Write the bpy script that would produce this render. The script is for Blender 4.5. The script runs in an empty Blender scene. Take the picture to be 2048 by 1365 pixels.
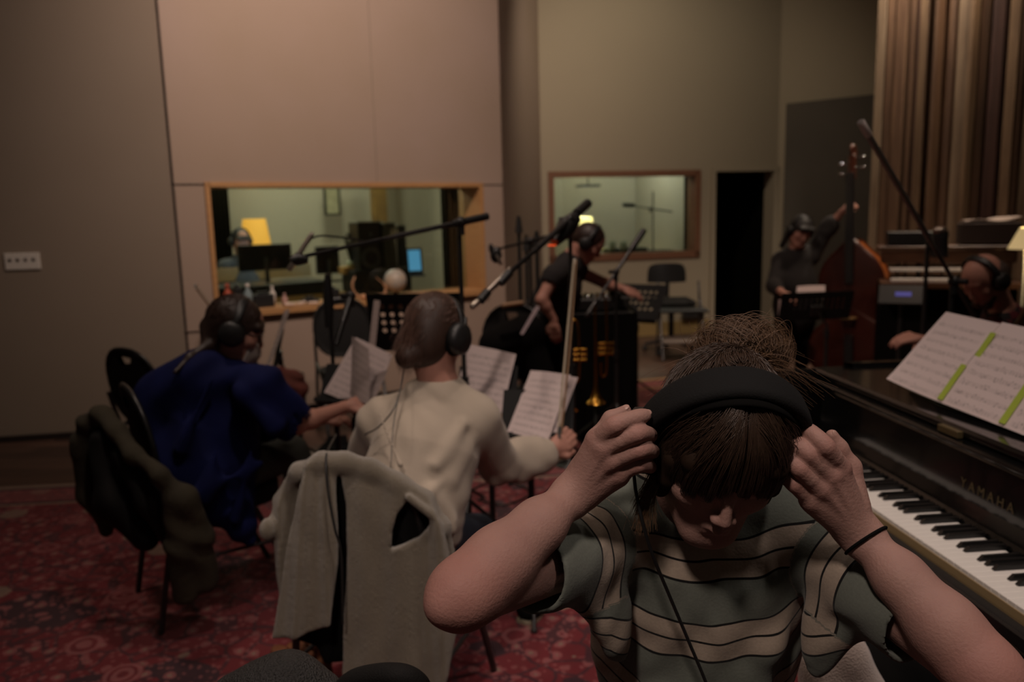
import bpy, math, random
import numpy as np
from mathutils import Vector, Matrix
random.seed(7); rng = np.random.default_rng(7)
sc = bpy.context.scene
# ---------------------------------------------------------------- camera
F_PX = 1593.0; EYE = 1.50
R_CAM = np.array(Matrix.Rotation(math.radians(90 - 9.0), 3, 'X') @ Matrix.Rotation(math.radians(-1.45), 3, 'Z'))
cam_d = bpy.data.cameras.new('camera'); cam = bpy.data.objects.new('camera', cam_d); sc.collection.objects.link(cam)
cam.location = (0, 0, EYE)
cam.rotation_euler = Matrix(R_CAM.tolist()).to_euler()
cam_d.sensor_width = 36; cam_d.lens = 36 * F_PX / 2048
cam_d.clip_start = .05; cam_d.clip_end = 60
cam_d.dof.use_dof = True; cam_d.dof.focus_distance = 1.0; cam_d.dof.aperture_fstop = 4.0
sc.camera = cam
sc.view_settings.view_transform = 'Standard'; sc.view_settings.look = 'None'
sc.view_settings.exposure = 0.0; sc.view_settings.gamma = 1.0; sc.view_settings.use_curve_mapping = False
sc.cycles.use_denoising = True
sc.cycles.max_bounces = 8
# ---------------------------------------------------------------- world and room lights
w = bpy.data.worlds.new('world'); sc.world = w; w.use_nodes = True
w.node_tree.nodes['Background'].inputs[0].default_value = (1.0, .84, .70, 1)
w.node_tree.nodes['Background'].inputs[1].default_value = .022

def light(name, kind, loc, target, energy, color=(1, .78, .60), size=.3, spot=None, blend=.6):
    d = bpy.data.lights.new(name, kind); d.energy = energy; d.color = color
    if kind == 'AREA': d.shape = 'DISK'; d.size = size
    elif kind == 'SPOT':
        d.spot_size = math.radians(spot); d.spot_blend = blend; d.shadow_soft_size = size
    else: d.shadow_soft_size = size
    o = bpy.data.objects.new(name, d); sc.collection.objects.link(o); o.location = loc
    v = Vector(target) - Vector(loc)
    o.rotation_euler = v.to_track_quat('-Z', 'Y').to_euler()
    return o
WARM = (1, .78, .64)
light('ceiling_lamp_window_wall', 'SPOT', (-.4, 3.9, 4.2), (-1.3, 6.5, 2.6), 400, (1, .79, .68), .12, 100, .9)
light('ceiling_lamp_left', 'SPOT', (-1.6, 2.9, 4.2), (-1.6, 3.3, 0), 85, WARM, .12, 110, .9)
light('ceiling_lamp_front', 'SPOT', (-.38, -.32, 3.15), (.25, 1.2, .95), 100, (1, .80, .70), .14, 60, .7)
light('fill_light_front_right', 'SPOT', (1.25, .1, 3.6), (.32, 1.2, 1.0), 58, (1, .82, .74), .12, 50, .8)  # unseen fill added to brighten the right of the chest
light('ceiling_lamp_strings', 'SPOT', (-.1, 1.5, 3.9), (-.15, 2.5, .8), 88, (1, .80, .68), .10, 65, .8)
light('ceiling_lamp_far_wall', 'SPOT', (1.4, 7.2, 4.2), (1.5, 9.6, 2.4), 120, (1, .86, .68), .15, 120, .9)
light('fill_light_ensemble', 'SPOT', (.2, 3.6, 4.2), (.7, 5.2, .9), 170, (1, .76, .64), .10, 80, .8)  # added light without a visible source, lifts the standing woman and her arms
light('fill_light_bass', 'SPOT', (3.4, 5.3, 4.3), (2.8, 6.3, 1.0), 150, (1, .74, .55), .10, 60, .8)  # invented overhead light so the bass and its player show
light('fill_light_guitar', 'SPOT', (2.2, 2.9, 4.0), (2.3, 3.8, 1.0), 60, (1, .76, .62), .10, 60, .8)  # extra light put in to brighten the seated man
light('ceiling_lamp_slats', 'SPOT', (3.50, 7.22, 4.5), (3.60, 7.42, 3.1), 330, (1, .84, .68), .05, 84, .9)
light('ceiling_lamp_slats_second', 'SPOT', (3.92, 6.55, 4.5), (4.06, 6.75, 3.1), 190, (1, .80, .60), .05, 84, .9)
light('fill_light_rug', 'SPOT', (.55, 2.7, 4.2), (.12, 2.62, 0), 55, (1, .80, .70), .08, 34, .9)  # narrow fill added to brighten the red rug
light('ceiling_lamp_piano', 'SPOT', (1.3, 1.6, 3.6), (1.2, 1.9, .9), 62, (1, .84, .76), .08, 70, .8)

# ---------------------------------------------------------------- helpers
def P(px, py, Y):
    """world point on the sight line of a pixel at forward distance Y"""
    d = R_CAM @ np.array([(px - 1024) / F_PX, -(py - 682.5) / F_PX, -1.0])
    return np.array([0, 0, EYE]) + d * (Y / d[1])
def PZ(px, py, Z=0.0):
    d = R_CAM @ np.array([(px - 1024) / F_PX, -(py - 682.5) / F_PX, -1.0])
    return np.array([0, 0, EYE]) + d * ((Z - EYE) / d[2])
def lin(h):
    h = h.lstrip('#'); v = [int(h[i:i + 2], 16) / 255 for i in (0, 2, 4)]
    return tuple(x / 12.92 if x <= .04045 else ((x + .055) / 1.055) ** 2.4 for x in v) + (1,)
def col(c): return lin(c) if isinstance(c, str) else (tuple(c) + (1,))[:4]

def mat(name, color, rough=.6, metal=0.0, color2=None, nscale=8.0, namt=.5, bump=0.0, bscale=60.0, emit=None, estr=0.0,
        stretch=(1, 1, 1), spec=.5, sheen=0.0, trans=0.0, coat=0.0, sss=0.0):
    m = bpy.data.materials.new(name); m.use_nodes = True
    nt = m.node_tree; N = nt.nodes; L = nt.links; b = N['Principled BSDF']
    b.inputs['Base Color'].default_value = col(color); b.inputs['Roughness'].default_value = rough
    b.inputs['Metallic'].default_value = metal; b.inputs['Specular IOR Level'].default_value = spec
    if sheen: b.inputs['Sheen Weight'].default_value = sheen; b.inputs['Sheen Roughness'].default_value = .5
    if trans: b.inputs['Transmission Weight'].default_value = trans
    if coat: b.inputs['Coat Weight'].default_value = coat
    if sss:
        b.inputs['Subsurface Weight'].default_value = sss; b.inputs['Subsurface Radius'].default_value = (.012, .005, .003)
        b.inputs['Subsurface Scale'].default_value = 1.0
    if emit: b.inputs['Emission Color'].default_value = col(emit); b.inputs['Emission Strength'].default_value = estr
    if color2 or bump:
        tc = N.new('ShaderNodeTexCoord'); mp = N.new('ShaderNodeMapping'); mp.inputs['Scale'].default_value = stretch
        L.new(tc.outputs['Object'], mp.inputs[0])
    if color2:
        n = N.new('ShaderNodeTexNoise'); n.inputs['Scale'].default_value = nscale; n.inputs['Detail'].default_value = 5
        L.new(mp.outputs[0], n.inputs[0])
        r = N.new('ShaderNodeValToRGB'); r.color_ramp.elements[0].color = col(color); r.color_ramp.elements[1].color = col(color2)
        r.color_ramp.elements[0].position = .5 - namt * .4; r.color_ramp.elements[1].position = .5 + namt * .4
        L.new(n.outputs[0], r.inputs[0]); L.new(r.outputs[0], b.inputs['Base Color'])
    if bump:
        n2 = N.new('ShaderNodeTexNoise'); n2.inputs['Scale'].default_value = bscale; n2.inputs['Detail'].default_value = 4
        L.new(mp.outputs[0], n2.inputs[0])
        bp = N.new('ShaderNodeBump'); bp.inputs['Strength'].default_value = bump; bp.inputs['Distance'].default_value = .01
        L.new(n2.outputs[0], bp.inputs['Height']); L.new(bp.outputs[0], b.inputs['Normal'])
    return m

def link(o, parent=None):
    sc.collection.objects.link(o)
    if parent is not None: o.parent = parent
    return o
def meshobj(name, verts, faces, m, parent=None, smooth=False, origin=None):
    """verts are world coordinates; a child keeps them because things sit on unrotated empties whose location is subtracted"""
    v = np.asarray(verts, dtype=float)
    off = np.zeros(3)
    if parent is not None:
        p = parent
        while p is not None: off = off + np.array(p.location); p = p.parent
    elif origin is not None: off = np.array(origin, dtype=float)
    v = v - off
    me = bpy.data.meshes.new(name); me.from_pydata(v.tolist(), [], [list(f) for f in faces]); me.update()
    if smooth: me.polygons.foreach_set('use_smooth', [True] * len(me.polygons))
    for mm in (m if isinstance(m, (list, tuple)) else [m]): me.materials.append(mm)
    o = bpy.data.objects.new(name, me); link(o, parent)
    if parent is None and origin is not None: o.location = tuple(off)
    return o
def nrm(v): v = np.asarray(v, float); return v / max(1e-9, np.linalg.norm(v))
def frame(d, up=(0, 0, 1)):
    d = nrm(d); u = np.array(up, float)
    if abs(np.dot(d, u)) > .95: u = np.array([1., 0, 0])
    a = nrm(np.cross(u, d)); return a, np.cross(d, a), d

class MB:
    def __init__(s): s.v = []; s.f = []; s.sm = []
    def add(s, v, f, sm=False):
        o = len(s.v); s.v += [tuple(map(float, x)) for x in v]; s.f += [[i + o for i in q] for q in f]; s.sm += [sm] * len(f); return s
    def box(s, c, size, X=(1, 0, 0), Yv=(0, 1, 0), Z=(0, 0, 1), bev=0.0):
        X, Yv, Z = map(nrm, (X, Yv, Z)); h = np.array(size) / 2; c = np.array(c, float)
        if bev <= 0:
            v = [c + X * h[0] * a + Yv * h[1] * b + Z * h[2] * d for a in (-1, 1) for b in (-1, 1) for d in (-1, 1)]
            return s.add(v, [(0, 1, 3, 2), (4, 6, 7, 5), (0, 4, 5, 1), (2, 3, 7, 6), (0, 2, 6, 4), (1, 5, 7, 3)])
        bev = min(bev, h.min() * .95); idx = {}; v = []
        for a in (-1, 1):
            for b in (-1, 1):
                for d in (-1, 1):
                    for ax in range(3):
                        hh = h - bev; hh[ax] = h[ax]; idx[(a, b, d, ax)] = len(v)
                        v.append(c + X * hh[0] * a + Yv * hh[1] * b + Z * hh[2] * d)
        f = []
        sg = (-1, 1)
        for a in sg:
            o = [(a, -1, -1), (a, 1, -1), (a, 1, 1), (a, -1, 1)]; f.append([idx[k + (0,)] for k in (o if a > 0 else o[::-1])])
            o = [(-1, a, -1), (1, a, -1), (1, a, 1), (-1, a, 1)]; f.append([idx[k + (1,)] for k in (o[::-1] if a > 0 else o)])
            o = [(-1, -1, a), (1, -1, a), (1, 1, a), (-1, 1, a)]; f.append([idx[k + (2,)] for k in (o if a > 0 else o[::-1])])
            for b in sg:
                f.append([idx[(a, b, -1, 0)], idx[(a, b, -1, 1)], idx[(a, b, 1, 1)], idx[(a, b, 1, 0)]])
                f.append([idx[(a, -1, b, 0)], idx[(a, -1, b, 2)], idx[(a, 1, b, 2)], idx[(a, 1, b, 0)]])
                f.append([idx[(-1, a, b, 1)], idx[(-1, a, b, 2)], idx[(1, a, b, 2)], idx[(1, a, b, 1)]])
                for d in sg: f.append([idx[(a, b, d, 0)], idx[(a, b, d, 1)], idx[(a, b, d, 2)]])
        return s.add(v, f)
    def tube(s, pts, r, n=10, cap=True, flat=None, up=(0, 0, 1)):
        pts = [np.array(p, float) for p in pts]; k = len(pts)
        rr = [r] * k if np.isscalar(r) else list(r)
        v = []; f = []; pa = None
        for i, p in enumerate(pts):
            d = pts[min(i + 1, k - 1)] - pts[max(i - 1, 0)]
            if pa is None: a, b, _ = frame(d, up)
            else:
                dn = nrm(d); a = pa - dn * np.dot(pa, dn); a = nrm(a); b = np.cross(dn, a)
            pa = a
            for j in range(n):
                t = 2 * math.pi * j / n; fb = 1 if flat is None else flat
                v.append(p + a * rr[i] * math.cos(t) + b * rr[i] * fb * math.sin(t))
        for i in range(k - 1):
            for j in range(n):
                f.append((i * n + j, i * n + (j + 1) % n, (i + 1) * n + (j + 1) % n, (i + 1) * n + j))
        s.add(v, f, True)
        if cap: s.add([v[j] for j in range(n)], [list(range(n))[::-1]]); s.add([v[(k - 1) * n + j] for j in range(n)], [list(range(n))])
        return s
    def cyl(s, a, b, r, r2=None, n=16): return s.tube([a, b], [r, r if r2 is None else r2], n)
    def ell(s, c, r, A=None, n=20, m=12):
        A = np.eye(3) if A is None else np.array(A); r = np.array([r] * 3 if np.isscalar(r) else r, float); v = []; f = []
        for i in range(m + 1):
            t = math.pi * i / m
            for j in range(n):
                q = 2 * math.pi * j / n; l = np.array([math.sin(t) * math.cos(q), math.sin(t) * math.sin(q), math.cos(t)]) * r
                v.append(np.array(c) + l @ A)
        for i in range(m):
            for j in range(n): f.append((i * n + j, (i + 1) * n + j, (i + 1) * n + (j + 1) % n, i * n + (j + 1) % n))
        return s.add(v, f, True)
    def lathe(s, c, prof, n=24, axis=(0, 0, 1)):
        a, b, d = frame(axis); v = []; f = []; c = np.array(c, float)
        for r, z in prof:
            for j in range(n):
                t = 2 * math.pi * j / n; v.append(c + d * z + a * r * math.cos(t) + b * r * math.sin(t))
        for i in range(len(prof) - 1):
            for j in range(n): f.append((i * n + j, i * n + (j + 1) % n, (i + 1) * n + (j + 1) % n, (i + 1) * n + j))
        return s.add(v, f, True)
    def prism(s, poly, d, sm=False):
        """poly: list of 3D points of a planar outline, d: extrusion vector"""
        d = np.array(d, float); n = len(poly); v = [np.array(p, float) for p in poly]; v2 = [p + d for p in v]
        s.add(v + v2, [list(range(n))[::-1], [n + i for i in range(n)]])
        return s.add(v + v2, [(i, (i + 1) % n, n + (i + 1) % n, n + i) for i in range(n)], sm)
    def grid(s, fn, nu, nv, sm=True):
        v = [fn(i / nu, j / nv) for j in range(nv + 1) for i in range(nu + 1)]
        f = [(j * (nu + 1) + i, j * (nu + 1) + i + 1, (j + 1) * (nu + 1) + i + 1, (j + 1) * (nu + 1) + i) for j in range(nv) for i in range(nu)]
        return s.add(v, f, sm)
    def build(s, name, m, parent=None, origin=None):
        o = meshobj(name, s.v, s.f, m, parent, False, origin)
        o.data.polygons.foreach_set('use_smooth', s.sm); o.data.update()
        return o
def spline(pts, n=8):
    pts = [np.array(p, float) for p in pts]; q = [2 * pts[0] - pts[1]] + pts + [2 * pts[-1] - pts[-2]]; out = []
    for i in range(1, len(q) - 2):
        for k in range(n):
            t = k / n; a, b, c, d = q[i - 1], q[i], q[i + 1], q[i + 2]
            out.append(.5 * ((2 * b) + (c - a) * t + (2 * a - 5 * b + 4 * c - d) * t * t + (3 * b - a - 3 * c + d) * t ** 3))
    out.append(pts[-1]); return out
def empty(name, loc, label=None, cat=None, group=None):
    o = bpy.data.objects.new(name, None); sc.collection.objects.link(o); o.location = tuple(map(float, loc)); o.empty_display_size = .05
    if label: tag(o, label, cat, group)
    return o
def tag(o, label, cat, group=None, kind=None):
    o['label'] = label; o['category'] = cat
    if group: o['group'] = group
    if kind: o['kind'] = kind
    return o
def struct(o): o['kind'] = 'structure'; return o
def dup(root, delta=(0, 0, 0), rotz=0.0, label=None, group=None):
    r = root.copy(); sc.collection.objects.link(r)
    r.location = Vector(root.location) + Vector(delta); r.rotation_euler = (0, 0, rotz)
    if label: r['label'] = label
    if group: r['group'] = group
    for ch in list(root.children):
        c = ch.copy(); sc.collection.objects.link(c); c.parent = r
        for g in ch.children:
            d = g.copy(); sc.collection.objects.link(d); d.parent = c
    return r

# ---- organic surfaces: smooth unions of tapered limbs sampled on a grid, skinned with surface nets
class SDF:
    def __init__(s, lo, hi, h):
        s.h = h; s.lo = np.array(lo, float); s.n = np.ceil((np.array(hi) - s.lo) / h).astype(int) + 1
        s.a = np.full(s.n, .3, dtype=np.float32)
    def sub(s, lo, hi):
        i0 = np.clip(np.floor((np.array(lo) - s.lo) / s.h).astype(int), 0, s.n); i1 = np.clip(np.ceil((np.array(hi) - s.lo) / s.h).astype(int) + 1, 0, s.n)
        if (i1 <= i0).any(): return None
        ax = [(s.lo[k] + s.h * np.arange(i0[k], i1[k])).astype(np.float32) for k in range(3)]
        return (slice(i0[0], i1[0]), slice(i0[1], i1[1]), slice(i0[2], i1[2])), ax[0][:, None, None], ax[1][None, :, None], ax[2][None, None, :]
    def mix(s, sl, d, k, op):
        a = s.a[sl]; k = max(k, 1e-5)
        if op == 'add':
            h = np.clip(.5 + .5 * (a - d) / k, 0, 1); s.a[sl] = a * (1 - h) + d * h - k * h * (1 - h)
        elif op == 'cut':
            h = np.clip(.5 - .5 * (a + d) / k, 0, 1); s.a[sl] = a * (1 - h) - d * h + k * h * (1 - h)
    def cap(s, a, b, ra, rb=None, k=.01, op='add', flat=None):
        a = np.array(a, float); b = np.array(b, float); rb = ra if rb is None else rb; R = max(ra, rb) * (1.0 if flat is None else max(1, 1)) + k + 3 * s.h
        g = s.sub(np.minimum(a, b) - R, np.maximum(a, b) + R)
        if g is None: return s
        sl, X, Y, Z = g; d = b - a; L2 = max(1e-12, float(d @ d))
        px, py, pz = X - a[0], Y - a[1], Z - a[2]
        t = np.clip((px * d[0] + py * d[1] + pz * d[2]) / L2, 0, 1)
        qx, qy, qz = px - t * d[0], py - t * d[1], pz - t * d[2]
        if flat is not None:   # flat = (direction, factor): squeeze along that direction
            n = nrm(flat[0]); fq = flat[1]; dn = qx * n[0] + qy * n[1] + qz * n[2]
            e = dn * (1 / fq - 1); qx, qy, qz = qx + n[0] * e, qy + n[1] * e, qz + n[2] * e
            D = (np.sqrt(qx * qx + qy * qy + qz * qz) - (ra + (rb - ra) * t)) * (fq + 1) / 2
        else: D = np.sqrt(qx * qx + qy * qy + qz * qz) - (ra + (rb - ra) * t)
        s.mix(sl, D.astype(np.float32), k, op); return s
    def chain(s, pts, rs, k=.01, op='add'):
        for i in range(len(pts) - 1): s.cap(pts[i], pts[i + 1], rs[i], rs[i + 1], k, op)
        return s
    def ell(s, c, r, A=None, k=.01, op='add'):
        """A rows are the local axes"""
        r = np.array([r] * 3 if np.isscalar(r) else r, float); A = np.eye(3) if A is None else np.array(A, float)
        ext = np.sqrt(((A * r[:, None]) ** 2).sum(0)) + k + 3 * s.h; c = np.array(c, float)
        g = s.sub(c - ext, c + ext)
        if g is None: return s
        sl, X, Y, Z = g; px, py, pz = X - c[0], Y - c[1], Z - c[2]
        l = [px * A[i][0] + py * A[i][1] + pz * A[i][2] for i in range(3)]
        k0 = np.sqrt(sum((l[i] / r[i]) ** 2 for i in range(3))); k1 = np.sqrt(sum((l[i] / r[i] ** 2) ** 2 for i in range(3))) + 1e-9
        s.mix(sl, (k0 * (k0 - 1) / k1).astype(np.float32), k, op); return s
    def cyl_cut(s, c, d, R, L, k=.003):
        """cut away a cylinder that starts at c and runs L along d"""
        d = nrm(d); c = np.array(c, float); e = c + d * L; g = s.sub(np.minimum(c, e) - R - .02, np.maximum(c, e) + R + .02)
        sl, X, Y, Z = g; px, py, pz = X - c[0], Y - c[1], Z - c[2]; t = px * d[0] + py * d[1] + pz * d[2]
        pr = np.sqrt(np.maximum(0, px * px + py * py + pz * pz - t * t)); D = np.maximum(np.maximum(-t, t - L), pr - R); s.mix(sl, D.astype(np.float32), k, 'cut'); return s
    def slab(s, poly, yf, th, k=.01, rnd=.006, op='add'):
        """sheet standing in the xz plane: polygon outline, yf(x,z) its depth, th half thickness"""
        poly = np.array(poly, float); X1 = s.lo[0] + s.h * np.arange(s.n[0]); Z1 = s.lo[2] + s.h * np.arange(s.n[2]); X, Z = np.meshgrid(X1, Z1, indexing='ij')
        d = np.full(X.shape, 1e9); ins = np.zeros(X.shape, bool); n = len(poly)
        for i in range(n):
            a, b = poly[i], poly[(i + 1) % n]; e = b - a; t = np.clip(((X - a[0]) * e[0] + (Z - a[1]) * e[1]) / (e @ e), 0, 1)
            d = np.minimum(d, np.hypot(X - a[0] - t * e[0], Z - a[1] - t * e[1])); c = (a[1] > Z) != (b[1] > Z); ins ^= c & (X < (b[0] - a[0]) * (Z - a[1]) / (b[1] - a[1] + 1e-12) + a[0])
        d = np.where(ins, -d, d)[:, None, :] + rnd; Y = (s.lo[1] + s.h * np.arange(s.n[1]))[None, :, None]; q = np.abs(Y - yf(X, Z)[:, None, :]) - th + rnd
        D = np.minimum(np.maximum(d, q), 0) + np.hypot(np.maximum(d, 0), np.maximum(q, 0)) - rnd; s.mix((slice(None),) * 3, D.astype(np.float32), k, op); return s
    def half(s, c, n, k=.004):
        """cut away the side the normal n points to"""
        n = nrm(n); sl, X, Y, Z = s.sub(s.lo, s.lo + s.h * s.n)
        d = -((X - c[0]) * n[0] + (Y - c[1]) * n[1] + (Z - c[2]) * n[2]); s.mix(sl, np.broadcast_to(d, s.a.shape).astype(np.float32), k, 'cut'); return s
    def shift(s, fn):
        """displace the surface by fn(x,y,z) metres outward"""
        sl, X, Y, Z = s.sub(s.lo, s.lo + s.h * s.n); s.a -= np.asarray(fn(X, Y, Z), dtype=np.float32); return s
    def skin(s):
        a = s.a; S = a < 0
        A = np.zeros(tuple(np.array(a.shape) - 1), np.uint8)
        for i in (0, 1):
            for j in (0, 1):
                for k in (0, 1): A += S[i:a.shape[0] - 1 + i, j:a.shape[1] - 1 + j, k:a.shape[2] - 1 + k]
        act = np.argwhere((A > 0) & (A < 8)); idm = np.full(A.shape, -1, np.int32); idm[tuple(act.T)] = np.arange(len(act))
        acc = np.zeros((len(act), 3)); cnt = np.zeros(len(act))
        cs = [(i, j, k) for i in (0, 1) for j in (0, 1) for k in (0, 1)]; val = {c: a[tuple((act + c).T)] for c in cs}
        for c in cs:
            for ax in range(3):
                if c[ax] == 0:
                    c2 = tuple(1 if q == ax else c[q] for q in range(3)); va, vb = val[c], val[c2]; m = (va < 0) != (vb < 0)
                    t = va[m] / (va[m] - vb[m]); p = np.tile(np.array(c, float), (m.sum(), 1)); p[:, ax] += t
                    acc[m] += p; cnt[m] += 1
        V = s.lo + s.h * (act + acc / cnt[:, None]); Fs = []
        for ax in range(3):
            u, w_ = (ax + 1) % 3, (ax + 2) % 3
            s1 = [slice(None)] * 3; s2 = [slice(None)] * 3; s1[ax] = slice(0, -1); s2[ax] = slice(1, None)
            X = S[tuple(s1)] != S[tuple(s2)]; e = np.argwhere(X)
            e = e[(e[:, u] > 0) & (e[:, w_] > 0) & (e[:, u] < a.shape[u] - 1) & (e[:, w_] < a.shape[w_] - 1)]
            if not len(e): continue
            ins = S[tuple(e.T)]; du = np.zeros(3, int); du[u] = 1; dw = np.zeros(3, int); dw[w_] = 1
            q = np.stack([idm[tuple((e - du - dw).T)], idm[tuple((e - dw).T)], idm[tuple(e.T)], idm[tuple((e - du).T)]], 1)
            q[~ins] = q[~ins][:, ::-1]; Fs.append(q)
        return V, np.concatenate(Fs)
    def build(s, name, m, parent=None, origin=None, attr=None, smooth_it=0):
        V, Q = s.skin(); off = np.zeros(3)
        if smooth_it:
            for _ in range(smooth_it):
                acc = np.zeros_like(V); c = np.zeros(len(V))
                for i in range(4):
                    for j in (1, 3): np.add.at(acc, Q[:, i], V[Q[:, (i + j) % 4]]); np.add.at(c, Q[:, i], 1)
                V = .5 * V + .5 * acc / np.maximum(c, 1)[:, None]
        if parent is not None:
            p = parent
            while p is not None: off = off + np.array(p.location); p = p.parent
        elif origin is not None: off = np.array(origin, float)
        me = bpy.data.meshes.new(name); W = V - off
        me.vertices.add(len(W)); me.vertices.foreach_set('co', W.astype(np.float32).ravel())
        me.loops.add(Q.size); me.loops.foreach_set('vertex_index', Q.astype(np.int32).ravel())
        me.polygons.add(len(Q)); me.polygons.foreach_set('loop_start', np.arange(0, Q.size, 4, dtype=np.int32))
        me.polygons.foreach_set('use_smooth', np.ones(len(Q), bool)); me.update(calc_edges=True); me.validate()
        if attr is not None:
            for nm, fn in attr.items():
                at = me.attributes.new(nm, 'FLOAT', 'POINT'); at.data.foreach_set('value', np.asarray(fn(V), dtype=np.float32))
        for mm in (m if isinstance(m, (list, tuple)) else [m]): me.materials.append(mm)
        o = bpy.data.objects.new(name, me); link(o, parent)
        if parent is None and origin is not None: o.location = tuple(off)
        return o
def hairs(name, strands, m, parent, radius=.0005):
    """strands: list of (k,3) arrays in world space -> one hair curves object"""
    hc = bpy.data.hair_curves.new(name); off = np.zeros(3); p = parent
    while p is not None: off = off + np.array(p.location); p = p.parent
    hc.add_curves([len(s_) for s_ in strands]); pts = np.concatenate(strands) - off
    hc.attributes['position'].data.foreach_set('vector', pts.astype(np.float32).ravel())
    ra = hc.attributes.get('radius') or hc.attributes.new('radius', 'FLOAT', 'POINT')
    rr = np.concatenate([radius * np.linspace(1, .35, len(s_)) for s_ in strands]); ra.data.foreach_set('value', rr.astype(np.float32))
    hc.materials.append(m); o = bpy.data.objects.new(name, hc); link(o, parent); return o
# ---------------------------------------------------------------- materials
M = {}
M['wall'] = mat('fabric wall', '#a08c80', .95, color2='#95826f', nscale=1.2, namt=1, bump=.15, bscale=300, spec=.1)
M['wall_left'] = mat('fabric wall with painted shade', '#8d7f70', .95, color2='#867768', nscale=1.4, namt=1, bump=.15, bscale=300, spec=.1)  # darker copy of the fabric wall, with shade put into its colour
M['wall_far'] = mat('painted wall', '#9e917c', .9, color2='#978a76', nscale=.8, namt=1, spec=.15)
M['board'] = mat('grey acoustic board', '#5f574e', .95, color2='#565049', nscale=2, namt=1, bump=.1, bscale=200, spec=.1)
M['seam'] = mat('seam dark', '#2c2521', .9, spec=.1)
M['pine'] = mat('pale pine', '#b5895a', .5, color2='#a27548', nscale=6, namt=.8, stretch=(1, 1, 12))
M['pine_h'] = mat('pale pine horizontal', '#b88b5c', .5, color2='#a3764a', nscale=5, namt=.8, stretch=(.8, .8, 14))
M['oak'] = mat('brown oak frame', '#7d5640', .5, color2='#6b4733', nscale=6, namt=.8, stretch=(2, 2, 10))
M['black'] = mat('black plastic', (.012, .012, .012), .45)
M['black_matte'] = mat('black matte', (.005, .0048, .0046), .95, spec=.08)
M['black_metal'] = mat('black metal', (.015, .015, .015), .35, spec=.6)
M['gunmetal'] = mat('grey metal', (.10, .10, .10), .35, metal=.8)
M['chrome'] = mat('chrome', (.55, .55, .55), .2, metal=1)
M['white'] = mat('white plastic', '#cfc6bb', .5)
M['dark_void'] = mat('dark doorway', (.006, .006, .005), 1, spec=0)
M['ceil'] = mat('ceiling tile', '#8a8078', .95, spec=.1)
M['blackfab'] = mat('black upholstery', (.008, .0075, .007), .8, bump=.2, bscale=400, spec=.25)
M['skin'] = mat('skin', '#977268', .62, color2='#a88377', nscale=26, namt=1, bump=.06, bscale=300, sss=.08, spec=.3)
M['skin_far'] = mat('skin in the back row', '#b08070', .55, spec=.35)

def floor_mat():
    m = bpy.data.materials.new('dark plank floor'); m.use_nodes = True; nt = m.node_tree; N = nt.nodes; L = nt.links; b = N['Principled BSDF']
    tc = N.new('ShaderNodeTexCoord'); mp = N.new('ShaderNodeMapping'); L.new(tc.outputs['Object'], mp.inputs[0])
    br = N.new('ShaderNodeTexBrick'); br.inputs['Color1'].default_value = lin('#5a4236'); br.inputs['Color2'].default_value = lin('#3f2e26'); br.inputs['Mortar'].default_value = lin('#17100c')
    br.inputs['Scale'].default_value = 1; br.inputs['Brick Width'].default_value = 1.3; br.inputs['Row Height'].default_value = .13; br.inputs['Mortar Size'].default_value = .003
    L.new(mp.outputs[0], br.inputs['Vector'])
    n = N.new('ShaderNodeTexNoise'); n.inputs['Scale'].default_value = 5; mp2 = N.new('ShaderNodeMapping'); mp2.inputs['Scale'].default_value = (.6, 8, 1)
    L.new(tc.outputs['Object'], mp2.inputs[0]); L.new(mp2.outputs[0], n.inputs[0])
    mx = N.new('ShaderNodeMixRGB'); mx.blend_type = 'OVERLAY'; mx.inputs[0].default_value = .6; L.new(br.outputs[0], mx.inputs[1]); L.new(n.outputs[0], mx.inputs[2])
    L.new(mx.outputs[0], b.inputs['Base Color']); b.inputs['Roughness'].default_value = .42
    return m
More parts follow.
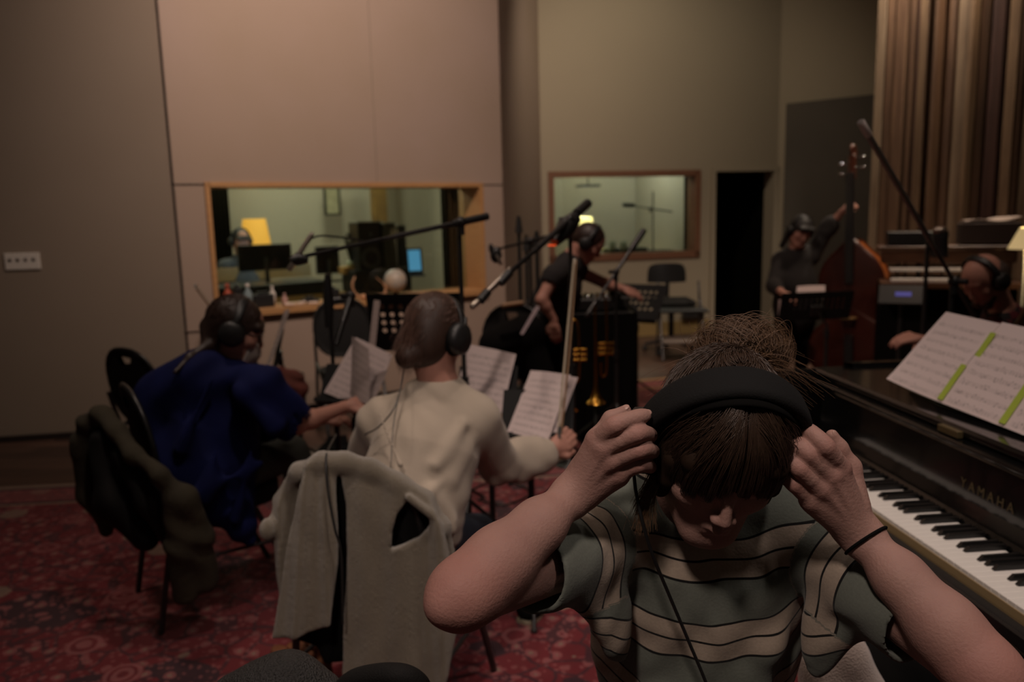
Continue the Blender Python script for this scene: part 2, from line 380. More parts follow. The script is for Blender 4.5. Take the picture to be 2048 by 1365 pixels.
def rug_mat(name, base='#6d222a', rose='#96595a', dark='#33232c', cream='#8a7768', s=1.0, half=(1.6, 2.2)):
    m = bpy.data.materials.new(name); m.use_nodes = True; nt = m.node_tree; N = nt.nodes; L = nt.links; b = N['Principled BSDF']
    b.inputs['Roughness'].default_value = .95; b.inputs['Specular IOR Level'].default_value = .1; b.inputs['Sheen Weight'].default_value = .15
    tc = N.new('ShaderNodeTexCoord')
    def math_(op, a, b_=None, c=None):
        n = N.new('ShaderNodeMath'); n.operation = op
        for i, x in enumerate((a, b_, c)):
            if x is None: continue
            if hasattr(x, 'links'): L.new(x, n.inputs[i])
            else: n.inputs[i].default_value = x
        return n.outputs[0]
    def mixc(fac, c1, c2):
        n = N.new('ShaderNodeMixRGB'); L.new(fac, n.inputs[0])
        for i, x in ((1, c1), (2, c2)):
            if hasattr(x, 'links'): L.new(x, n.inputs[i])
            else: n.inputs[i].default_value = x
        return n.outputs[0]
    wn = N.new('ShaderNodeTexNoise'); wn.inputs['Scale'].default_value = 7 * s; L.new(tc.outputs['Object'], wn.inputs[0])
    wv = N.new('ShaderNodeVectorMath'); wv.operation = 'MULTIPLY_ADD'; L.new(wn.outputs['Color'], wv.inputs[0]); wv.inputs[1].default_value = (.07, .07, 0); L.new(tc.outputs['Object'], wv.inputs[2])
    v1 = N.new('ShaderNodeTexVoronoi'); v1.inputs['Scale'].default_value = 5.2 * s; v1.inputs['Randomness'].default_value = .75; L.new(wv.outputs[0], v1.inputs['Vector'])
    v2 = N.new('ShaderNodeTexVoronoi'); v2.inputs['Scale'].default_value = 15 * s; v2.inputs['Randomness'].default_value = .9; L.new(wv.outputs[0], v2.inputs['Vector'])
    n3 = N.new('ShaderNodeTexNoise'); n3.inputs['Scale'].default_value = 2.0 * s; n3.inputs['Detail'].default_value = 2; L.new(tc.outputs['Object'], n3.inputs[0])
    sep = N.new('ShaderNodeSeparateColor'); L.new(v1.outputs['Color'], sep.inputs[0])
    ring = math_('SINE', math_('MULTIPLY', v1.outputs['Distance'], 62 * .8))
    field = mixc(math_('GREATER_THAN', n3.outputs[0], .60), lin(base), lin(dark))
    flower = math_('LESS_THAN', v1.outputs['Distance'], math_('MULTIPLY_ADD', sep.outputs[0], .25, .2))
    v3 = N.new('ShaderNodeTexVoronoi'); v3.feature = 'DISTANCE_TO_EDGE'; v3.inputs['Scale'].default_value = 9 * s; L.new(wv.outputs[0], v3.inputs['Vector'])
    v4 = N.new('ShaderNodeTexVoronoi'); v4.inputs['Scale'].default_value = 34 * s; L.new(wv.outputs[0], v4.inputs['Vector'])
    c = mixc(math_('MULTIPLY', math_('LESS_THAN', v3.outputs['Distance'], .055), .8), field, lin(dark))
    c = mixc(math_('MULTIPLY', math_('LESS_THAN', v4.outputs['Distance'], .30), .55), c, lin(rose))
    c = mixc(math_('MULTIPLY', math_('LESS_THAN', v2.outputs['Distance'], .33), .75), c, lin(rose))
    c = mixc(math_('MULTIPLY', math_('LESS_THAN', v2.outputs['Distance'], .15), .8), c, lin(cream))
    fl = mixc(math_('GREATER_THAN', ring, .25), lin(rose), lin(base)); fl = mixc(math_('GREATER_THAN', sep.outputs[1], .72), fl, lin(cream))
    c = mixc(math_('MULTIPLY', flower, .8), c, fl)
    # border bands that follow the rug's rectangle
    sx = N.new('ShaderNodeSeparateXYZ'); L.new(tc.outputs['Object'], sx.inputs[0])
    ex = math_('SUBTRACT', half[0], math_('ABSOLUTE', sx.outputs[0])); ey = math_('SUBTRACT', half[1], math_('ABSOLUTE', sx.outputs[1])); e = math_('MINIMUM', ex, ey)
    c = mixc(math_('MULTIPLY', math_('LESS_THAN', e, .34), .45), c, lin(rose)); c = mixc(math_('COMPARE', e, .34, .012), c, lin(cream))
    c = mixc(math_('COMPARE', e, .31, .014), c, lin(dark)); c = mixc(math_('LESS_THAN', e, .06), c, lin(cream)); c = mixc(math_('COMPARE', e, .07, .015), c, lin(dark))
    wear = N.new('ShaderNodeTexNoise'); wear.inputs['Scale'].default_value = 30; L.new(tc.outputs['Object'], wear.inputs[0])
    c = mixc(math_('MULTIPLY', wear.outputs[0], .4), c, lin('#5e3a36'))
    L.new(c, b.inputs['Base Color']); return m

# ---------------------------------------------------------------- the setting
mb = MB(); mb.box((1, 6, -.05), (16, 18, .1)); struct(mb.build('floor', floor_mat()))
mb = MB(); mb.box((1, 6, 4.65), (16, 18, .1)); struct(mb.build('ceiling', M['ceil']))
CH = 4.6
def wallbox(name, a, b, m, z0=0, z1=CH, th=.15, holes=()):
    """wall from a to b (plan), its room side on the line a-b, thickness behind; holes = (s0,s1,z0,z1) in metres along it"""
    a = np.array(a, float); b = np.array(b, float); L_ = np.linalg.norm(b - a); e = (b - a) / L_; n = np.array([-e[1], e[0]])  # n points away from the room
    mb = MB(); X = (e[0], e[1], 0); Yn = (n[0], n[1], 0)
    def piece(s0, s1, za, zb):
        if s1 - s0 < 1e-4 or zb - za < 1e-4: return
        c = a + e * (s0 + s1) / 2 + n * th / 2; mb.box((c[0], c[1], (za + zb) / 2), (s1 - s0, th, zb - za), X, Yn)
    s = 0
    for (h0, h1, ha, hb) in sorted(holes):
        piece(s, h0, z0, z1); piece(h0, h1, z0, ha); piece(h0, h1, hb, z1); s = h1
    piece(s, L_, z0, z1)
    return struct(mb.build(name, m)), e, n
A1 = np.array([-2.36, 5.69]); A2 = np.array([-.05, 7.35]); A3 = np.array([.38, 9.3]); A4 = np.array([3.33, 10.02]); A5 = np.array([4.35, 9.2])
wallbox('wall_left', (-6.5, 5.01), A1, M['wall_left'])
L12 = np.linalg.norm(A2 - A1); W1 = (.0866 * L12, .913 * L12, .83, 1.765)
_, e1, n1 = wallbox('wall_window', A1, A2, M['wall'], th=.34, holes=[W1])
wallbox('wall_return', A2, A3, M['wall'])
e4 = (A4 - A3) / np.linalg.norm(A4 - A3); n4 = np.array([-e4[1], e4[0]])
L34 = np.linalg.norm(A4 - A3); W2 = (.0295 * L34 * .97, .655 * L34, .95, 1.975); D1 = (.72 * L34, L34 - .06, 0, 1.955)
wallbox('wall_back', A3, A4, M['wall_far'], th=.2, holes=[W2, D1])
wallbox('wall_right', A4, A5, M['wall_far'])
wallbox('wall_right_far', A5, (7.5, 8.6), M['wall_far'])
wallbox('wall_side', (7.5, 8.6), (7.5, -2.5), M['wall_far'])
# seams and skirting
def on1(s, off=0.0): return A1 + e1 * s - n1 * off
def strip(name, p, q, w_, t, m, zc=None):
    """thin strip standing on a wall between two 3D points"""
    p = np.array(p); q = np.array(q); a, b, d = frame(q - p); mb = MB(); mb.box((p + q) / 2, (w_, t, np.linalg.norm(q - p)), a, b, d); return mb.build(name, m)
def p3(v, z): return np.array([v[0], v[1], z])
struct(strip('trim_1', p3(on1(.012, .003), 0), p3(on1(.012, .003), CH), .014, .012, M['seam']))
struct(strip('trim_2', p3(on1(0, .003), 1.772), p3(on1(W1[0], .003), 1.772), .008, .006, M['seam']))
struct(strip('trim_3', p3(on1(W1[1], .003), 1.772), p3(on1(L12, .003), 1.772), .008, .006, M['seam']))
struct(strip('trim_4', p3(on1(L12 * .56, .003), 1.80), p3(on1(L12 * .56, .003), CH), .006, .006, M['wall_left']))
struct(strip('trim_5', p3(on1(0, .003), .72), p3(on1(W1[0], .003), .72), .008, .006, M['seam']))
struct(strip('baseboard_left', (-6.4, 5.00, .02), (-2.37, 5.67, .02), .02, .045, M['seam']))
struct(strip('baseboard_window', p3(on1(0, .01), .02), p3(on1(L12, .01), .02), .02, .045, M['seam']))
b0 = A3 + e4 * .67 * L34 - n4 * .012; b1 = A3 + e4 * .715 * L34 - n4 * .012
# grey acoustic board on the right wall
eR = nrm(A5 - A4); nR = np.array([eR[1], -eR[0]])
q0 = A4 + eR * .10; q1 = A4 + eR * 1.2; mb = MB(); c = (q0 + q1) / 2 + nR * .03
zt = 1.5 + 9.9 * .1255
mb.box((c[0], c[1], zt / 2), (1.1, .05, zt), (eR[0], eR[1], 0), (nR[0], nR[1], 0), (0, 0, 1), .006)
tag(mb.build('acoustic_board', M['board']), 'tall grey acoustic board standing against the back corner wall behind the bassist', 'acoustic panel')
# doorway: dark opening with pale casing and a dark booth behind
fr = MB()
for s0, s1, za, zb in ((D1[0] - .055, D1[0], 0, 2.01), (D1[1], D1[1] + .055, 0, 2.01), (D1[0], D1[1], 1.955, 2.01)):
    c = A3 + e4 * (s0 + s1) / 2 - n4 * .01; fr.box((c[0], c[1], (za + zb) / 2), (s1 - s0, .05, zb - za), (e4[0], e4[1], 0), (n4[0], n4[1], 0))
struct(fr.build('trim_6', M['wall_far']))
booth = MB(); d0 = A3 + e4 * (D1[0] - .02) + n4 * .2; d1 = A3 + e4 * (D1[1] + .02) + n4 * .2; d2 = d1 + n4 * 1.6 + e4 * .1; d3 = d0 + n4 * 1.6
for u, v in ((d0, d3), (d3, d2), (d2, d1)):
    booth.prism([p3(u, 0), p3(v, 0), p3(v, 2.4), p3(u, 2.4)], p3(nrm(np.array([-(v - u)[1], (v - u)[0]])) * .03, 0))
booth.prism([p3(q, 2.4) for q in (d0, d1, d2, d3)], (0, 0, .03)); booth.prism([p3(q, .004) for q in (d0, d1, d2, d3)], (0, 0, .01))
struct(booth.build('wall_doorway', M['dark_void']))

# ---- window frames
def window(name, a, e, n, W, inset, w_, m, depth, glassm, wide_sill=0.0):
    s0, s1, z0, z1 = W; X = (e[0], e[1], 0); Yn = (n[0], n[1], 0); root = empty(name, (a[0], a[1], 0)); struct(root)
    f = MB()
    def bx(sa, sb, za, zb, ya, yb): c = a + e * (sa + sb) / 2 + n * (ya + yb) / 2; f.box((c[0], c[1], (za + zb) / 2), (sb - sa, yb - ya, zb - za), X, Yn)
    bx(s0 - w_, s0 + .012, z0 - w_, z1 + w_, -.02, depth); bx(s1 - .012, s1 + w_, z0 - w_, z1 + w_, -.02, depth)
    bx(s0, s1, z1 - .012, z1 + w_, -.02, depth)
    struct(f.build('window_frame', m, root))
    f = MB(); bx(s0 - w_, s1 + w_, z0 - w_ - .01, z0 + .012, -.02 - wide_sill, depth); struct(f.build('window_sill', M['pine_h'] if m is M['pine'] else m, root))
    f = MB(); c = a + e * (s0 + s1) / 2 + n * inset; f.box((c[0], c[1], (z0 + z1) / 2), (s1 - s0, .008, z1 - z0), X, Yn); g = f.build('pane', glassm, root); struct(g)
    return root
gm = bpy.data.materials.new('window glass'); gm.use_nodes = True; N = gm.node_tree.nodes; L = gm.node_tree.links
N.remove(N['Principled BSDF']); tr = N.new('ShaderNodeBsdfTransparent'); tr.inputs[0].default_value = (.90, .93, .86, 1)
gl = N.new('ShaderNodeBsdfGlossy'); gl.inputs['Roughness'].default_value = .02; mx = N.new('ShaderNodeMixShader'); fr_ = N.new('ShaderNodeFresnel'); fr_.inputs[0].default_value = 1.45
L.new(fr_.outputs[0], mx.inputs[0]); L.new(tr.outputs[0], mx.inputs[1]); L.new(gl.outputs[0], mx.inputs[2]); L.new(mx.outputs[0], N['Material Output'].inputs[0])
window('window_1', A1, e1, n1, W1, .26, .022, M['pine'], .34, gm, .03)
window('window_2', A3, e4, n4, (W2[0] + .05, W2[1] - .05, W2[2] + .05, W2[3] - .05), .14, .055, M['oak'], .2, gm)

# ---- control room behind window 1
ctl_wall = mat('control room wall', '#aca798', .9, spec=.1)
ctl = np.array([0., 0.])
def room(pts, m, name, z1=2.7):
    for i in range(len(pts) - 1): wallbox(name + ('' if i == 0 else '_' + 'abcdef'[i]), pts[i], pts[i + 1], m, 0, z1, .08)
C0 = A1 + n1 * .36 + e1 * .02; C1 = C0 + n1 * 3.0 - e1 * .55; C2 = C1 + e1 * 1.9 + n1 * .15; C3 = C2 + e1 * 2.55 - n1 * .35; C4 = A2 + n1 * .34 + e1 * .10
room([C0, C1, C2, C3, C4], ctl_wall, 'wall_control_room')
mb = MB(); mb.prism([p3(q, 2.7) for q in (C0, C4, C3, C2, C1)], (0, 0, .05)); struct(mb.build('ceiling_control_room', M['ceil']))
# ---- booth behind window 2
bt = mat('booth wall', '#aeaaa0', .9, spec=.1)
B0 = A3 + n4 * .2 - e4 * .05; B1 = B0 + n4 * 1.7 - e4 * .3; B2 = B1 + e4 * 1.35 + n4 * .5; B3 = A3 + e4 * (.67 * L34) + n4 * 2.1; B4 = A3 + e4 * (.67 * L34) + n4 * .2
room([B0, B1, B2, B3, B4], bt, 'wall_booth')
mb = MB(); mb.prism([p3(q, 2.7) for q in (B0, B4, B3, B2, B1)], (0, 0, .05)); struct(mb.build('ceiling_booth', M['ceil']))
M['stand_black'] = mat('matte black sheet steel', (.010, .010, .010), .75, spec=.25)
# ---------------------------------------------------------------- rugs
def rug(name, c, size, rot, m, label):
    o = empty('x', (0, 0, 0)); bpy.data.objects.remove(o)
    mb = MB(); X = (math.cos(rot), math.sin(rot), 0); mb.box((0, 0, 0), (size[0], size[1], .012), bev=.004)
    ob = mb.build(name, m); ob.location = (c[0], c[1], .0065); ob.rotation_euler = (0, 0, rot); return tag(ob, label, 'rug')
rug('persian_rug', (-.62, 2.15), (4.7, 5.0), math.radians(5), rug_mat('red persian rug', half=(2.35, 2.5)), 'large faded red persian rug with floral medallions under the seated string players')
rug('persian_rug', (1.05, 5.95), (2.3, 1.9), math.radians(18), rug_mat('dark persian rug', base='#5f1c22', rose='#8a4a42', cream='#a98450', s=1.3, half=(1.15, .95)), 'small dark red rug with a tan border under the brass instruments')
rug('persian_rug', (2.6, 5.9), (1.9, 2.6), math.radians(8), rug_mat('dim persian rug', base='#5a161c', rose='#7d3d3c', cream='#7c6550', s=1.2, half=(.95, 1.3)), 'dim red rug under the double bass and the guitarist')

# ---------------------------------------------------------------- slat diffuser wall
sl_m = []
for i, (a_, b_) in enumerate((('#5f4431', '#3c2a1e'), ('#7d6048', '#52392a'), ('#2c1f18', '#1a120e'), ('#97826a', '#5f4a38'), ('#4a2b20', '#2c1812'), ('#8f7458', '#5a4330'))):
    sl_m.append(mat('weathered slat %s' % 'abcdef'[i], a_, .6, color2=b_, nscale=3.2, namt=.7, stretch=(6, 6, .5), bump=.3, bscale=12))
S0 = np.array([3.42, 7.75]); S1 = np.array([5.4, 4.9]); eS = nrm(S1 - S0); nS = np.array([-eS[1], eS[0]])
if nS @ np.array([1, 1]) < 0: nS = -nS
slat_root = empty('slat_diffuser', (S0[0], S0[1], 0), 'tall diffuser wall of weathered vertical wooden slats lit from above behind the keyboard', 'wall panel')
back = MB(); c = (S0 + S1) / 2 + nS * .16; back.box((c[0], c[1], CH / 2), (np.linalg.norm(S1 - S0), .04, CH - .02), (eS[0], eS[1], 0), (nS[0], nS[1], 0)); back.build('backing_board', M['black_matte'], slat_root)
s = 0.0; LS = np.linalg.norm(S1 - S0); k = 0; random.seed(11)
while s < LS - .05:
    w_ = random.choice([.035, .05, .06, .08, .10]); dep = random.choice([.0, .03, .05, .08, .11])
    gap = random.choice([0, 0, .006, .02, .045]); hcut = CH - .03
    mb = MB(); c = S0 + eS * (s + w_ / 2) + nS * (dep - .02 + .05)
    mb.box((c[0], c[1], hcut / 2), (w_, .12, hcut), (eS[0], eS[1], 0), (nS[0], nS[1], 0), (0, 0, 1), .003)
    mb.build('slat', random.choice(sl_m), slat_root); s += w_ + gap; k += 1

# ---------------------------------------------------------------- small builders
def on_empty(name, pt, label, cat, group=None): return empty(name, (pt[0], pt[1], pt[2]), label, cat, group)
def tripod(root, c, h0=.32, r=.32, ang=0.0, m=None, hub=.36, n=3):
    m = m or M['black_metal']
    for k in range(n):
        t = ang + 2 * math.pi * k / n; mb = MB()
        e = np.array([c[0] + r * math.cos(t), c[1] + r * math.sin(t), .025]); mb.tube([(c[0], c[1], hub), e * .25 + np.array([c[0], c[1], hub]) * .75, e], .008, 8)
        mb.ell(e - np.array([0, 0, .008]), (.014, .014, .014), n=8, m=6); mb.build('leg', m, root)
def mic_shape(root, tip, d, L_=.16, r=.011, m=None, name='microphone_body', grille=False):
    d = nrm(d); tip = np.array(tip, float); mb = MB()
    mb.tube([tip, tip - d * .004, tip - d * .035, tip - d * .04, tip - d * L_ * .9, tip - d * L_], [r * .7, r, r, r * .93, r * .93, r * .6], 14); return mb.build(name, m or M['gunmetal'], root)
def stand(label, base, top, boom_a=None, boom_b=None, ang=.3, name='microphone_stand', cw=0.0, r=.009, leg=.33, boom_r=.007, legs=True, boom_m=None):
    """upright tube at base (x,y) up to height top; optional boom between two points; cw = length of thicker counterweight at boom_b"""
    root = on_empty(name, (base[0], base[1], 0), label, 'microphone stand')
    mb = MB(); mb.cyl((base[0], base[1], .08), (base[0], base[1], top * .58), r * 1.35, n=12); mb.cyl((base[0], base[1], top * .55), (base[0], base[1], top), r, n=12); mb.build('pole', M['black_metal'], root)
    mb = MB(); mb.cyl((base[0], base[1], top * .55), (base[0], base[1], top * .55 + .05), r * 2, n=12); mb.build('clutch', M['black'], root)
    if legs: tripod(root, (base[0], base[1]), ang=ang, r=leg)
    if boom_a is not None:
        a = np.array(boom_a, float); b = np.array(boom_b, float); mb = MB(); mb.tube([a, b], boom_r, 10)
        if cw: mb.tube([b, b + nrm(a - b) * cw], boom_r * 2.1, 12)
        mid = a + (b - a) * .45; mb.tube([a, a + (mid - a) * .9], boom_r * 1.0, 10); mb.tube([mid, b], boom_r * 1.35, 10)
        mb.build('boom_arm', boom_m or M['black_metal'], root)
        t = np.clip(np.dot(np.array([base[0], base[1], top]) - a, b - a) / np.dot(b - a, b - a), 0, 1); q = a + (b - a) * t
        mb = MB(); mb.ell(q, .022, n=14, m=10); mb.cyl(q - np.array([0, 0, .05]), q, .014, n=12)
        kn = frame(b - a)[0]; mb.cyl(q, q + kn * .05, .012, n=10); mb.build('boom_clutch', M['black'], root)
    return root
def desk_frame(n, tilt_up):
    n = nrm(n); u = nrm(np.array(tilt_up, float) - n * np.dot(tilt_up, n)); r = np.cross(u, n); return r, u, n
def music_stand(label, base, centre, n, w_=.50, h=.34, holes=True, ang=0.5, group=None, up=(0, 0, 1), rows=5, cols=8):
    """orchestral stand: perforated desk facing n"""
    root = on_empty('music_stand', (base[0], base[1], 0), label, 'music stand', group); c = np.array(centre, float); r, u, n = desk_frame(n, up)
    mb = MB(); lower = c - u * h * .15 - n * .03
    mb.cyl((base[0], base[1], .05), (base[0], base[1], .62), .013, n=12); mb.tube([(base[0], base[1], .55), (base[0], base[1], max(.66, lower[2] - .1)), lower], .009, 10); mb.build('pole', M['black_metal'], root)
    mb = MB(); mb.cyl((base[0], base[1], .60), (base[0], base[1], .66), .018, n=12); mb.build('clutch', M['black'], root)
    tripod(root, (base[0], base[1]), ang=ang, r=.28, hub=.22)
    mb = MB(); th = .003
    if holes:
        # plate made of bars and cells so the round holes are real openings
        nx, ny = cols, rows; mx_, my_ = .05, .045; cw_ = (w_ - 2 * mx_) / nx; ch_ = (h - 2 * my_) / ny; hr = min(cw_, ch_) * .29; K = 16
        def pl(x, y): return c + r * x + u * y
        for i in range(nx):
            for j in range(ny):
                x0 = -w_ / 2 + mx_ + i * cw_; y0 = -h / 2 + my_ + j * ch_; cx, cy = x0 + cw_ / 2, y0 + ch_ / 2
                if j == 0 or (nx * .32 < i + .5 < nx * .68 and j < 2):
                    mb.add([pl(x0, y0), pl(x0 + cw_, y0), pl(x0 + cw_, y0 + ch_), pl(x0, y0 + ch_)], [(0, 1, 2, 3)]); continue
                vs = []; 
                for q in range(K):
                    t = 2 * math.pi * q / K; ct, st = math.cos(t), math.sin(t); m_ = max(abs(ct), abs(st)); vs.append(pl(cx + hr * ct, cy + hr * st)); vs.append(pl(cx + ct / m_ * cw_ / 2, cy + st / m_ * ch_ / 2))
                mb.add(vs, [(2 * q, 2 * q + 1, (2 * q + 3) % (2 * K), (2 * q + 2) % (2 * K)) for q in range(K)])
        for x0, x1, y0, y1 in ((-w_ / 2, w_ / 2, -h / 2, -h / 2 + my_), (-w_ / 2, w_ / 2, h / 2 - my_, h / 2), (-w_ / 2, -w_ / 2 + mx_, -h / 2 + my_, h / 2 - my_), (w_ / 2 - mx_, w_ / 2, -h / 2 + my_, h / 2 - my_)):
            mb.box(pl((x0 + x1) / 2, (y0 + y1) / 2), (x1 - x0, y1 - y0, .002), r, u, n)
    else: mb.box(c, (w_, h, .003), r, u, n)
    mb.build('desk', M['stand_black'], root)
    mb = MB(); mb.box(c - u * h / 2 + n * .02, (w_, .003, .045), r, u, n); mb.box(c - u * (h / 2 - .008) + n * .042, (w_, .016, .003), r, u, n); mb.build('ledge', M['stand_black'], root)
    mb = MB(); mb.box(c - u * h * .15 - n * .015, (.09, .08, .025), r, u, n, .006); mb.build('desk_bracket', M['black'], root)
    return root

def sheet_mat(name, systems=9, title=True, paper='#c9b8b6', ink=.75, marks=None, seed=0.0):
    m = bpy.data.materials.new(name); m.use_nodes = True; nt = m.node_tree; N = nt.nodes; L = nt.links; b = N['Principled BSDF']
    b.inputs['Roughness'].default_value = .9; b.inputs['Specular IOR Level'].default_value = .15
    uv = N.new('ShaderNodeUVMap'); sp = N.new('ShaderNodeSeparateXYZ'); L.new(uv.outputs[0], sp.inputs[0]); u, v = sp.outputs[0], sp.outputs[1]
    def mt(op, *a):
        n = N.new('ShaderNodeMath'); n.operation = op
        for i, x in enumerate(a):
            if hasattr(x, 'links'): L.new(x, n.inputs[i])
            else: n.inputs[i].default_value = x
        return n.outputs[0]
    vv = mt('MULTIPLY', v, systems); fr = mt('FRACT', vv); row = mt('FLOOR', vv)
    loc = mt('DIVIDE', mt('SUBTRACT', fr, .34), .32)           # 0..1 inside the staff
    ins = mt('MULTIPLY', mt('GREATER_THAN', loc, -.06), mt('LESS_THAN', loc, 1.06))
    ln = mt('LESS_THAN', mt('ABSOLUTE', mt('SUBTRACT', mt('FRACT', mt('MULTIPLY_ADD', loc, 4, .5)), .5)), .10)
    marg = mt('MULTIPLY', mt('GREATER_THAN', u, .07), mt('LESS_THAN', u, .93)); topm = mt('MULTIPLY', mt('LESS_THAN', v, .90 if title else .97), mt('GREATER_THAN', v, .03))
    staff = mt('MULTIPLY', mt('MULTIPLY', ln, ins), .75)
    # notes: dark stems and heads from a stretched voronoi, plus barlines
    cb = N.new('ShaderNodeCombineXYZ'); L.new(mt('MULTIPLY', u, 26), cb.inputs[0]); L.new(mt('MULTIPLY', vv, 2.6), cb.inputs[1]); cb.inputs[2].default_value = seed
    vo = N.new('ShaderNodeTexVoronoi'); vo.inputs['Scale'].default_value = 1; vo.inputs['Randomness'].default_value = .9; L.new(cb.outputs[0], vo.inputs['Vector'])
    note = mt('MULTIPLY', mt('LESS_THAN', vo.outputs['Distance'], .24), mt('MULTIPLY', mt('GREATER_THAN', fr, .2), mt('LESS_THAN', fr, .8)))
    st = mt('MULTIPLY', mt('LESS_THAN', mt('ABSOLUTE', mt('SUBTRACT', mt('FRACT', mt('MULTIPLY', u, 22)), .5)), .07), mt('MULTIPLY', mt('GREATER_THAN', fr, .26), mt('LESS_THAN', fr, .62)))
    wn = N.new('ShaderNodeTexWhiteNoise'); wn.noise_dimensions = '2D'; c2 = N.new('ShaderNodeCombineXYZ'); L.new(mt('FLOOR', mt('MULTIPLY', u, 22)), c2.inputs[0]); L.new(mt('ADD', row, seed), c2.inputs[1]); L.new(c2.outputs[0], wn.inputs['Vector'])
    st = mt('MULTIPLY', st, mt('GREATER_THAN', wn.outputs['Value'], .4))
    inkf = mt('MULTIPLY', mt('MULTIPLY', mt('MAXIMUM', mt('MAXIMUM', staff, note), st), mt('MULTIPLY', marg, topm)), ink)
    mx = N.new('ShaderNodeMixRGB'); L.new(inkf, mx.inputs[0]); mx.inputs[1].default_value = lin(paper); mx.inputs[2].default_value = (.03, .028, .03, 1)
    L.new(mx.outputs[0], b.inputs['Base Color'])
    ts = N.new('ShaderNodeBsdfTranslucent'); ts.inputs[0].default_value = lin(paper); ms_ = N.new('ShaderNodeMixShader'); ms_.inputs[0].default_value = .12
    L.new(b.outputs[0], ms_.inputs[1]); L.new(ts.outputs[0], ms_.inputs[2]); L.new(ms_.outputs[0], N['Material Output'].inputs[0])
    return m
def paper_grid(name, corners, m, parent=None, curl=0.0, nseg=10, curl_dir=None, th=.0004, curv=None):
    """corners: bottom-left, bottom-right, top-right, top-left of a page; slightly curled, with its own thickness"""
    bl, br, tr_, tl = [np.array(c, float) for c in corners]; n = nrm(np.cross(br - bl, tl - bl)); cd = n if curl_dir is None else np.array(curl_dir, float)
    def fn(i, j):
        u, v = i / nseg, j / nseg; p = bl * (1 - u) * (1 - v) + br * u * (1 - v) + tr_ * u * v + tl * (1 - u) * v
        return p + cd * (curl * (math.sin(math.pi * u) * .5 + (v ** 2) * .6) + (curv(u, v) if curv else 0))
    V = []; Fc = []; UV = []
    for side in (0, 1):
        o = len(V)
        for j in range(nseg + 1):
            for i in range(nseg + 1): V.append(fn(i, j) - n * th * side); UV.append((i / nseg, j / nseg))
        for j in range(nseg):
            for i in range(nseg):
                q = [o + j * (nseg + 1) + i, o + j * (nseg + 1) + i + 1, o + (j + 1) * (nseg + 1) + i + 1, o + (j + 1) * (nseg + 1) + i]
                Fc.append(q if side == 0 else q[::-1])
    ob = meshobj(name, V, Fc, m, parent, True, None if parent is not None else (bl + br) / 2)
    uvl = ob.data.uv_layers.new(name='UVMap')
    for lp in ob.data.loops: uvl.data[lp.index].uv = UV[lp.vertex_index]
    return ob

# ---------------------------------------------------------------- chairs
def stack_chair(label, back_c, face, name='banquet_chair', seat_h=.46, back_h=.88, group=None, tilt=.14, slot=True):
    """stackable banquet chair: rounded padded back with a hand slot, seat, sloping legs. back_c = plan point under the backrest, face = facing direction"""
    f = nrm(np.array([face[0], face[1], 0.])); s_ = np.array([f[1], -f[0], 0.]); b = np.array([back_c[0], back_c[1], 0.]); root = on_empty(name, b, label, 'chair', group)
    def W(x, y, z): return b + s_ * x + f * y + np.array([0, 0, z])
    mb = MB(); sh = []
    for i in range(28):
        t = 2 * math.pi * i / 28; sx = .21 * math.copysign(abs(math.cos(t)) ** .75, math.cos(t)); sy = .20 + .21 * math.copysign(abs(math.sin(t)) ** .75, math.sin(t)); sh.append(W(sx, sy + .03, seat_h - .05))
    mb.prism(sh, (0, 0, .055), True); mb.build('seat', M['blackfab'], root)
    # backrest: oval outline, thin and curved
    V = []; Fc = []; R1 = 24; K = 5
    hgt = back_h - seat_h - .02
    def bp(x, z, off): return W(x, -.02 - tilt * (z - seat_h) + .25 * x * x * 1.2 + off, z)
    def outline(t, k):
        x = .205 * k * math.copysign(abs(math.cos(t)) ** .8, math.cos(t)); z = seat_h + .05 + hgt / 2 + hgt / 2 * k * math.copysign(abs(math.sin(t)) ** .85, math.sin(t)) * (1 if math.sin(t) > 0 else 1); return x, z
    for off, si in ((.018, 1), (-.012, -1)):
        for k in range(K + 1):
            for j in range(R1):
                x, z = outline(2 * math.pi * j / R1, k / K if k else .02); V.append(bp(x, z, off * (1 - .4 * (k / K) ** 4)))
    n1_ = (K + 1) * R1
    zslot = seat_h + hgt * .80
    for side in (0, 1):
        o = side * n1_
        for k in range(K):
            for j in range(R1):
                q = [o + k * R1 + j, o + k * R1 + (j + 1) % R1, o + (k + 1) * R1 + (j + 1) % R1, o + (k + 1) * R1 + j]
                if slot and k == 3 and j in (5, 6): continue
                Fc.append(q if side else q[::-1])
    for j in range(R1): Fc.append([K * R1 + j, K * R1 + (j + 1) % R1, n1_ + K * R1 + (j + 1) % R1, n1_ + K * R1 + j])
    mb = MB(); mb.add(V, Fc, True); mb.build('backrest', M['blackfab'], root)
    rim = []
    for j in range(R1 + 1): x, z = outline(2 * math.pi * j / R1, 1.0); rim.append(bp(x, z, 0))
    mb = MB(); mb.tube(rim, .009, 8, cap=False); mb.build('back_frame', M['black_metal'], root)
    for sx in (-1, 1):
        mb = MB(); mb.tube([W(.20 * sx, -.03 - tilt * .2, seat_h + .2), W(.205 * sx, 0.0, seat_h - .02), W(.21 * sx, -.08, .012)], .0115, 8); mb.build('leg', M['black_metal'], root)
        mb = MB(); mb.tube([W(.205 * sx, .02, seat_h + .02), W(.205 * sx, .30, seat_h - .06), W(.215 * sx, .46, .012)], .0115, 8); mb.build('leg', M['black_metal'], root)
        mb = MB(); mb.tube([W(.208 * sx, -.035, .26), W(.21 * sx, .375, .26)], .007, 8); mb.build('stretcher', M['black_metal'], root)
    return root
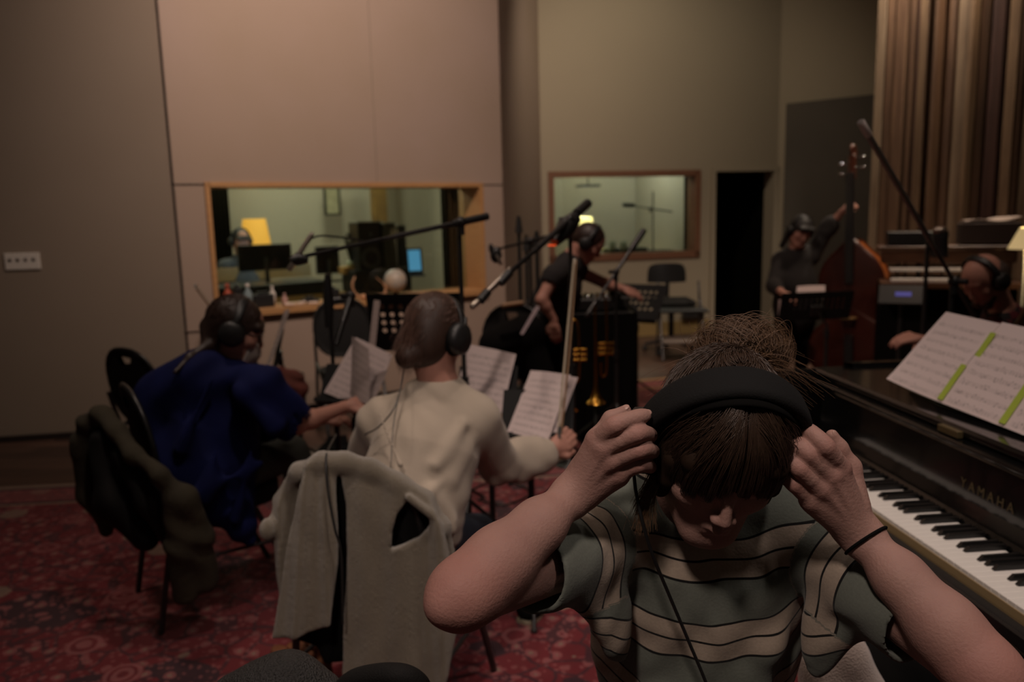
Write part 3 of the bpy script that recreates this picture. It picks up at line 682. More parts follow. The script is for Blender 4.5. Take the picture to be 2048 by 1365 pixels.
# ---------------------------------------------------------------- grand piano (keyboard along its own axis)
kA = nrm(np.array([.0837, -.9965, 0])); gA = np.array([.9965, .0837, 0]); O_ = np.array([.864, 2.58, 0])
def PN(a, b, z): return O_ + kA * a + gA * b + np.array([0, 0, z])
gloss = mat('black lacquer', (.004, .004, .004), .14, coat=.3, spec=.5)
satin = mat('black satin lacquer', (.012, .011, .011), .3, spec=.5)
ivory = mat('ivory key', '#e2ddd6', .3); ebony = mat('ebony key', (.008, .008, .008), .3); tan = mat('key front wood', '#9b8560', .6)
gold = mat('gold lettering', '#6d5f42', .4, metal=.6)
piano = empty('grand_piano', PN(.6, .5, 0), 'black grand piano with open keyboard beside the woman in the striped shirt', 'piano')
def pbox(name, a0, a1, b0, b1, z0, z1, m, bev=.004, parent=None):
    mb = MB(); mb.box(PN((a0 + a1) / 2, (b0 + b1) / 2, (z0 + z1) / 2), (a1 - a0, b1 - b0, z1 - z0), kA, gA, (0, 0, 1), bev); return mb.build(name, m, parent or piano)
KW = .0235; nW = 52; WL = nW * KW
pbox('keybed', -.09, WL + .09, -.045, .40, .60, .682, gloss)
pbox('key_slip', -.02, WL + .02, -.045, -.012, .682, .712, satin)
pbox('key_rest', -.0, WL, -.004, .16, .68, .708, tan, 0)
pbox('cheek_block', -.09, -.004, -.045, .17, .682, .745, gloss, .01); pbox('cheek_block', WL + .004, WL + .09, -.045, .17, .682, .745, gloss, .01)
pbox('arm', -.12, -.085, -.03, .30, .60, .95, gloss, .01); pbox('arm', WL + .085, WL + .12, -.03, .30, .60, .95, gloss, .01)
# white keys in one keyboard part each side of a hundred: every key its own part
for i in range(nW):
    mb = MB(); mb.box(PN((i + .5) * KW, .072, .725), (KW - .0012, .148, .020), kA, gA, (0, 0, 1), .0015); mb.build('white_key', ivory, piano)
pat = ['A', 'B', 'C', 'D', 'E', 'F', 'G']; kf = MB()
kf.box(PN(WL / 2, -.0035, .716), (WL, .002, .018), kA, gA); kf.build('key_fronts', tan, piano)
for i in range(nW - 1):
    if pat[i % 7] in 'ACDFG':
        mb = MB(); c = PN((i + 1) * KW, .10, .7415); v = []
        for (b, hw, z) in ((.052, .0052, .735), (.052, .0052, .737), (.062, .0045, .747), (.148, .0045, .7475), (.148, .0052, .735)):
            v += [PN((i + 1) * KW - hw, b, z), PN((i + 1) * KW + hw, b, z)]
        mb.add(v, [(0, 1, 3, 2), (2, 3, 5, 4), (4, 5, 7, 6), (6, 7, 9, 8), (0, 2, 4, 6, 8), (1, 9, 7, 5, 3), (0, 8, 9, 1)]); mb.build('black_key', ebony, piano)
# fallboard: concave profile rising to the shelf
mb = MB(); prof = [(.150, .738), (.158, .752), (.166, .79), (.168, .84), (.170, .90), (.176, .912), (.195, .915), (.195, .735)]
mb.prism([PN(-.004, b, z) for b, z in prof], kA * (WL + .008)); mb.build('fallboard', gloss, piano)
pbox('shelf_moulding', -.10, WL + .10, .155, .42, .915, .925, gloss, .003)
mb = MB(); mb.tube([PN(-.1, .160, .918), PN(WL + .1, .160, .918)], .006, 8); mb.build('lower_moulding', gloss, piano)
pbox('front_shelf', -.12, WL + .12, .185, .52, .925, .952, gloss, .008)
pbox('brass_plate', .62, .70, .168, .184, .9275, .945, gold, .001)
# case
rimp = [(-.12, .30), (-.12, 1.35), (-.10, 1.55), (0, 1.70), (.18, 1.75), (.36, 1.68), (.5, 1.45), (.62, 1.2), (.85, 1.0), (1.1, .9), (1.28, .75), (WL + .12, .5), (WL + .12, .30)]
rs = spline([PN(a, b, 0) for a, b in rimp], 5)
def ring(z0, z1, th, m, name):
    V = []; Fc = []; n = len(rs); cen = PN(.55, .7, 0)
    for p in rs:
        inn = p + nrm(cen - p) * th
        for q, z in ((p, z0), (p, z1), (inn, z1), (inn, z0)): V.append((q[0], q[1], z))
    for i in range(n - 1):
        for j in range(4): Fc.append((i * 4 + j, i * 4 + (j + 1) % 4, (i + 1) * 4 + (j + 1) % 4, (i + 1) * 4 + j))
    mb = MB(); mb.add(V, Fc); mb.build(name, m, piano)
ring(.60, .965, .035, gloss, 'case_rim')
mb = MB(); mb.prism([(p[0], p[1], .70) for p in rs], (0, 0, .02)); mb.build('soundboard', mat('soundboard spruce', '#6d4f30', .4, color2='#5c4126', nscale=4, stretch=(1, 12, 1)), piano)
mb = MB()
mb.prism([(p + nrm(PN(.55, .7, 0) - p) * .06)[:2].tolist() + [.80] for p in rs], (0, 0, .012)); mb.build('iron_plate', mat('bronze frame', '#6d5530', .35, metal=.5), piano)
for i in range(46):
    a = i * .024; mb = MB()
for i, (a, b) in enumerate(((.05, .2), (1.15, .2), (.2, 1.5))):
    mb = MB(); c = PN(a, b, 0); mb.lathe(c, [(.0, .02), (.03, .02), (.03, .06), (.045, .10), (.04, .3), (.055, .5), (.065, .6), (0, .6)], 16); mb.build('leg', gloss, piano)
# lettering on the fallboard
fc = bpy.data.curves.new('fallboard_lettering', 'FONT'); fc.body = 'YAMAHA'; fc.size = .034; fc.space_character = 1.55; fc.extrude = .0004; fc.align_x = 'CENTER'; fc.materials.append(gold)
tmp = bpy.data.objects.new('lettering_outline', fc); sc.collection.objects.link(tmp); bpy.context.view_layer.update(); fme = bpy.data.meshes.new_from_object(tmp.evaluated_get(bpy.context.evaluated_depsgraph_get())); bpy.data.objects.remove(tmp); fme.materials.clear(); fme.materials.append(gold); fo = bpy.data.objects.new('fallboard_lettering', fme); link(fo, piano)
tx = kA; tz = nrm(np.array([0, 0, 1.]) + gA * .02); ty_n = -gA
Mx = Matrix(((tx[0], tz[0], ty_n[0], 0), (tx[1], tz[1], ty_n[1], 0), (tx[2], tz[2], ty_n[2], 0), (0, 0, 0, 1)))
fo.matrix_world = Mx; fo.location = tuple(PN(.82, .1655, .815) - np.array(piano.location))
# music desk lying on the shelf and the taped pages
tiltd = nrm(gA * .62 + np.array([0, 0, .78]))
mb = MB(); mb.box(PN(.66, .315, .97) + tiltd * .10, (.80, .010, .22), kA, np.cross(tiltd, kA), tiltd, .004); mb.build('music_desk', gloss, piano)
smat = [sheet_mat('piano part page %d' % i, 9, True, '#cdbcb9', .62, seed=i * 3.1) for i in range(3)]
b0_ = P(1780, 766, 2.33); sp_top = P(1892, 624, 2.41); b1_ = P(2048, 871, 1.80)
pd = nrm(b1_ - b0_); up_ = (sp_top - b0_)
green = mat('green highlighter tape', '#93a336', .7)
for k in range(3):
    bl = b0_ + pd * .232 * k; br = bl + pd * .230; tl = bl + up_ * (1.0 + .02 * k); tr_ = tl + pd * .230
    pg = paper_grid('sheet_music', [bl, br, tr_, tl], smat[k], curv=(lambda u, v: .018 * (1 - v) ** 3 * (1 - u) ** 2 + .006 * math.sin(math.pi * v)) if k == 0 else (lambda u, v: .006 * math.sin(math.pi * v)))
    tag(pg, ['cream sheet music page at the far end of the piano shelf with a curling corner', 'middle sheet music page on the piano shelf between two green strips', 'nearest sheet music page on the piano shelf, cut by the frame edge'][k], 'sheet music', 'taped pages on the piano')
nn = nrm(np.cross(pd, up_))
for k, (u0, v0, v1, w_) in enumerate(((.232, .50, .86, .022), (.232, .02, .44, .022), (.464, .50, .84, .022), (.464, .02, .46, .022))):
    # strips follow the page joins, slightly slanted
    a = b0_ + pd * (u0 + (.012 if k % 2 == 0 else -.004)) + up_ * v0 + nn * .004; b = b0_ + pd * (u0 + (.012 if k % 2 == 0 else -.004)) + up_ * v1 + nn * .010
    aa, bb = a - pd * w_ / 2, a + pd * w_ / 2; mb = MB(); mb.prism([aa, bb, bb + (b - a), aa + (b - a)], nn * .0006)
    tag(mb.build('tape_strip', green, None, tuple(a)), ['upper green strip on the first join of the piano pages', 'lower green strip on the first join of the piano pages', 'upper green strip on the second join of the piano pages', 'lower green strip on the second join of the piano pages'][k], 'tape', 'green strips on the piano pages')

# ---------------------------------------------------------------- chairs in the room
stack_chair('black banquet chair under the blue-shirted woman, an olive coat over its back', (-1.44 + .07, 2.89 + .05), (.817, .577, 0))
stack_chair('empty black banquet chair with hand slot behind the woman in blue', (-1.86, 3.92), (.52, .85, 0), back_h=.87)
stack_chair('black banquet chair with hand slot standing against the window wall', (-1.22, 5.72), (.35, -.9, 0), tilt=.10, back_h=.90)
stack_chair('black banquet chair under the sweater woman, mostly covered by the cream coat', (-.43, 2.06), (.30, .954, 0), slot=False, back_h=.84)
stack_chair('black banquet chair beside the standing woman with a case resting on it', (-.02, 4.75), (-.45, -.9, 0), back_h=.93)

# ---------------------------------------------------------------- stands in the strings section
music_stand('black music stand with rows of round holes seen from behind beyond the sweater woman', (-.42, 3.92), P(832, 645, 3.8), (.10, .93, .28), w_=.46, h=.30, rows=5, cols=8)
music_stand('music stand before the sweater woman holding the right-hand stack of pages', (.06, 2.95), P(1075, 830, 2.92), (-.12, -.80, .55), w_=.27, h=.20, holes=False)
music_stand('music stand behind the sweater woman, holding one tilted page', (-.10, 3.22), P(975, 780, 3.14), (-.10, -.85, .5), w_=.24, h=.20, holes=False, ang=1.2)
music_stand('music stand with twin poles under the pages held by the woman in blue', (-.68, 3.32), P(700, 770, 3.30), (-.25, -.80, .5), w_=.26, h=.18, holes=False, ang=.2)
music_stand('thin music stand seen edge-on beyond the blue shirt', (-1.36, 4.62), P(556, 700, 4.55), (-.93, -.30, .25), w_=.36, h=.28, holes=False, ang=.9)
pm = [sheet_mat('string part %s' % 'abcd'[i], 10, True, '#c6b6b4', .7, seed=5 + i * 2.3) for i in range(4)]
def page(corn, m, label, curl=.008, group='string parts on the stands'):
    return tag(paper_grid('sheet_music', corn, m, curl=curl), label, 'sheet music', group)
page([P(1024, 866, 2.88), P(1105, 890, 2.80), P(1156, 757, 2.98), P(1076, 748, 3.06)], pm[1], 'rear page of the right-hand stack beside the upright bow')
page([P(1014, 864, 2.86), P(1095, 887, 2.78), P(1142, 752, 2.97), P(1062, 743, 3.05)], pm[0], 'front page of the right-hand stack, full of staves, before the sweater woman')
page([P(900, 822, 3.10), P(1000, 840, 3.02), P(1033, 710, 3.16), P(938, 690, 3.25)], pm[2], 'single tilted page showing beyond the shoulder of the cream sweater')
page([P(648, 785, 3.28), P(738, 822, 3.18), P(786, 712, 3.30), P(712, 676, 3.42)], pm[3], 'broad page held at its lower edge by the woman in blue', group='pages in the hand of the woman in blue')
page([P(700, 790, 3.20), P(738, 812, 3.10), P(742, 700, 3.26), P(708, 674, 3.34)], sheet_mat('grey part', 8, False, '#9a8c88', .6, seed=9), 'narrow folded grey page in front of the broad page', curl=.02, group='pages in the hand of the woman in blue')
page([P(722, 818, 3.14), P(742, 812, 3.12), P(778, 742, 3.24), P(752, 752, 3.26)], sheet_mat('grey part b', 5, False, '#978986', .5, seed=12), 'small drooping page below the broad page', curl=.01, group='pages in the hand of the woman in blue')
page([P(532, 735, 4.60), P(541, 728, 4.40), P(584, 620, 4.48), P(572, 626, 4.68)], sheet_mat('edge part', 9, True, '#c8bab5', .6), 'curved page seen edge-on on the thin stand beyond the blue shirt', curl=.02)
page([P(737, 700, 3.74), P(750, 702, 3.72), P(760, 602, 3.76), P(748, 600, 3.78)], sheet_mat('strip part', 9, True, '#bba9a4', .3), 'page edge standing at the left of the perforated stand', curl=.0)

# microphone stands
def mic_on(root, tip, d, cable=None, L_=.15, r=.011, m=None): 
    mic_shape(root, tip, d, L_, r, m)
silver = mat('nickel microphone', '#a59a8e', .3, metal=.8)
m1b = P(918, 444, 3.10)
s1 = stand('tall microphone stand with a long boom reaching across the control room window', (m1b[0], 3.10), 1.49, P(612, 512, 2.75), P(975, 433, 3.16), cw=.16)
s1p = P(596, 518, 2.74); mb = MB(); mb.tube([P(582, 523, 2.73), s1p, P(616, 520, 2.75)], [.014, .024, .012], 12); mb.build('shock_mount', M['black'], s1)
mic_shape(s1, P(577, 541, 2.72), P(577, 541, 2.72) - P(606, 496, 2.75), .155, .0095, silver)
mb = MB(); mb.tube(spline([P(609, 492, 2.75), P(622, 478, 2.77), P(645, 472, 2.8), P(690, 476, 2.84), P(725, 482, 2.9)], 6), .0035, 8); mb.build('cable', M['black'], s1)
m2b = P(1140, 462, 3.5)
s2 = stand('microphone stand with a thick boom sloping down beside the sweater woman', (m2b[0], 3.5), m2b[2], P(975, 585, 2.95), P(1176, 407, 3.62), cw=.12, boom_r=.010)
mb = MB(); mb.tube([P(1110, 485, 3.42), P(1132, 455, 3.48), P(1150, 436, 3.53)], [.02, .045, .03], 12); mb.build('boom_joint', M['black'], s2)
mic_shape(s2, P(943, 616, 2.88), P(943, 616, 2.88) - P(1000, 558, 2.98), .24, .012, silver)
mb = MB(); mb.tube([P(960, 602, 2.90), P(975, 584, 2.93)], .017, 12); mb.tube([P(1000, 567, 2.97), P(1020, 545, 3.0)], .016, 12); mb.build('microphone_clip', M['black'], s2)
mb = MB(); c_ = P(1104, 490, 3.43); mb.cyl(c_, c_ - np.array([0, 0, .004]), .018); mb.build('tally_light', mat('orange tally light', '#c0502a', .5, emit='#e0481c', estr=1.2), s2)
s3b = P(655, 548, 3.45)
s3 = stand('short microphone stand standing before the wall chair', (s3b[0], 3.45), s3b[2], P(672, 690, 3.40), P(702, 592, 3.52), boom_r=.012, ang=.8)
mb = MB(); mb.tube([P(655, 548, 3.45), P(657, 600, 3.45), P(658, 655, 3.45)], [.012, .024, .018], 12); mb.build('microphone_body', M['black'], s3)
for (px, top, Y, lb) in ((1037, 432, 5.3, 'upright stand pole leftmost of the cluster behind the standing woman'), (1052, 470, 5.6, 'thin stand pole between its two neighbours left of the standing woman'), (1073, 462, 5.1, 'stand pole nearest to the standing woman in the pole cluster')):
    q = P(px, top, Y); r_ = stand(lb, (q[0], Y), q[2], r=.012, ang=px * .1)
    mb = MB(); mb.tube([q - np.array([0, 0, .02]), q - np.array([0, 0, .11])], [.016, .026], 12); mb.build('pole_joint', M['black'], r_)
q4 = P(1060, 486, 4.9)
s4 = stand('microphone stand with a short boom left of the standing woman', (q4[0], 4.9), q4[2], P(998, 498, 4.75), P(1108, 470, 5.0), boom_r=.008)
mb = MB(); mb.ell(P(992, 510, 4.74), (.035, .03, .05)); mb.ell(P(982, 497, 4.74), (.015, .015, .03)); mb.build('shock_mount', M['black'], s4); mic_shape(s4, P(1003, 530, 4.72), (.4, 0, -.8), .07, .012, silver)
q5 = P(1232, 547, 4.7)
s5 = stand('microphone stand with raised diagonal boom in front of the back window', (q5[0], 4.7), q5[2], P(1178, 625, 4.55), P(1288, 461, 4.85), cw=.16, boom_r=.009, ang=.6, leg=.38)
mic_shape(s5, P(1172, 634, 4.53), (-.5, -.2, -.7), .10, .012, M['gunmetal'])
music_stand('dark perforated music stand to the right of the standing woman', (.95, 6.0), P(1266, 606, 5.85), (-.42, -.62, .66), w_=.46, h=.34, ang=.4)
s6b = P(1856, 480, 4.2)
s6 = stand('dark microphone stand with a round shiny microphone before the keyboard', (s6b[0], 4.2), 1.33, P(1858, 500, 4.2), P(1880, 488, 4.15), ang=.2, r=.011)
mb = MB(); mb.tube([P(1880, 455, 4.12), P(1881, 470, 4.12), P(1881, 478, 4.12), P(1882, 515, 4.12)], [.030, .040, .036, .034], 16); mb.build('microphone_body', M['black_metal'], s6)
mb = MB(); mb.ell(P(1880, 461, 4.11), (.036, .03, .022)); mb.build('microphone_grille', silver, s6)
big_a = P(1948, 632, 3.25); big_b = P(1721, 243, 2.62); bs = P(1905, 560, 3.12)
s7 = stand('long telescopic boom rising over the piano towards the wooden slats', (bs[0], 3.12), bs[2], big_a, big_b, boom_r=.0075, boom_m=mat('satin steel tube', (.22, .21, .20), .35, metal=.7), ang=1)
dd = nrm(big_a - big_b); mb = MB(); mb.tube([big_b, big_b + dd * .004, big_b + dd * .068, big_b + dd * .072], [.009, .0125, .0125, .009], 14); mb.build('counterweight', mat('grey rubber grip', '#c4b6ae', .6), s7)
# floor microphone by the window wall
fm = empty('floor_microphone', PZ(606, 838), 'large dark condenser microphone on a low stand on the floor near the window wall', 'microphone')
b = PZ(606, 838); mb = MB(); mb.tube([b + np.array([0, 0, .13]), b + np.array([0, 0, .14]), b + np.array([0, 0, .33]), b + np.array([0, 0, .36])], [.03, .034, .034, .026], 16); mb.build('microphone_body', mat('dark green enamel', '#23261f', .4), fm)
mb = MB(); mb.lathe(b, [(0, 0), (.09, 0), (.09, .02), (.012, .03), (.012, .14), (0, .14)], 20); mb.build('stand_base', M['black_metal'], fm)

# ---------------------------------------------------------------- control room contents
def PW(px, py, off):
    """point on the plane parallel to the window wall, off metres behind it"""
    d = R_CAM @ np.array([(px - 1024) / F_PX, -(py - 682.5) / F_PX, -1.0]); o = p3(A1 + n1 * off, 0); nn_ = p3(n1, 0)
    t = ((o - np.array([0, 0, EYE])) @ nn_) / (d @ nn_); return np.array([0, 0, EYE]) + d * t
E1 = p3(e1, 0); N1 = p3(n1, 0)
warmshade = mat('glowing yellow lampshade', '#d8a850', .8, emit='#f0a83a', estr=.55)
paleshade = mat('glowing pale lampshade', '#f0e6b8', .8, emit='#ffe89a', estr=1.9)
def lamp(label, c, r0, r1, h, stem, m, energy, colr, base=0.0):
    root = empty('table_lamp', (c[0], c[1], base), label, 'lamp'); c = np.array(c)
    mb = MB(); mb.lathe(c, [(r0, 0), (r1, h)], 28); mb.lathe(c, [(r0 - .003, 0), (r1 - .003, h)], 28); mb.build('lamp_shade', m, root)
    mb = MB(); mb.lathe((c[0], c[1], base), [(0, 0), (.09, 0), (.09, .02), (.012, .04), (.012, c[2] - base + h * .5), (0, c[2] - base + h * .5)], 16); mb.build('stem', M['black_metal'], root)
    if base > .1:
        tb__ = empty('side_table', (c[0], c[1], 0), 'small table under the ' + label, 'table'); tb__['label'] = 'small side table under the ' + ('yellow lamp in the control room' if base > .7 else 'pale lamp in the booth')
        mb = MB(); mb.box((c[0], c[1], base - .015), (.34, .34, .025), bev=.004); mb.build('table_top', M['oak'], tb__)
        for ax in (-1, 1):
            for ay in (-1, 1): mb = MB(); mb.cyl((c[0] + .14 * ax, c[1] + .14 * ay, 0), (c[0] + .14 * ax, c[1] + .14 * ay, base - .027), .014); mb.build('leg', M['oak'], tb__)
    lt = light('lamp_bulb', 'POINT', (c[0], c[1], c[2] + h * .6), (0, 0, 0), energy, colr, .04); return root
lb = PW(512, 492, 2.35); lt_ = PW(512, 438, 2.35)
lamp('glowing yellow table lamp behind the masked engineer in the control room', (lb[0], lb[1], lb[2]), .155, .115, lt_[2] - lb[2], 1, warmshade, 16, (1, .84, .50), .75)
for x_, pw in ((.9, 40), (2.0, 42)):
    c = A1 + e1 * x_ + n1 * 1.9; light('control_room_ceiling_lamp', 'POINT', (c[0], c[1], 2.5), (0, 0, 0), pw, (1, .98, .80), .15)
ddark = mat('dark curtain', '#16140f', .95, spec=0)
def curtain(name, a, b, z0, z1, m, label, amp=.03, nw=9):
    mb = MB(); a = np.array(a, float); b = np.array(b, float); d = b - a; nr = nrm(np.array([-d[1], d[0]]))
    V = []; n = nw * 8
    for side in (0, 1):
        for i in range(n + 1):
            t = i / n; q = a + d * t + nr * (amp * math.sin(t * nw * 2 * math.pi) + side * .008)
            V += [(q[0], q[1], z0), (q[0], q[1], z1)]
    Fc = [(2 * i, 2 * i + 2, 2 * i + 3, 2 * i + 1) for i in range(n)]; o = 2 * (n + 1); Fc += [(o + 2 * i, o + 2 * i + 1, o + 2 * i + 3, o + 2 * i + 2) for i in range(n)]
    mb.add(V, Fc, True); return tag(mb.build(name, m, None, (a[0], a[1], z0)), label, 'curtain')
ca = PW(432, 500, 2.4); cb = PW(465, 500, 2.4); curtain('curtain', ca[:2] - e1 * .25, cb[:2], .02, 2.6, ddark, 'dark curtain in the far corner of the control room behind the engineer')
ca = PW(884, 480, .75); cb = PW(914, 480, .55); curtain('curtain', ca[:2], cb[:2] + e1 * .1, .02, 2.6, mat('brown grey curtain', '#2b2620', .95), 'dark curtain hanging just behind the right end of the control room window', nw=4)
# picture, wood post
pc = PW(664, 400, 2.98); pf = empty('framed_picture', tuple(pc), 'small framed picture hanging high on the control room back wall', 'picture')
mb = MB(); 
for sx, sz, cx, cz in ((.20, .02, 0, .17), (.20, .02, 0, -.17), (.02, .36, .09, 0), (.02, .36, -.09, 0)): mb.box(pc + E1 * cx + np.array([0, 0, cz]), (sx, .03, sz), E1, N1)
mb.build('frame', M['black'], pf); mb = MB(); mb.box(pc + N1 * .005, (.17, .01, .34), E1, N1); mb.build('picture_sheet', mat('dull print', '#7d7a62', .8, color2='#a09c80', nscale=12), pf)
pc = PW(757, 400, 2.92); mb = MB(); mb.box((pc[0], pc[1], 1.35), (.17, .10, 2.66), E1, N1); struct(mb.build('trim_7', mat('wooden post', '#8a6c3a', .6, color2='#6f5630', nscale=5)))
# desk, monitors, loudspeakers, laptop
dsk = empty('mixing_desk', PW(600, 620, 1.15) * np.array([1, 1, 0]), 'long wooden mixing desk with a black console in the control room', 'desk')
dc = A1 + e1 * .95 + n1 * 1.35
mb = MB(); mb.box((dc[0], dc[1], .80), (1.5, .75, .05), E1, N1); mb.build('desk_top', mat('desk wood', '#a5834f', .5), dsk)
mb = MB(); mb.box((dc[0], dc[1], .4), (1.4, .6, .74), E1, N1); mb.build('cabinet', M['black'], dsk)
dcc = dc - n1 * .1; mb = MB(); mb.box((dcc[0] + e1[0] * .05, dcc[1] + e1[1] * .05, .885), (1.1, .5, .12), E1, N1, (0, 0, 1), .01); mb.build('console', M['black'], dsk)
mb = MB(); q = dc + n1 * .48; mb.box((q[0], q[1], 1.0), (1.5, .04, .13), E1, N1); mb.build('desk_riser', mat('riser wood', '#a5834f', .5), dsk)
def monitor(label, pxc, pyc, off, w_, h, yaw=0.0, screen=None, stand_h=.2, scol=None):
    c = PW(pxc, pyc, off); ca_, sa = math.cos(yaw), math.sin(yaw); X = E1 * ca_ + N1 * sa; Yv = -E1 * sa + N1 * ca_
    root = empty('computer_monitor', c - np.array([0, 0, h / 2 + stand_h]), label, 'monitor'); mb = MB(); mb.box(c, (w_, .035, h), X, Yv, (0, 0, 1), .006); mb.build('display_housing', M['black'], root)
    mb = MB(); mb.box(c + Yv * .0185, (w_ - .02, .001, h - .02), X, Yv); mb.build('screen', mat('lit monitor screen', (.3, .4, .5), .5, emit='#a8d0f0', estr=2.2), root)
    mb = MB(); mb.cyl(c + Yv * -.03 - np.array([0, 0, h / 2 + stand_h]), c - Yv * .03, .02, n=10); mb.box(c - Yv * .03 - np.array([0, 0, h / 2 + stand_h - .008]), (.22, .16, .015), X, Yv); mb.build('stand', M['gunmetal'], root)
    return root
monitor('wide black computer monitor seen from behind in front of the engineer', 530, 515, 1.35, .50, .24, .0, stand_h=.12)
monitor('smaller black computer monitor right of the wide one', 655, 520, 1.45, .24, .27, .0, stand_h=.08)
def speaker(label, pxc, y0, y1, off, w_, d_, cone=True, yaw=0.0, m=None):
    t = PW(pxc, y0, off); bt_ = PW(pxc, y1, off); h = t[2] - bt_[2]; c = (t + bt_) / 2; X = E1 * math.cos(yaw) + N1 * math.sin(yaw); Yv = -E1 * math.sin(yaw) + N1 * math.cos(yaw)
    root = empty('loudspeaker', bt_, label, 'loudspeaker'); mb = MB(); mb.box(c + Yv * d_ / 2, (w_, d_, h), X, Yv, (0, 0, 1), .008); mb.build('cabinet', m or M['black'], root)
    if cone:
        mb = MB(); mb.lathe(c - np.array([0, 0, h * .12]) - Yv * .012, [(0, .035), (.03, .03), (w_ * .36, .0), (w_ * .42, -.002), (w_ * .42, .012)], 24, axis=-Yv * -1); mb.build('woofer', M['gunmetal'], root)
        mb = MB(); mb.ell(c + np.array([0, 0, h * .28]) - Yv * .0, (.022, .022, .022)); mb.build('tweeter', M['gunmetal'], root)
    mb = MB(); mb.box(np.array([c[0], c[1], t[2] + .006]) + Yv * d_ / 2, (w_ + .01, d_ + .01, .012), X, Yv); mb.build('top_panel', mat('pale cabinet top', '#8f9089', .5), root); return root
speaker('large black loudspeaker in the control room left of the globe', 742, 445, 560, 1.1, .25, .22)
speaker('grey slim loudspeaker standing right behind the globe', 782, 447, 555, 1.05, .13, .22, cone=False, m=mat('dark grey cabinet', '#34332c', .6))
speaker('narrow black loudspeaker beside the blue-lit laptop', 805, 452, 560, 1.2, .10, .22, cone=False)
mb = MB(); q = PW(765, 590, 1.12); mb.box((q[0] + N1[0] * .1, q[1] + N1[1] * .1, .52), (.62, .3, .98), E1, N1, (0, 0, 1), .01); tag(mb.build('equipment_rack', M['black'], None, (q[0], q[1], 0)), 'low black equipment rack carrying the loudspeakers in the control room', 'rack')
lc = PW(829, 523, .95); lr = empty('laptop', lc - np.array([0, 0, .12]), 'open laptop with a glowing blue screen beyond the globe', 'laptop')
Xl = nrm(E1 * .93 - N1 * .35); Yl = np.cross([0, 0, 1], Xl); Zl = nrm(np.array([0, 0, 1.]) + Yl * .25)
mb = MB(); mb.box(lc, (.155, .012, .26), Xl, np.cross(Zl, Xl), Zl, .003); mb.build('lid', M['black'], lr)
mb = MB(); mb.box(lc - np.cross(Zl, Xl) * .0075 + Zl * .008, (.120, .002, .205), Xl, np.cross(Zl, Xl), Zl); mb.build('screen', mat('blue screen', (.1, .3, .5), .4, emit='#4f93c4', estr=.75), lr)
mb = MB(); mb.box(lc - Zl * .135 - Yl * .07 , (.15, .16, .014), Xl, Yl); mb.build('keyboard_base', M['black'], lr)
# plant-like wooden toy behind the second monitor
tb = PW(703, 540, 1.3); mb = MB(); mb.box(tb - np.array([0, 0, .0]), (.22, .15, .07), E1, N1, (0, 0, 1), .004); tag(mb.build('wooden_box', mat('box wood', '#b08a52', .6), None, tuple(tb)), 'pale wooden box between the second monitor and the large loudspeaker', 'box')
pl = empty('potted_plant', tb + np.array([0, 0, .035]), 'small leafy plant with dark curling stems on the pale wooden box', 'plant')
mb = MB(); mb.lathe(tb + np.array([0, 0, .035]), [(0, 0), (.035, 0), (.045, .05), (0, .05)], 14); mb.build('pot', mat('pale pot', '#a8b6a4', .6), pl)
for k, (a, b) in enumerate((((.06, .10), (.02, .24)), ((-.02, .14), (-.05, .25)), ((.03, .18), (-.03, .28)), ((.1, .04), (.08, .16)))):
    mb = MB(); q = tb + np.array([0, 0, .08]); mb.tube(spline([q, q + E1 * a[0] + np.array([0, 0, a[1]]), q + E1 * b[0] + np.array([0, 0, b[1]])], 6), [.010 + .012 * math.sin(math.pi * i / 12) for i in range(13)], 8); mb.build('leaf', mat('dark leaf %d' % k, '#26271c', .7), pl)
# things on the window sill
SZ = W1[2] + .012
def sill(px, py_hint, off): q = PW(px, py_hint, off); return np.array([q[0], q[1], SZ])
g0 = sill(791, 575, .12); gr = .098; gb = empty('globe', g0, 'pale desk globe standing on the control room window sill', 'globe')
mb = MB(); mb.ell(g0 + np.array([0, 0, gr + .03]), gr, n=32, m=20); mb.build('sphere', mat('globe paper', '#a99884', .5, color2='#8d8f8c', nscale=9, namt=.3), gb)
mb = MB(); mb.lathe(g0, [(0, 0), (.055, 0), (.055, .008), (.02, .02), (.018, .032), (0, .034)], 20); mb.tube([g0 + np.array([0, 0, gr + .03]) + (E1 * math.sin(t) + np.array([0, 0, -math.cos(t)])) * (gr + .006) for t in np.linspace(-.2, 2.9, 20)], .003, 6); mb.build('stand', mat('brass stand', '#9b7a46', .4, metal=.5), gb)
horn = mat('antler', '#a9805f', .6)
an = empty('antler', sill(735, 600, .08), 'curved antler lying on the window sill left of the globe', 'antler'); q = sill(735, 600, .08)
mb = MB(); mb.tube(spline([q + E1 * -.10 + np.array([0, 0, .19]), q + E1 * -.13 + np.array([0, 0, .12]), q + E1 * -.09 + np.array([0, 0, .03]), q + E1 * .02 + np.array([0, 0, .018]), q + E1 * .18 + np.array([0, 0, .02])], 6), [.004] + [.009] * 10 + [.013] * 14, 8); mb.tube(spline([q + E1 * .16 + np.array([0, 0, .02]), q + E1 * .17 + np.array([0, 0, .09]), q + E1 * .09 + np.array([0, 0, .17])], 6), [.011] * 8 + [.004] * 5, 8); mb.build('beam', horn, an)
q = sill(728, 600, .02); mb = MB(); mb.ell(q + np.array([0, 0, .022]), (.03, .024, .022)); tag(mb.build('candle_holder', mat('amber glass', '#b98358', .4), None, tuple(q)), 'small amber candle holder beside the antler on the sill', 'candle holder')
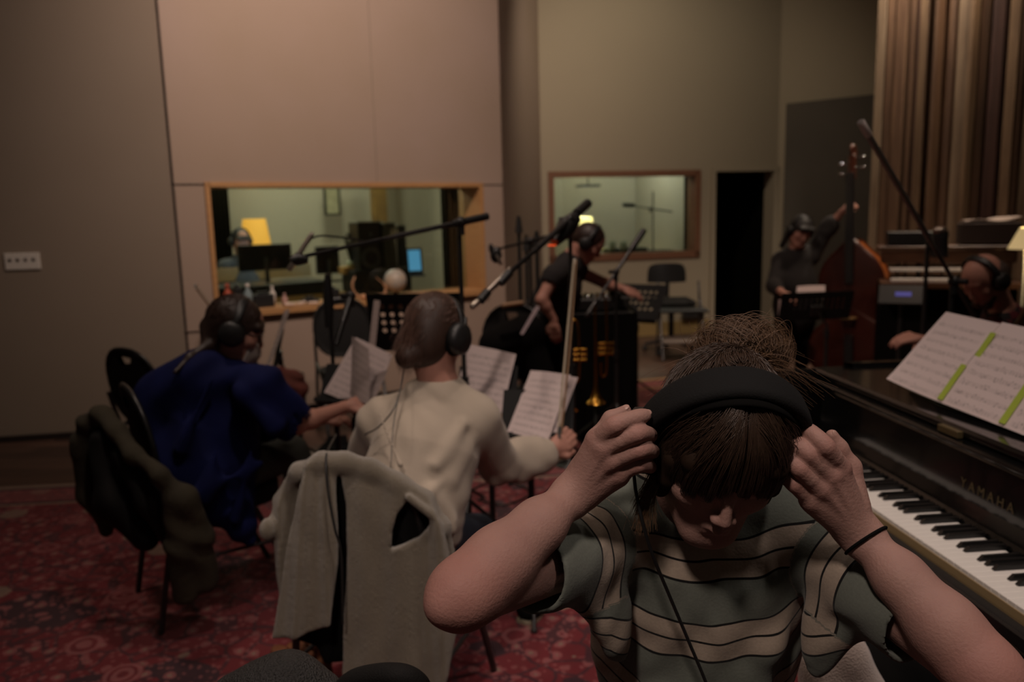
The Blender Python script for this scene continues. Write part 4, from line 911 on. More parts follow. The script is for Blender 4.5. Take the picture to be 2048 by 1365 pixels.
def bottle(label, px, off, h, r, m, capm=None, name='bottle'):
    q = sill(px, 605, off); root = empty(name, q, label, 'bottle', 'bottles on the sill'); mb = MB(); mb.lathe(q, [(0, 0), (r, 0), (r, h * .62), (r * .4, h * .78), (r * .4, h * .88), (0, h * .88)], 16); mb.build('body', m, root)
    mb = MB(); mb.lathe(q + np.array([0, 0, h * .86]), [(0, 0), (r * .5, 0), (r * .5, h * .14), (0, h * .14)], 12); mb.build('cap', capm or m, root)
bottle('orange-red bottle at the left end of the window sill', 457, .10, .20, .035, mat('red plastic', '#a5482e', .5))
bottle('clear sanitizer bottle with a white pump behind the blue-shirted woman', 497, .10, .19, .032, mat('clear blue plastic', '#7c8a8c', .3), M['white'])
bottle('small white bottle standing on the sill beyond the dark device', 546, .22, .15, .025, M['white'])
bottle('pale pink squat bottle in front of the mixing console', 570, .05, .10, .022, mat('pink plastic', '#b08a80', .5))
for px, off, w_, h, lb in ((475, .10, .06, .17, 'dark pen cup between the red bottle and the sanitizer'), (525, .12, .16, .10, 'black angular device on the sill behind the headphones'), (620, .14, .12, .035, 'flat black box on the sill with a small blue light'), (664, .10, .11, .10, 'black cube speaker on the sill left of the antler')):
    q = sill(px, 605, off); mb = MB(); mb.box(q + np.array([0, 0, h / 2]), (w_, .09, h), E1, N1, (0, 0, 1), .006); mb.box(q + np.array([0, 0, h + .01]), (w_ * .5, .04, .02), E1, N1, (0, 0, 1), .004)
    tag(mb.build('desk_device', M['black'], None, tuple(q)), lb, 'device')
q = sill(598, 605, .09); mb = MB(); mb.ell(q + np.array([0, 0, .012]), (.010, .010, .008)); tag(mb.build('indicator_light', mat('blue led', (.05, .1, .5), .4, emit='#3050ff', estr=1.2), None, tuple(q)), 'tiny glowing blue light on the window sill', 'indicator light')
for k, (px, off) in enumerate(((580, .02), (605, .03), (625, .02))):
    q = sill(px, 615, off); mb = MB(); 
    for j in range(5): mb.ell(q + np.array([random.uniform(-.03, .03), random.uniform(-.015, .015), .010 + random.uniform(0, .01)]), (.022, .016, .012), n=10, m=7)
    tag(mb.build('crumpled_tissue', mat('tissue %d' % k, '#c9b2a2', .9), None, tuple(q)), ['crumpled tissue leftmost of three on the sill edge', 'middle crumpled tissue on the sill edge', 'crumpled tissue nearest the black cube on the sill edge'][k], 'tissue', 'tissues on the sill')
# wall plate on the left wall
def PL(px, py):
    a = np.array([-6.5, 5.01]); e = nrm(A1 - a); n = p3(np.array([-e[1], e[0]]), 0); d = R_CAM @ np.array([(px - 1024) / F_PX, -(py - 682.5) / F_PX, -1.0]); o = p3(a, 0) - n * .006
    return np.array([0, 0, EYE]) + d * (((o - np.array([0, 0, EYE])) @ n) / (d @ n)), p3(e, 0), n
c, eL, nL = PL(45, 523); wp = empty('wall_plate', tuple(c), 'white rectangular connector plate on the left wall', 'wall plate')
mb = MB(); mb.box(c, (.225, .012, .115), eL, nL, (0, 0, 1), .003); mb.build('plate', M['white'], wp)
for k in range(4):
    mb = MB(); q = c + eL * (-.075 + .05 * k) - nL * .007 + np.array([0, 0, .012]); mb.lathe(q, [(0, 0), (.012, 0), (.012, .004), (0, .004)], 16, axis=-nL); mb.build('socket', mat('socket grey %d' % k, '#6f665e', .5), wp)

# ---------------------------------------------------------------- booth behind window 2
c0 = (A3 + A4) / 2
def PB(px, py, off):
    d = R_CAM @ np.array([(px - 1024) / F_PX, -(py - 682.5) / F_PX, -1.0]); o = p3(A3 + n4 * off, 0); nn_ = p3(n4, 0); return np.array([0, 0, EYE]) + d * (((o - np.array([0, 0, EYE])) @ nn_) / (d @ nn_))
E4 = p3(e4, 0); N4 = p3(n4, 0)
lb = PB(1166, 468, 1.2); lt_ = PB(1166, 434, 1.2)
lamp('bright pale table lamp glowing in the booth behind the standing woman', (lb[0], lb[1], lb[2]), .16, .12, lt_[2] - lb[2], 1, paleshade, 55, (1, .97, .82), .6)
q = A3 + e4 * 1.4 + n4 * 1.0; light('booth_ceiling_lamp', 'POINT', (q[0], q[1], 2.5), (0, 0, 0), 26, (.96, 1, .90), .12)
sb = PB(1306, 400, .75)
root = stand('microphone stand with a horizontal boom inside the booth', (sb[0], sb[1]), 1.75, PB(1250, 410, .75), PB(1345, 424, .75), name='microphone_stand', ang=.3, leg=.22)
mb = MB(); mb.tube([PB(1246, 410, .75), PB(1268, 411, .75)], .028, 10); mb.build('microphone_body', M['black'], root)
mb = MB(); q0_ = PB(1250, 503, .6); mb.box(q0_ + np.array([0, 0, -.08]), (.5, .3, .25), E4, N4, (0, 0, 1), .01); mb.box(q0_ + E4 * .45 + np.array([0, 0, -.1]), (.35, .3, .2), E4, N4, (0, 0, 1), .01); tag(mb.build('equipment_case', mat('dark green case', '#23261f', .7), None, tuple(q0_)), 'dark equipment case low in the booth window', 'case')
for px, w_ in ((1345, .0),): ca = PB(1368, 400, .45)[:2]; cb = PB(1392, 400, .25)[:2]; curtain('curtain', ca, cb, .02, 2.6, ddark, 'dark curtain at the right edge of the booth window', nw=3)
q = PB(1176, 372, 1.5); mb = MB(); mb.box(q, (.30, .2, .035), E4, N4, (0, 0, 1), .01); mb.cyl(q, q + np.array([0, 0, .9]), .01); tag(mb.build('hanging_microphone', M['black'], None, tuple(q)), 'dark flat fixture hanging near the ceiling above the booth lamp', 'fixture')
for k, px in enumerate((1225, 1247)):
    q = PB(px, 492, .25); mb = MB(); mb.lathe(q - np.array([0, 0, .05]), [(0, 0), (.035, 0), (.04, .10), (.03, .11), (0, .11)], 14); tag(mb.build('jar', mat('pale jar %d' % k, '#8b9686', .3), None, tuple(q)), ['pale jar on the booth window sill nearer the lamp', 'pale jar on the booth window sill nearer the boom'][k], 'jar')
    mb = MB()
# patch box on the back wall, chair frame, cart
def PF(px, py, off=0.0):
    return PB(px, py, -off)
q = PF(1386, 626, .04); pb = empty('patch_box', tuple(q), 'dark patch box with rows of sockets low on the back wall by the doorway', 'patch box'); mb = MB(); mb.box(q, (.27, .07, .12), E4, N4, (0, 0, 1), .004); mb.build('housing', M['gunmetal'], pb)
for k in range(5): mb = MB(); mb.lathe(q + E4 * (-.1 + .05 * k) - N4 * .036, [(0, 0), (.014, 0), (.014, .006), (0, .006)], 12, axis=-N4); mb.build('socket', M['black'], pb)
mb = MB(); mb.prism([p3(A3 + e4 * .02 - n4 * .02, 0), p3(A3 + e4 * (D1[0] - .06) - n4 * .02, 0), p3(A3 + e4 * (D1[0] - .06) - n4 * .02, .16), p3(A3 + e4 * .02 - n4 * .02, .16)], p3(n4 * .018, 0)); struct(mb.build('baseboard_back', mat('tan baseboard', '#8d7448', .6)))
q = PZ(1330, 694); f_ = np.array([0, -1, 0.]); ch = empty('drafting_chair', q, 'tall black office chair with curved backrest on a post before the back window', 'chair')
q = np.array([q[0], 8.7, 0]); ch.location = tuple(q)
tb_ = P(1329, 548, 8.6)
mb = MB(); mb.grid(lambda u, v: np.array([q[0] + (u - .5) * .42 * (1 - .14 * v ** 3), 8.62 + .08 * ((u - .5) * 2) ** 2, tb_[2] - .10 + v * .21 - .03 * (v ** 4) * (2 * u - 1) ** 4]), 12, 5); mb.grid(lambda u, v: np.array([q[0] + (u - .5) * .42 * (1 - .14 * v ** 3), 8.65 + .08 * ((u - .5) * 2) ** 2, tb_[2] - .10 + v * .21 - .03 * (v ** 4) * (2 * u - 1) ** 4]), 12, 5); mb.build('backrest', M['black'], ch)
mb = MB(); mb.cyl((q[0], 8.68, .56), (q[0], 8.66, tb_[2]), .022); mb.build('back_post', M['black'], ch)
mb = MB(); mb.box((q[0], 8.45, .54), (.46, .44, .07), bev=.03); mb.build('seat', M['blackfab'], ch)
mb = MB(); mb.cyl((q[0], 8.45, .12), (q[0], 8.45, .52), .03); mb.build('gas_column', M['black'], ch)
for k in range(5):
    t = k * 2 * math.pi / 5 + .3; mb = MB(); mb.tube([(q[0], 8.45, .14), (q[0] + .28 * math.cos(t), 8.45 + .28 * math.sin(t), .08)], [.025, .016], 8); mb.ell((q[0] + .28 * math.cos(t), 8.45 + .28 * math.sin(t), .032), (.03, .03, .03), n=10, m=8); mb.build('leg', M['black'], ch)
fc_ = empty('folding_chair', (q[0] + .05, 8.1, 0), 'grey metal chair frame with a shelf standing in front of the office chair', 'chair')
mb = MB()
for sx in (-.2, .24):
    mb.tube(spline([(q[0] + sx, 8.2, .02), (q[0] + sx * .95, 8.15, .55), (q[0] + sx * .95, 8.2, .78)], 5), .012, 8); mb.tube([(q[0] + sx, 7.85, .02), (q[0] + sx * .95, 8.12, .60)], .012, 8)
mb.build('frame', M['gunmetal'], fc_); mb = MB(); mb.box((q[0] + .02, 8.0, .20), (.44, .36, .03), bev=.005); mb.build('lower_shelf', mat('grey shelf', '#6f6259', .6), fc_)
mb = MB(); mb.box((q[0] + .02, 8.05, .50), (.50, .30, .03), bev=.005); mb.build('seat', M['black'], fc_)
# ================================================================ woman in the striped shirt (foreground)
def basis(pitch, roll=0.0, yaw=0.0):
    """head axes: r = her left, f = nose, u = crown. yaw 0 looks to the camera (-y)"""
    p = math.radians(pitch); f = np.array([0, -math.cos(p), -math.sin(p)]); u = np.array([0, -math.sin(p), math.cos(p)]); r = np.array([1., 0, 0])
    A = np.array(Matrix.Rotation(math.radians(roll), 3, 'Y')); Z = np.array(Matrix.Rotation(math.radians(yaw), 3, 'Z'))
    return [Z @ (A @ v) for v in (r, f, u)]
fg = empty('person', (.28, 1.2, .45), 'woman in a striped green and cream shirt adjusting black headphones with both raised hands', 'person')
Hc = P(1434, 893, 1.05); hr, hf, hu = basis(29, 6.5)
def HL(r, f, u): return Hc + hr * r + hf * f + hu * u
HB = np.array([hr, hf, hu])
def head_sdf(s, HL, HB, k=.02, sc_=1.0, nose=True):
    s.ell(HL(0, -.012, .028), (.072, .092, .092), HB, .02); s.ell(HL(0, .02, .02), (.066, .072, .085), HB, .03)
    s.ell(HL(0, .030, -.050), (.054, .058, .068), HB, .03); s.ell(HL(0, .066, -.102), (.021, .018, .017), HB, .03)
    for sg in (-1, 1):
        s.ell(HL(.040 * sg, .062, -.022), (.022, .020, .018), HB, .025)          # cheek
        s.cap(HL(.052 * sg, -.01, -.045), HL(.020 * sg, .062, -.098), .020, .016, .03)   # jaw
        s.ell(HL(.030 * sg, .094, .012), (.017, .012, .011), HB, .012, 'cut')    # eye socket
        s.ell(HL(.030 * sg, .079, .008), (.0135, .0125, .0125), HB, .004)        # lidded eye
        s.cap(HL(.016 * sg, .089, .030), HL(.044 * sg, .080, .029), .0065, .005, .012)   # brow
    if nose:
        s.cap(HL(0, .090, .012), HL(0, .107, -.030), .0055, .0082, .010)
        for sg in (-1, 1): s.ell(HL(.010 * sg, .099, -.034), (.0075, .009, .007), HB, .007)
        s.cap(HL(-.016, .085, -.0635), HL(0, .094, -.0615), .0045, .006, .006); s.cap(HL(.016, .085, -.0635), HL(0, .094, -.0615), .0045, .006, .006)
        s.cap(HL(-.013, .084, -.0725), HL(.013, .084, -.0725), .006, .006, .006)
        s.cap(HL(-.017, .0935, -.0675), HL(.017, .0935, -.0675), .0018, .0018, .003, 'cut')
shR, elR, wrR = P(1205, 1085, 1.12), P(925, 1190, .875), P(1153, 984, 1.0)
shL, elL, wrL = P(1640, 1095, 1.12), P(1975, 1352, .86), P(1714, 1062, .995)
s = SDF((-.15, .74, .80), (.66, 1.34, 1.31), .0021)
head_sdf(s, HL, HB)
nb = np.array([Hc[0] + .0, Hc[1] + .135, Hc[2] - .125])
s.cap(HL(0, -.04, -.06), nb, .050, .060, .03); s.cap(nb, (nb[0] - .13, 1.14, 1.025), .045, .036, .04); s.cap(nb, (nb[0] + .15, 1.14, 1.010), .045, .034, .04)
s.ell((.285, 1.215, .95), (.14, .07, .13), k=.05); s.cap((.285, 1.185, 1.03), (.285, 1.20, .86), .065, .065, .04)
# arms
def arm(sh, el, wr, side):
    s.cap(sh, el, .045, .038, .02); m = el * .68 + wr * .32; m2 = el * .35 + wr * .65
    bulge = nrm(np.cross(wr - el, sh - el)); out = nrm(el - (sh + wr) / 2)
    s.chain([el, m, m2, wr], [.035, .036, .0285, .0225], .02); s.ell(el + out * .012, .030, k=.02); s.ell(el + out * .030 + nrm(el - wr) * .004, .014, k=.018)
    s.chain([el * .85 + wr * .15 + out * .012, m + out * .010, m2 + out * .004], [.030, .026, .020], .03)
    ad = nrm(np.cross(wr - el, [0, 1, 0])); s.cap(wr + ad * .010 - nrm(wr - el) * .01, wr + ad * .010 + nrm(wr - el) * .012, .0185, .018, .015); s.cap(wr - ad * .010 - nrm(wr - el) * .01, wr - ad * .010 + nrm(wr - el) * .012, .0185, .018, .015)
arm(shR, elR, wrR, -1); arm(shL, elL, wrL, 1)
FG = []; KN = [elR, elL]
def finger(pts, r, k=.004):
    r = [x * 1.15 for x in r]
    KN.append(pts[1]); sp = spline(pts, 4); ri = np.interp(np.linspace(0, len(pts) - 1, len(sp)), range(len(pts)), r); s.chain(sp, list(ri), k)
    s.ell(pts[1] + np.array([0, -.0015, 0]), r[1] * 1.0, k=.004)
    for q in (-.35, .35): e = pts[1] + (pts[2] - pts[1]) * (q if q > 0 else 0) + (pts[0] - pts[1]) * (-q if q < 0 else 0)
def hand(wr, mcps, chains, thumb, webs):
    for i, mc in enumerate(mcps):
        s.cap(wr + (mc - wr) * .05, mc, .017, .0105, .016)
        s.cap(wr + (mc - wr) * .45 + np.array([0, .010, 0]), mc + np.array([0, .008, 0]), .013, .010, .016)
        s.ell(mc + np.array([0, -.0035, 0]), .0098, k=.008)
    for c, r in chains: finger(c, r)
    s.chain(thumb[0], thumb[1], .008)
    # extensor tendons and veins on the back of the hand
    for mc in mcps[:4]:
        a = mc + (wr - mc) * .12; b = mc + (wr - mc) * .75; KN.append(mc); s.cap(a + np.array([0, -.0112, 0]), b + np.array([0, -.0158, 0]), .0032, .0024, .005)
R = lambda x, y, Y: P(x, y, Y)
mR = [R(1193, 882, .983), R(1206, 897, .976), R(1220, 924, .978), R(1236, 948, .986)]
chR = [([mR[0], R(1229, 851, .966), R(1266, 838, .974), R(1290, 831, .984)], [.0100, .0092, .0082, .0070]),
       ([mR[1], R(1270, 869, .966), R(1293, 868, .985), R(1303, 872, 1.008)], [.0102, .0092, .0080, .0072]),
       ([mR[2], R(1277, 901, .970), R(1299, 901, .988), R(1307, 905, 1.010)], [.0098, .0088, .0078, .0070]),
       ([mR[3], R(1275, 931, .980), R(1294, 932, .994), R(1302, 936, 1.012)], [.0088, .0078, .0070, .0062])]
hand(wrR, mR, chR, ([R(1165, 945, 1.005), R(1193, 880, 1.020), R(1222, 838, 1.020), R(1251, 822, 1.020)], [.017, .0135, .0098, .0078]), None)
s.cap(R(1180, 985, .995), R(1236, 955, .992), .014, .011, .015)
mL = [R(1681, 936, .978), R(1661, 952, .972), R(1642, 978, .974), R(1621, 1000, .984)]
chL = [([mL[0], R(1650, 893, .962), R(1624, 868, .975), R(1608, 857, .990)], [.0102, .0094, .0084, .0072]),
       ([mL[1], R(1617, 908, .966), R(1592, 889, .978), R(1576, 881, 1.000)], [.0104, .0094, .0084, .0074]),
       ([mL[2], R(1598, 937, .966), R(1574, 916, .978), R(1560, 907, 1.000)], [.0100, .0090, .0080, .0072]),
       ([mL[3], R(1588, 969, .976), R(1566, 949, .986), R(1553, 939, 1.002)], [.0090, .0080, .0070, .0062])]
hand(wrL, mL, chL, ([R(1712, 1010, 1.0), R(1700, 935, 1.012), R(1678, 896, 1.012), R(1664, 872, 1.012)], [.018, .0135, .0102, .0082]), None)
s.cap(wrL + np.array([-.014, 0, .01]), R(1628, 1008, .990), .017, .011, .015)
def redness(V):
    r = np.zeros(len(V))
    for i, c in enumerate(KN): w_ = .055 if i < 2 else .011; r = np.maximum(r, np.exp(-((V - c) ** 2).sum(1) / w_ ** 2))
    return r
def fg_skin():
    m = mat('close skin', '#97736a', .62, color2='#a88579', nscale=24, namt=1, bump=.14, bscale=260, sss=.07, spec=.3); N = m.node_tree.nodes; L = m.node_tree.links; b = N['Principled BSDF']; src = b.inputs['Base Color'].links[0].from_socket
    at = N.new('ShaderNodeAttribute'); at.attribute_name = 'redness'; mu = N.new('ShaderNodeMath'); mu.operation = 'MULTIPLY'; L.new(at.outputs['Fac'], mu.inputs[0]); mu.inputs[1].default_value = .6
    mx = N.new('ShaderNodeMixRGB'); L.new(mu.outputs[0], mx.inputs[0]); L.new(src, mx.inputs[1]); mx.inputs[2].default_value = lin('#a8665c'); L.new(mx.outputs[0], b.inputs['Base Color']); return m
body = s.build('body', fg_skin(), fg, attr={'redness': redness})

nail = mat('finger nail', '#b08c80', .35)
for tip, back, nr in ((chR[0][0][3], chR[0][0][2], (-.1, -.75, .6)), (R(1251, 822, 1.020), R(1222, 838, 1.020), (0, -.5, .8)), (chL[0][0][3], chL[0][0][2], (.3, -.75, .5)), (R(1664, 872, 1.012), R(1678, 896, 1.012), (.3, -.7, .6))):
    d = nrm(tip - back); n_ = nrm(np.array(nr) - d * np.dot(nr, d)); mb = MB(); mb.ell(tip + n_ * .0058 + d * .0015, (.0060, .0048, .0018), [d, np.cross(n_, d), n_], 14, 8); mb.build('fingernail', nail, fg)
# ---- striped shirt
z_line = P(1410, 1322, 1.065)[2]
def stripe_mat():
    m = bpy.data.materials.new('striped jersey'); m.use_nodes = True; nt = m.node_tree; N = nt.nodes; L = nt.links; b = N['Principled BSDF']
    b.inputs['Roughness'].default_value = .92; b.inputs['Specular IOR Level'].default_value = .12; b.inputs['Sheen Weight'].default_value = .12
    at = N.new('ShaderNodeAttribute'); at.attribute_name = 'stripe'
    d = N.new('ShaderNodeMath'); d.operation = 'DIVIDE'; L.new(at.outputs['Fac'], d.inputs[0]); d.inputs[1].default_value = .122
    f = N.new('ShaderNodeMath'); f.operation = 'FRACT'; L.new(d.outputs[0], f.inputs[0])
    r = N.new('ShaderNodeValToRGB'); r.color_ramp.interpolation = 'CONSTANT'; e = r.color_ramp.elements
    g, c_, k = lin('#71766d'), lin('#ab9c8c'), (.012, .012, .012, 1)
    e[0].position = 0; e[0].color = k; e[1].position = .030; e[1].color = c_
    for p, cc in ((.235, k), (.265, c_), (.47, k), (.50, g)): x = e.new(p); x.color = cc
    L.new(f.outputs[0], r.inputs[0])
    tc = N.new('ShaderNodeTexCoord'); n = N.new('ShaderNodeTexNoise'); n.inputs['Scale'].default_value = 260; L.new(tc.outputs['Object'], n.inputs[0])
    mx = N.new('ShaderNodeMixRGB'); mx.blend_type = 'MULTIPLY'; mx.inputs[0].default_value = .25; L.new(r.outputs[0], mx.inputs[1]); L.new(n.outputs[0], mx.inputs[2]); L.new(mx.outputs[0], b.inputs['Base Color'])
    bp = N.new('ShaderNodeBump'); bp.inputs['Strength'].default_value = .12; bp.inputs['Distance'].default_value = .004; L.new(n.outputs[0], bp.inputs['Height']); L.new(bp.outputs[0], b.inputs['Normal'])
    return m
s = SDF((-.04, .90, .46), (.64, 1.40, 1.17), .0033)
tc_ = np.array([.288, 1.185, .0])
s.ell((.286, 1.228, .965), (.188, .115, .150), k=.05); s.ell((.282, 1.215, .82), (.168, .112, .20), k=.05); s.ell((.335, 1.215, .90), (.132, .10, .19), k=.05); s.cap((.284, 1.220, 1.0), (.280, 1.205, .62), .118, .125, .05)
s.ell((.278, 1.23, .55), (.185, .15, .13), k=.06)
for sg in (-1, 1): s.ell((.284 + .065 * sg, 1.145, .915), (.065, .036, .075), k=.05)
s.ell((.284, 1.165, .93), (.11, .055, .12), k=.06)
for sh, el in ((shR, elR), (shL, elL)):
    d = nrm(el - sh); top = sh + np.array([0, 0, .012]); s.cap((.285 + (sh[0] - .285) * .55, 1.185, 1.052), top, .052, .055, .05)
    s.cap(sh, sh + d * .165, .062, .061, .03)
rn = random.Random(5)
# drapery folds: ridges hanging from shoulders and bust, bunched at the armpits and the waist
for x0, x1, z0, z1, r_ in ((.215, .200, 1.02, .90, .010), (.235, .215, 1.0, .78, .008), (.19, .225, .90, .66, .012), (.345, .362, 1.03, .86, .011), (.385, .350, .98, .74, .012), (.33, .322, .94, .70, .007), (.255, .262, .88, .66, .008), (.30, .296, .86, .60, .009)):
    y0 = 1.130 if z0 > .95 else 1.108; s.chain([(x0, y0 + .01, z0), ((x0 + x1) / 2, 1.103, (z0 + z1) / 2), (x1, 1.098, z1)], [r_ * .5, r_, r_ * 1.1], .035)
for sh, el, sg in ((shR, elR, -1), (shL, elL, 1)):
    d = nrm(el - sh)
    for q in range(5):
        a = sh + d * (.02 + .022 * q) + np.array([0, -.035, .04 - .012 * q]); b = sh + np.array([-sg * .035, -.03, -.075 - .02 * q]) + d * .03
        s.cap(a, b, .007, .010, .03)
s.shift(lambda X, Y, Z: .0022 * np.sin(X * 70 + 3.0 * np.sin(Z * 17 + 1)) * (np.clip((1.02 - Z) * 8, 0, 1)) + .0012 * np.sin(Z * 90 + 6 * np.sin(X * 22)) * np.sin(X * 40))
# neck opening and sleeve openings
s.ell(nb + np.array([-.008, -.072, .060]), (.066, .105, .082), np.array([[1, 0, 0], [0, math.cos(.5), -math.sin(.5)], [0, math.sin(.5), math.cos(.5)]]), .006, 'cut')
for sh, el in ((shR, elR), (shL, elL)):
    d = nrm(el - sh); s.cap(sh + d * .08, sh + d * .30, .050, .057, .004, 'cut'); c_ = sh + d * .155
    s.cyl_cut(sh + d * .185, d, .085, .12, .005)
def stripe_attr(V):
    dx = np.clip(np.abs(V[:, 0] - .288), 0, .16); v = V[:, 2] - z_line - 1.7 * dx ** 2 + .003 * np.sin(V[:, 0] * 55 + V[:, 2] * 20) + .012
    for sh, el, sg in ((shR, elR, -1), (shL, elL, 1)):
        d = nrm(el - sh); t = (V - sh) @ d; lat = (V[:, 0] - sh[0]) * sg; perp = np.linalg.norm(V - sh - np.outer(t, d), axis=1)
        m = (t > .018) & (perp < .085); v[m] = np.maximum(.122 * 3 - .040 - (t[m] - .02) * 1.0, .187)
    return v
s.build('shirt', stripe_mat(), fg, attr={'stripe': stripe_attr})
# lap and bench below the frame
s = SDF((0.02, .62, .36), (.55, 1.42, .74), .007)
for sg in (-1, 1): s.cap((.28 + .09 * sg, 1.20, .54), (.28 + .14 * sg, .76, .53), .088, .068, .03); s.cap((.28 + .14 * sg, .76, .53), (.28 + .14 * sg, .72, .38), .065, .06, .02)
s.build('trousers', mat('dark trousers', '#1b1c20', .9), fg)
bench = empty('piano_bench', (.28, 1.2, 0), 'black piano bench under the woman in the striped shirt', 'bench')
mb = MB(); mb.box((.28, 1.22, .41), (.62, .36, .07), bev=.02); mb.build('seat', M['blackfab'], bench)
for a in (-1, 1):
    for b in (-1, 1): mb = MB(); mb.cyl((.28 + .27 * a, 1.22 + .14 * b, 0), (.28 + .27 * a, 1.22 + .14 * b, .38), .02); mb.build('leg', M['black'], bench)

# ---- hair
hair_m = bpy.data.materials.new('brown hair'); hair_m.use_nodes = True; nt = hair_m.node_tree; b = nt.nodes['Principled BSDF']
b.inputs['Base Color'].default_value = lin('#3e2f25'); b.inputs['Roughness'].default_value = .36; b.inputs['Specular IOR Level'].default_value = .5
hair_l = mat('light brown hair', '#6a513c', .4, spec=.5)
hair_d = mat('dark hair base', '#2c2018', .75, spec=.1)
s = SDF(Hc - .2, Hc + .2, .0035)
s.ell(HL(0, -.015, .035), (.083, .103, .098), HB, .01); s.ell(HL(0, .005, .025), (.080, .092, .088), HB, .01)
for sg in (-1, 1): s.cap(HL(.070 * sg, .02, .02), HL(.070 * sg, .035, -.055), .016, .012, .02)
s.cap(HL(-.05, .075, .045), HL(.05, .075, .045), .018, .018, .02)
s.ell(HL(0, .115, -.060), (.056, .064, .066), HB, .006, 'cut'); s.ell(HL(0, .06, -.120), (.052, .075, .066), HB, .006, 'cut')
for sg in (-1, 1): s.chain([HL(.068 * sg, .050, .02), HL(.068 * sg, .048, -.02), HL(.070 * sg, .036, -.045)], [.016, .012, .006], .01)
bun = HL(.030, -.098, .060); s.ell(bun, (.034, .028, .028), HB, .02)
s.build('hair', hair_d, fg)
mb = MB(); mb.tube([HL(.001, -.012 + .112 * math.sin(t), .033 + .1075 * math.cos(t)) for t in np.linspace(.30, .72, 10)], .0016, 6); mb.build('parting', M['skin'], fg)
def ellp(th, ph, off=0.0):
    """point on the hair ellipsoid; th from crown, ph azimuth (0 = face, + = her left)"""
    return HL(math.sin(th) * math.sin(ph) * (.083 + off), -.012 + math.sin(th) * math.cos(ph) * (.104 + off), .033 + math.cos(th) * (.099 + off))
st = []; rr = random.Random(3)
for i in range(3400):                                  # bangs and side hair, combed from the centre parting
    side = rr.choice((-1, 1)); z0 = rr.uniform(.0, .62); ph_end = side * (abs(rr.gauss(0, 1)) * .42 + rr.uniform(.0, .15)); ph_end = max(-1.75, min(1.75, ph_end * (1 + .2 * z0)))
    th0 = rr.uniform(.12, .80); p0 = np.array([.006 * side + rr.gauss(0, .002), 0])
    clump = math.floor(ph_end * 9) / 9; crr = random.Random(int(clump * 1000) + 5).uniform(-.10, .16); crr = crr - (.26 if -.25 < clump < .25 else 0); endth = 1.84 + crr * .8 + rr.uniform(-.03, .05) + (.12 if abs(ph_end) > .65 else 0); off = rr.uniform(.001, .010) + max(0, crr) * .03
    ph_end = ph_end * .75 + (clump + .055) * .25
    pts = []
    for k in range(14):
        t = k / 13; th = th0 + (endth - th0) * t ** 1.25; ph = side * .012 + ph_end * (1 - (1 - t) ** 2.1) + .015 * math.sin(6 * t + i)
        pts.append(ellp(th, ph, off * (1 + .6 * math.sin(math.pi * t)) + (.006 * max(0, t - .8) * 5 if abs(ph) < .9 else 0)))
    st.append(np.array(pts))
for i in range(2200):                                  # swept back over the crown into the tie
    ph = math.pi + rr.uniform(-1.9, 1.9); th0 = rr.uniform(.05, 1.45); a = ellp(th0, ph, rr.uniform(0, .007)); pts = []
    m_ = ellp(max(.35, th0 * .7), math.pi + (ph - math.pi) * .55, .012 + rr.uniform(0, .006)); bb = bun + np.array([rr.gauss(0, .010), rr.gauss(0, .010), rr.gauss(0, .010)])
    for k in range(12): t = k / 11; pts.append(a * (1 - t) ** 2 + m_ * 2 * t * (1 - t) + bb * t * t)
    st.append(np.array(pts))
hairs('hair_strands', st, hair_m, fg, .00042)
st = []
for i in range(1500):                                  # messy knot: locks that leave the tie and loop round it
    a0 = rr.uniform(0, 2 * math.pi); rad = rr.uniform(.022, .050); wd = rr.choice((-1, 1)); cx = rr.gauss(.0, .006); lift = rr.uniform(-.012, .022); sweep = rr.uniform(.8, 2.6); pts = []
    for k in range(12):
        t = k / 11; a = a0 + wd * sweep * t; r_ = rad * (.35 + .75 * math.sin(math.pi * min(1, t * .62 + .12)))
        pts.append(bun + hr * (r_ * 1.35 * math.cos(a) + .012 + cx) + hu * (r_ * .9 * math.sin(a) + lift) - hf * (.012 + .028 * math.sin(math.pi * t)) + np.array([0, 0, .006 * math.sin(5 * t + i)]))
    st.append(np.array(pts))
for i in range(420):                                   # loose ends fanning out to the right of the knot
    d0 = nrm(hr * rr.gauss(.35, .8) - hf * rr.uniform(.1, .8) + hu * rr.uniform(-.5, .5) + np.array([0, 0, .12])); L_ = rr.uniform(.05, .085); g = np.array([rr.gauss(.1, .5), rr.uniform(-.3, .4), -1.1])
    o = bun + np.array([rr.gauss(0, .018), rr.gauss(0, .01), rr.gauss(.006, .01)]); st.append(np.array([o + d0 * L_ * t + g * L_ * .75 * t * t for t in np.linspace(0, 1, 12)]))
for i in range(46):                                    # a few stray hairs
    d0 = nrm(np.array([rr.gauss(0, .6), rr.gauss(0, .3), 1.0])); o = bun + np.array([rr.gauss(0, .035), rr.gauss(0, .02), .02]); L_ = rr.uniform(.025, .06); c2 = np.array([rr.gauss(0, .7), rr.gauss(0, .5), rr.gauss(-.3, .4)])
    st.append(np.array([o + d0 * L_ * k / 11 + c2 * L_ * (k / 11) ** 2 * .8 for k in range(12)]))
for i in range(260):                                   # loose locks falling in front of the shoulder
    o = HL(-.074 + rr.gauss(0, .004), .02 + rr.gauss(0, .008), -.03); e = P(1285 + rr.gauss(0, 13), 1045 + rr.uniform(-40, 28), 1.02); m_ = (o + e) / 2 + np.array([-.012 + rr.gauss(0, .004), -.01, .0])
    st.append(np.array([o * (1 - t) ** 2 + m_ * 2 * t * (1 - t) + e * t * t for t in np.linspace(0, 1, 12)]))
hairs('ponytail', st, hair_l, fg, .00042)
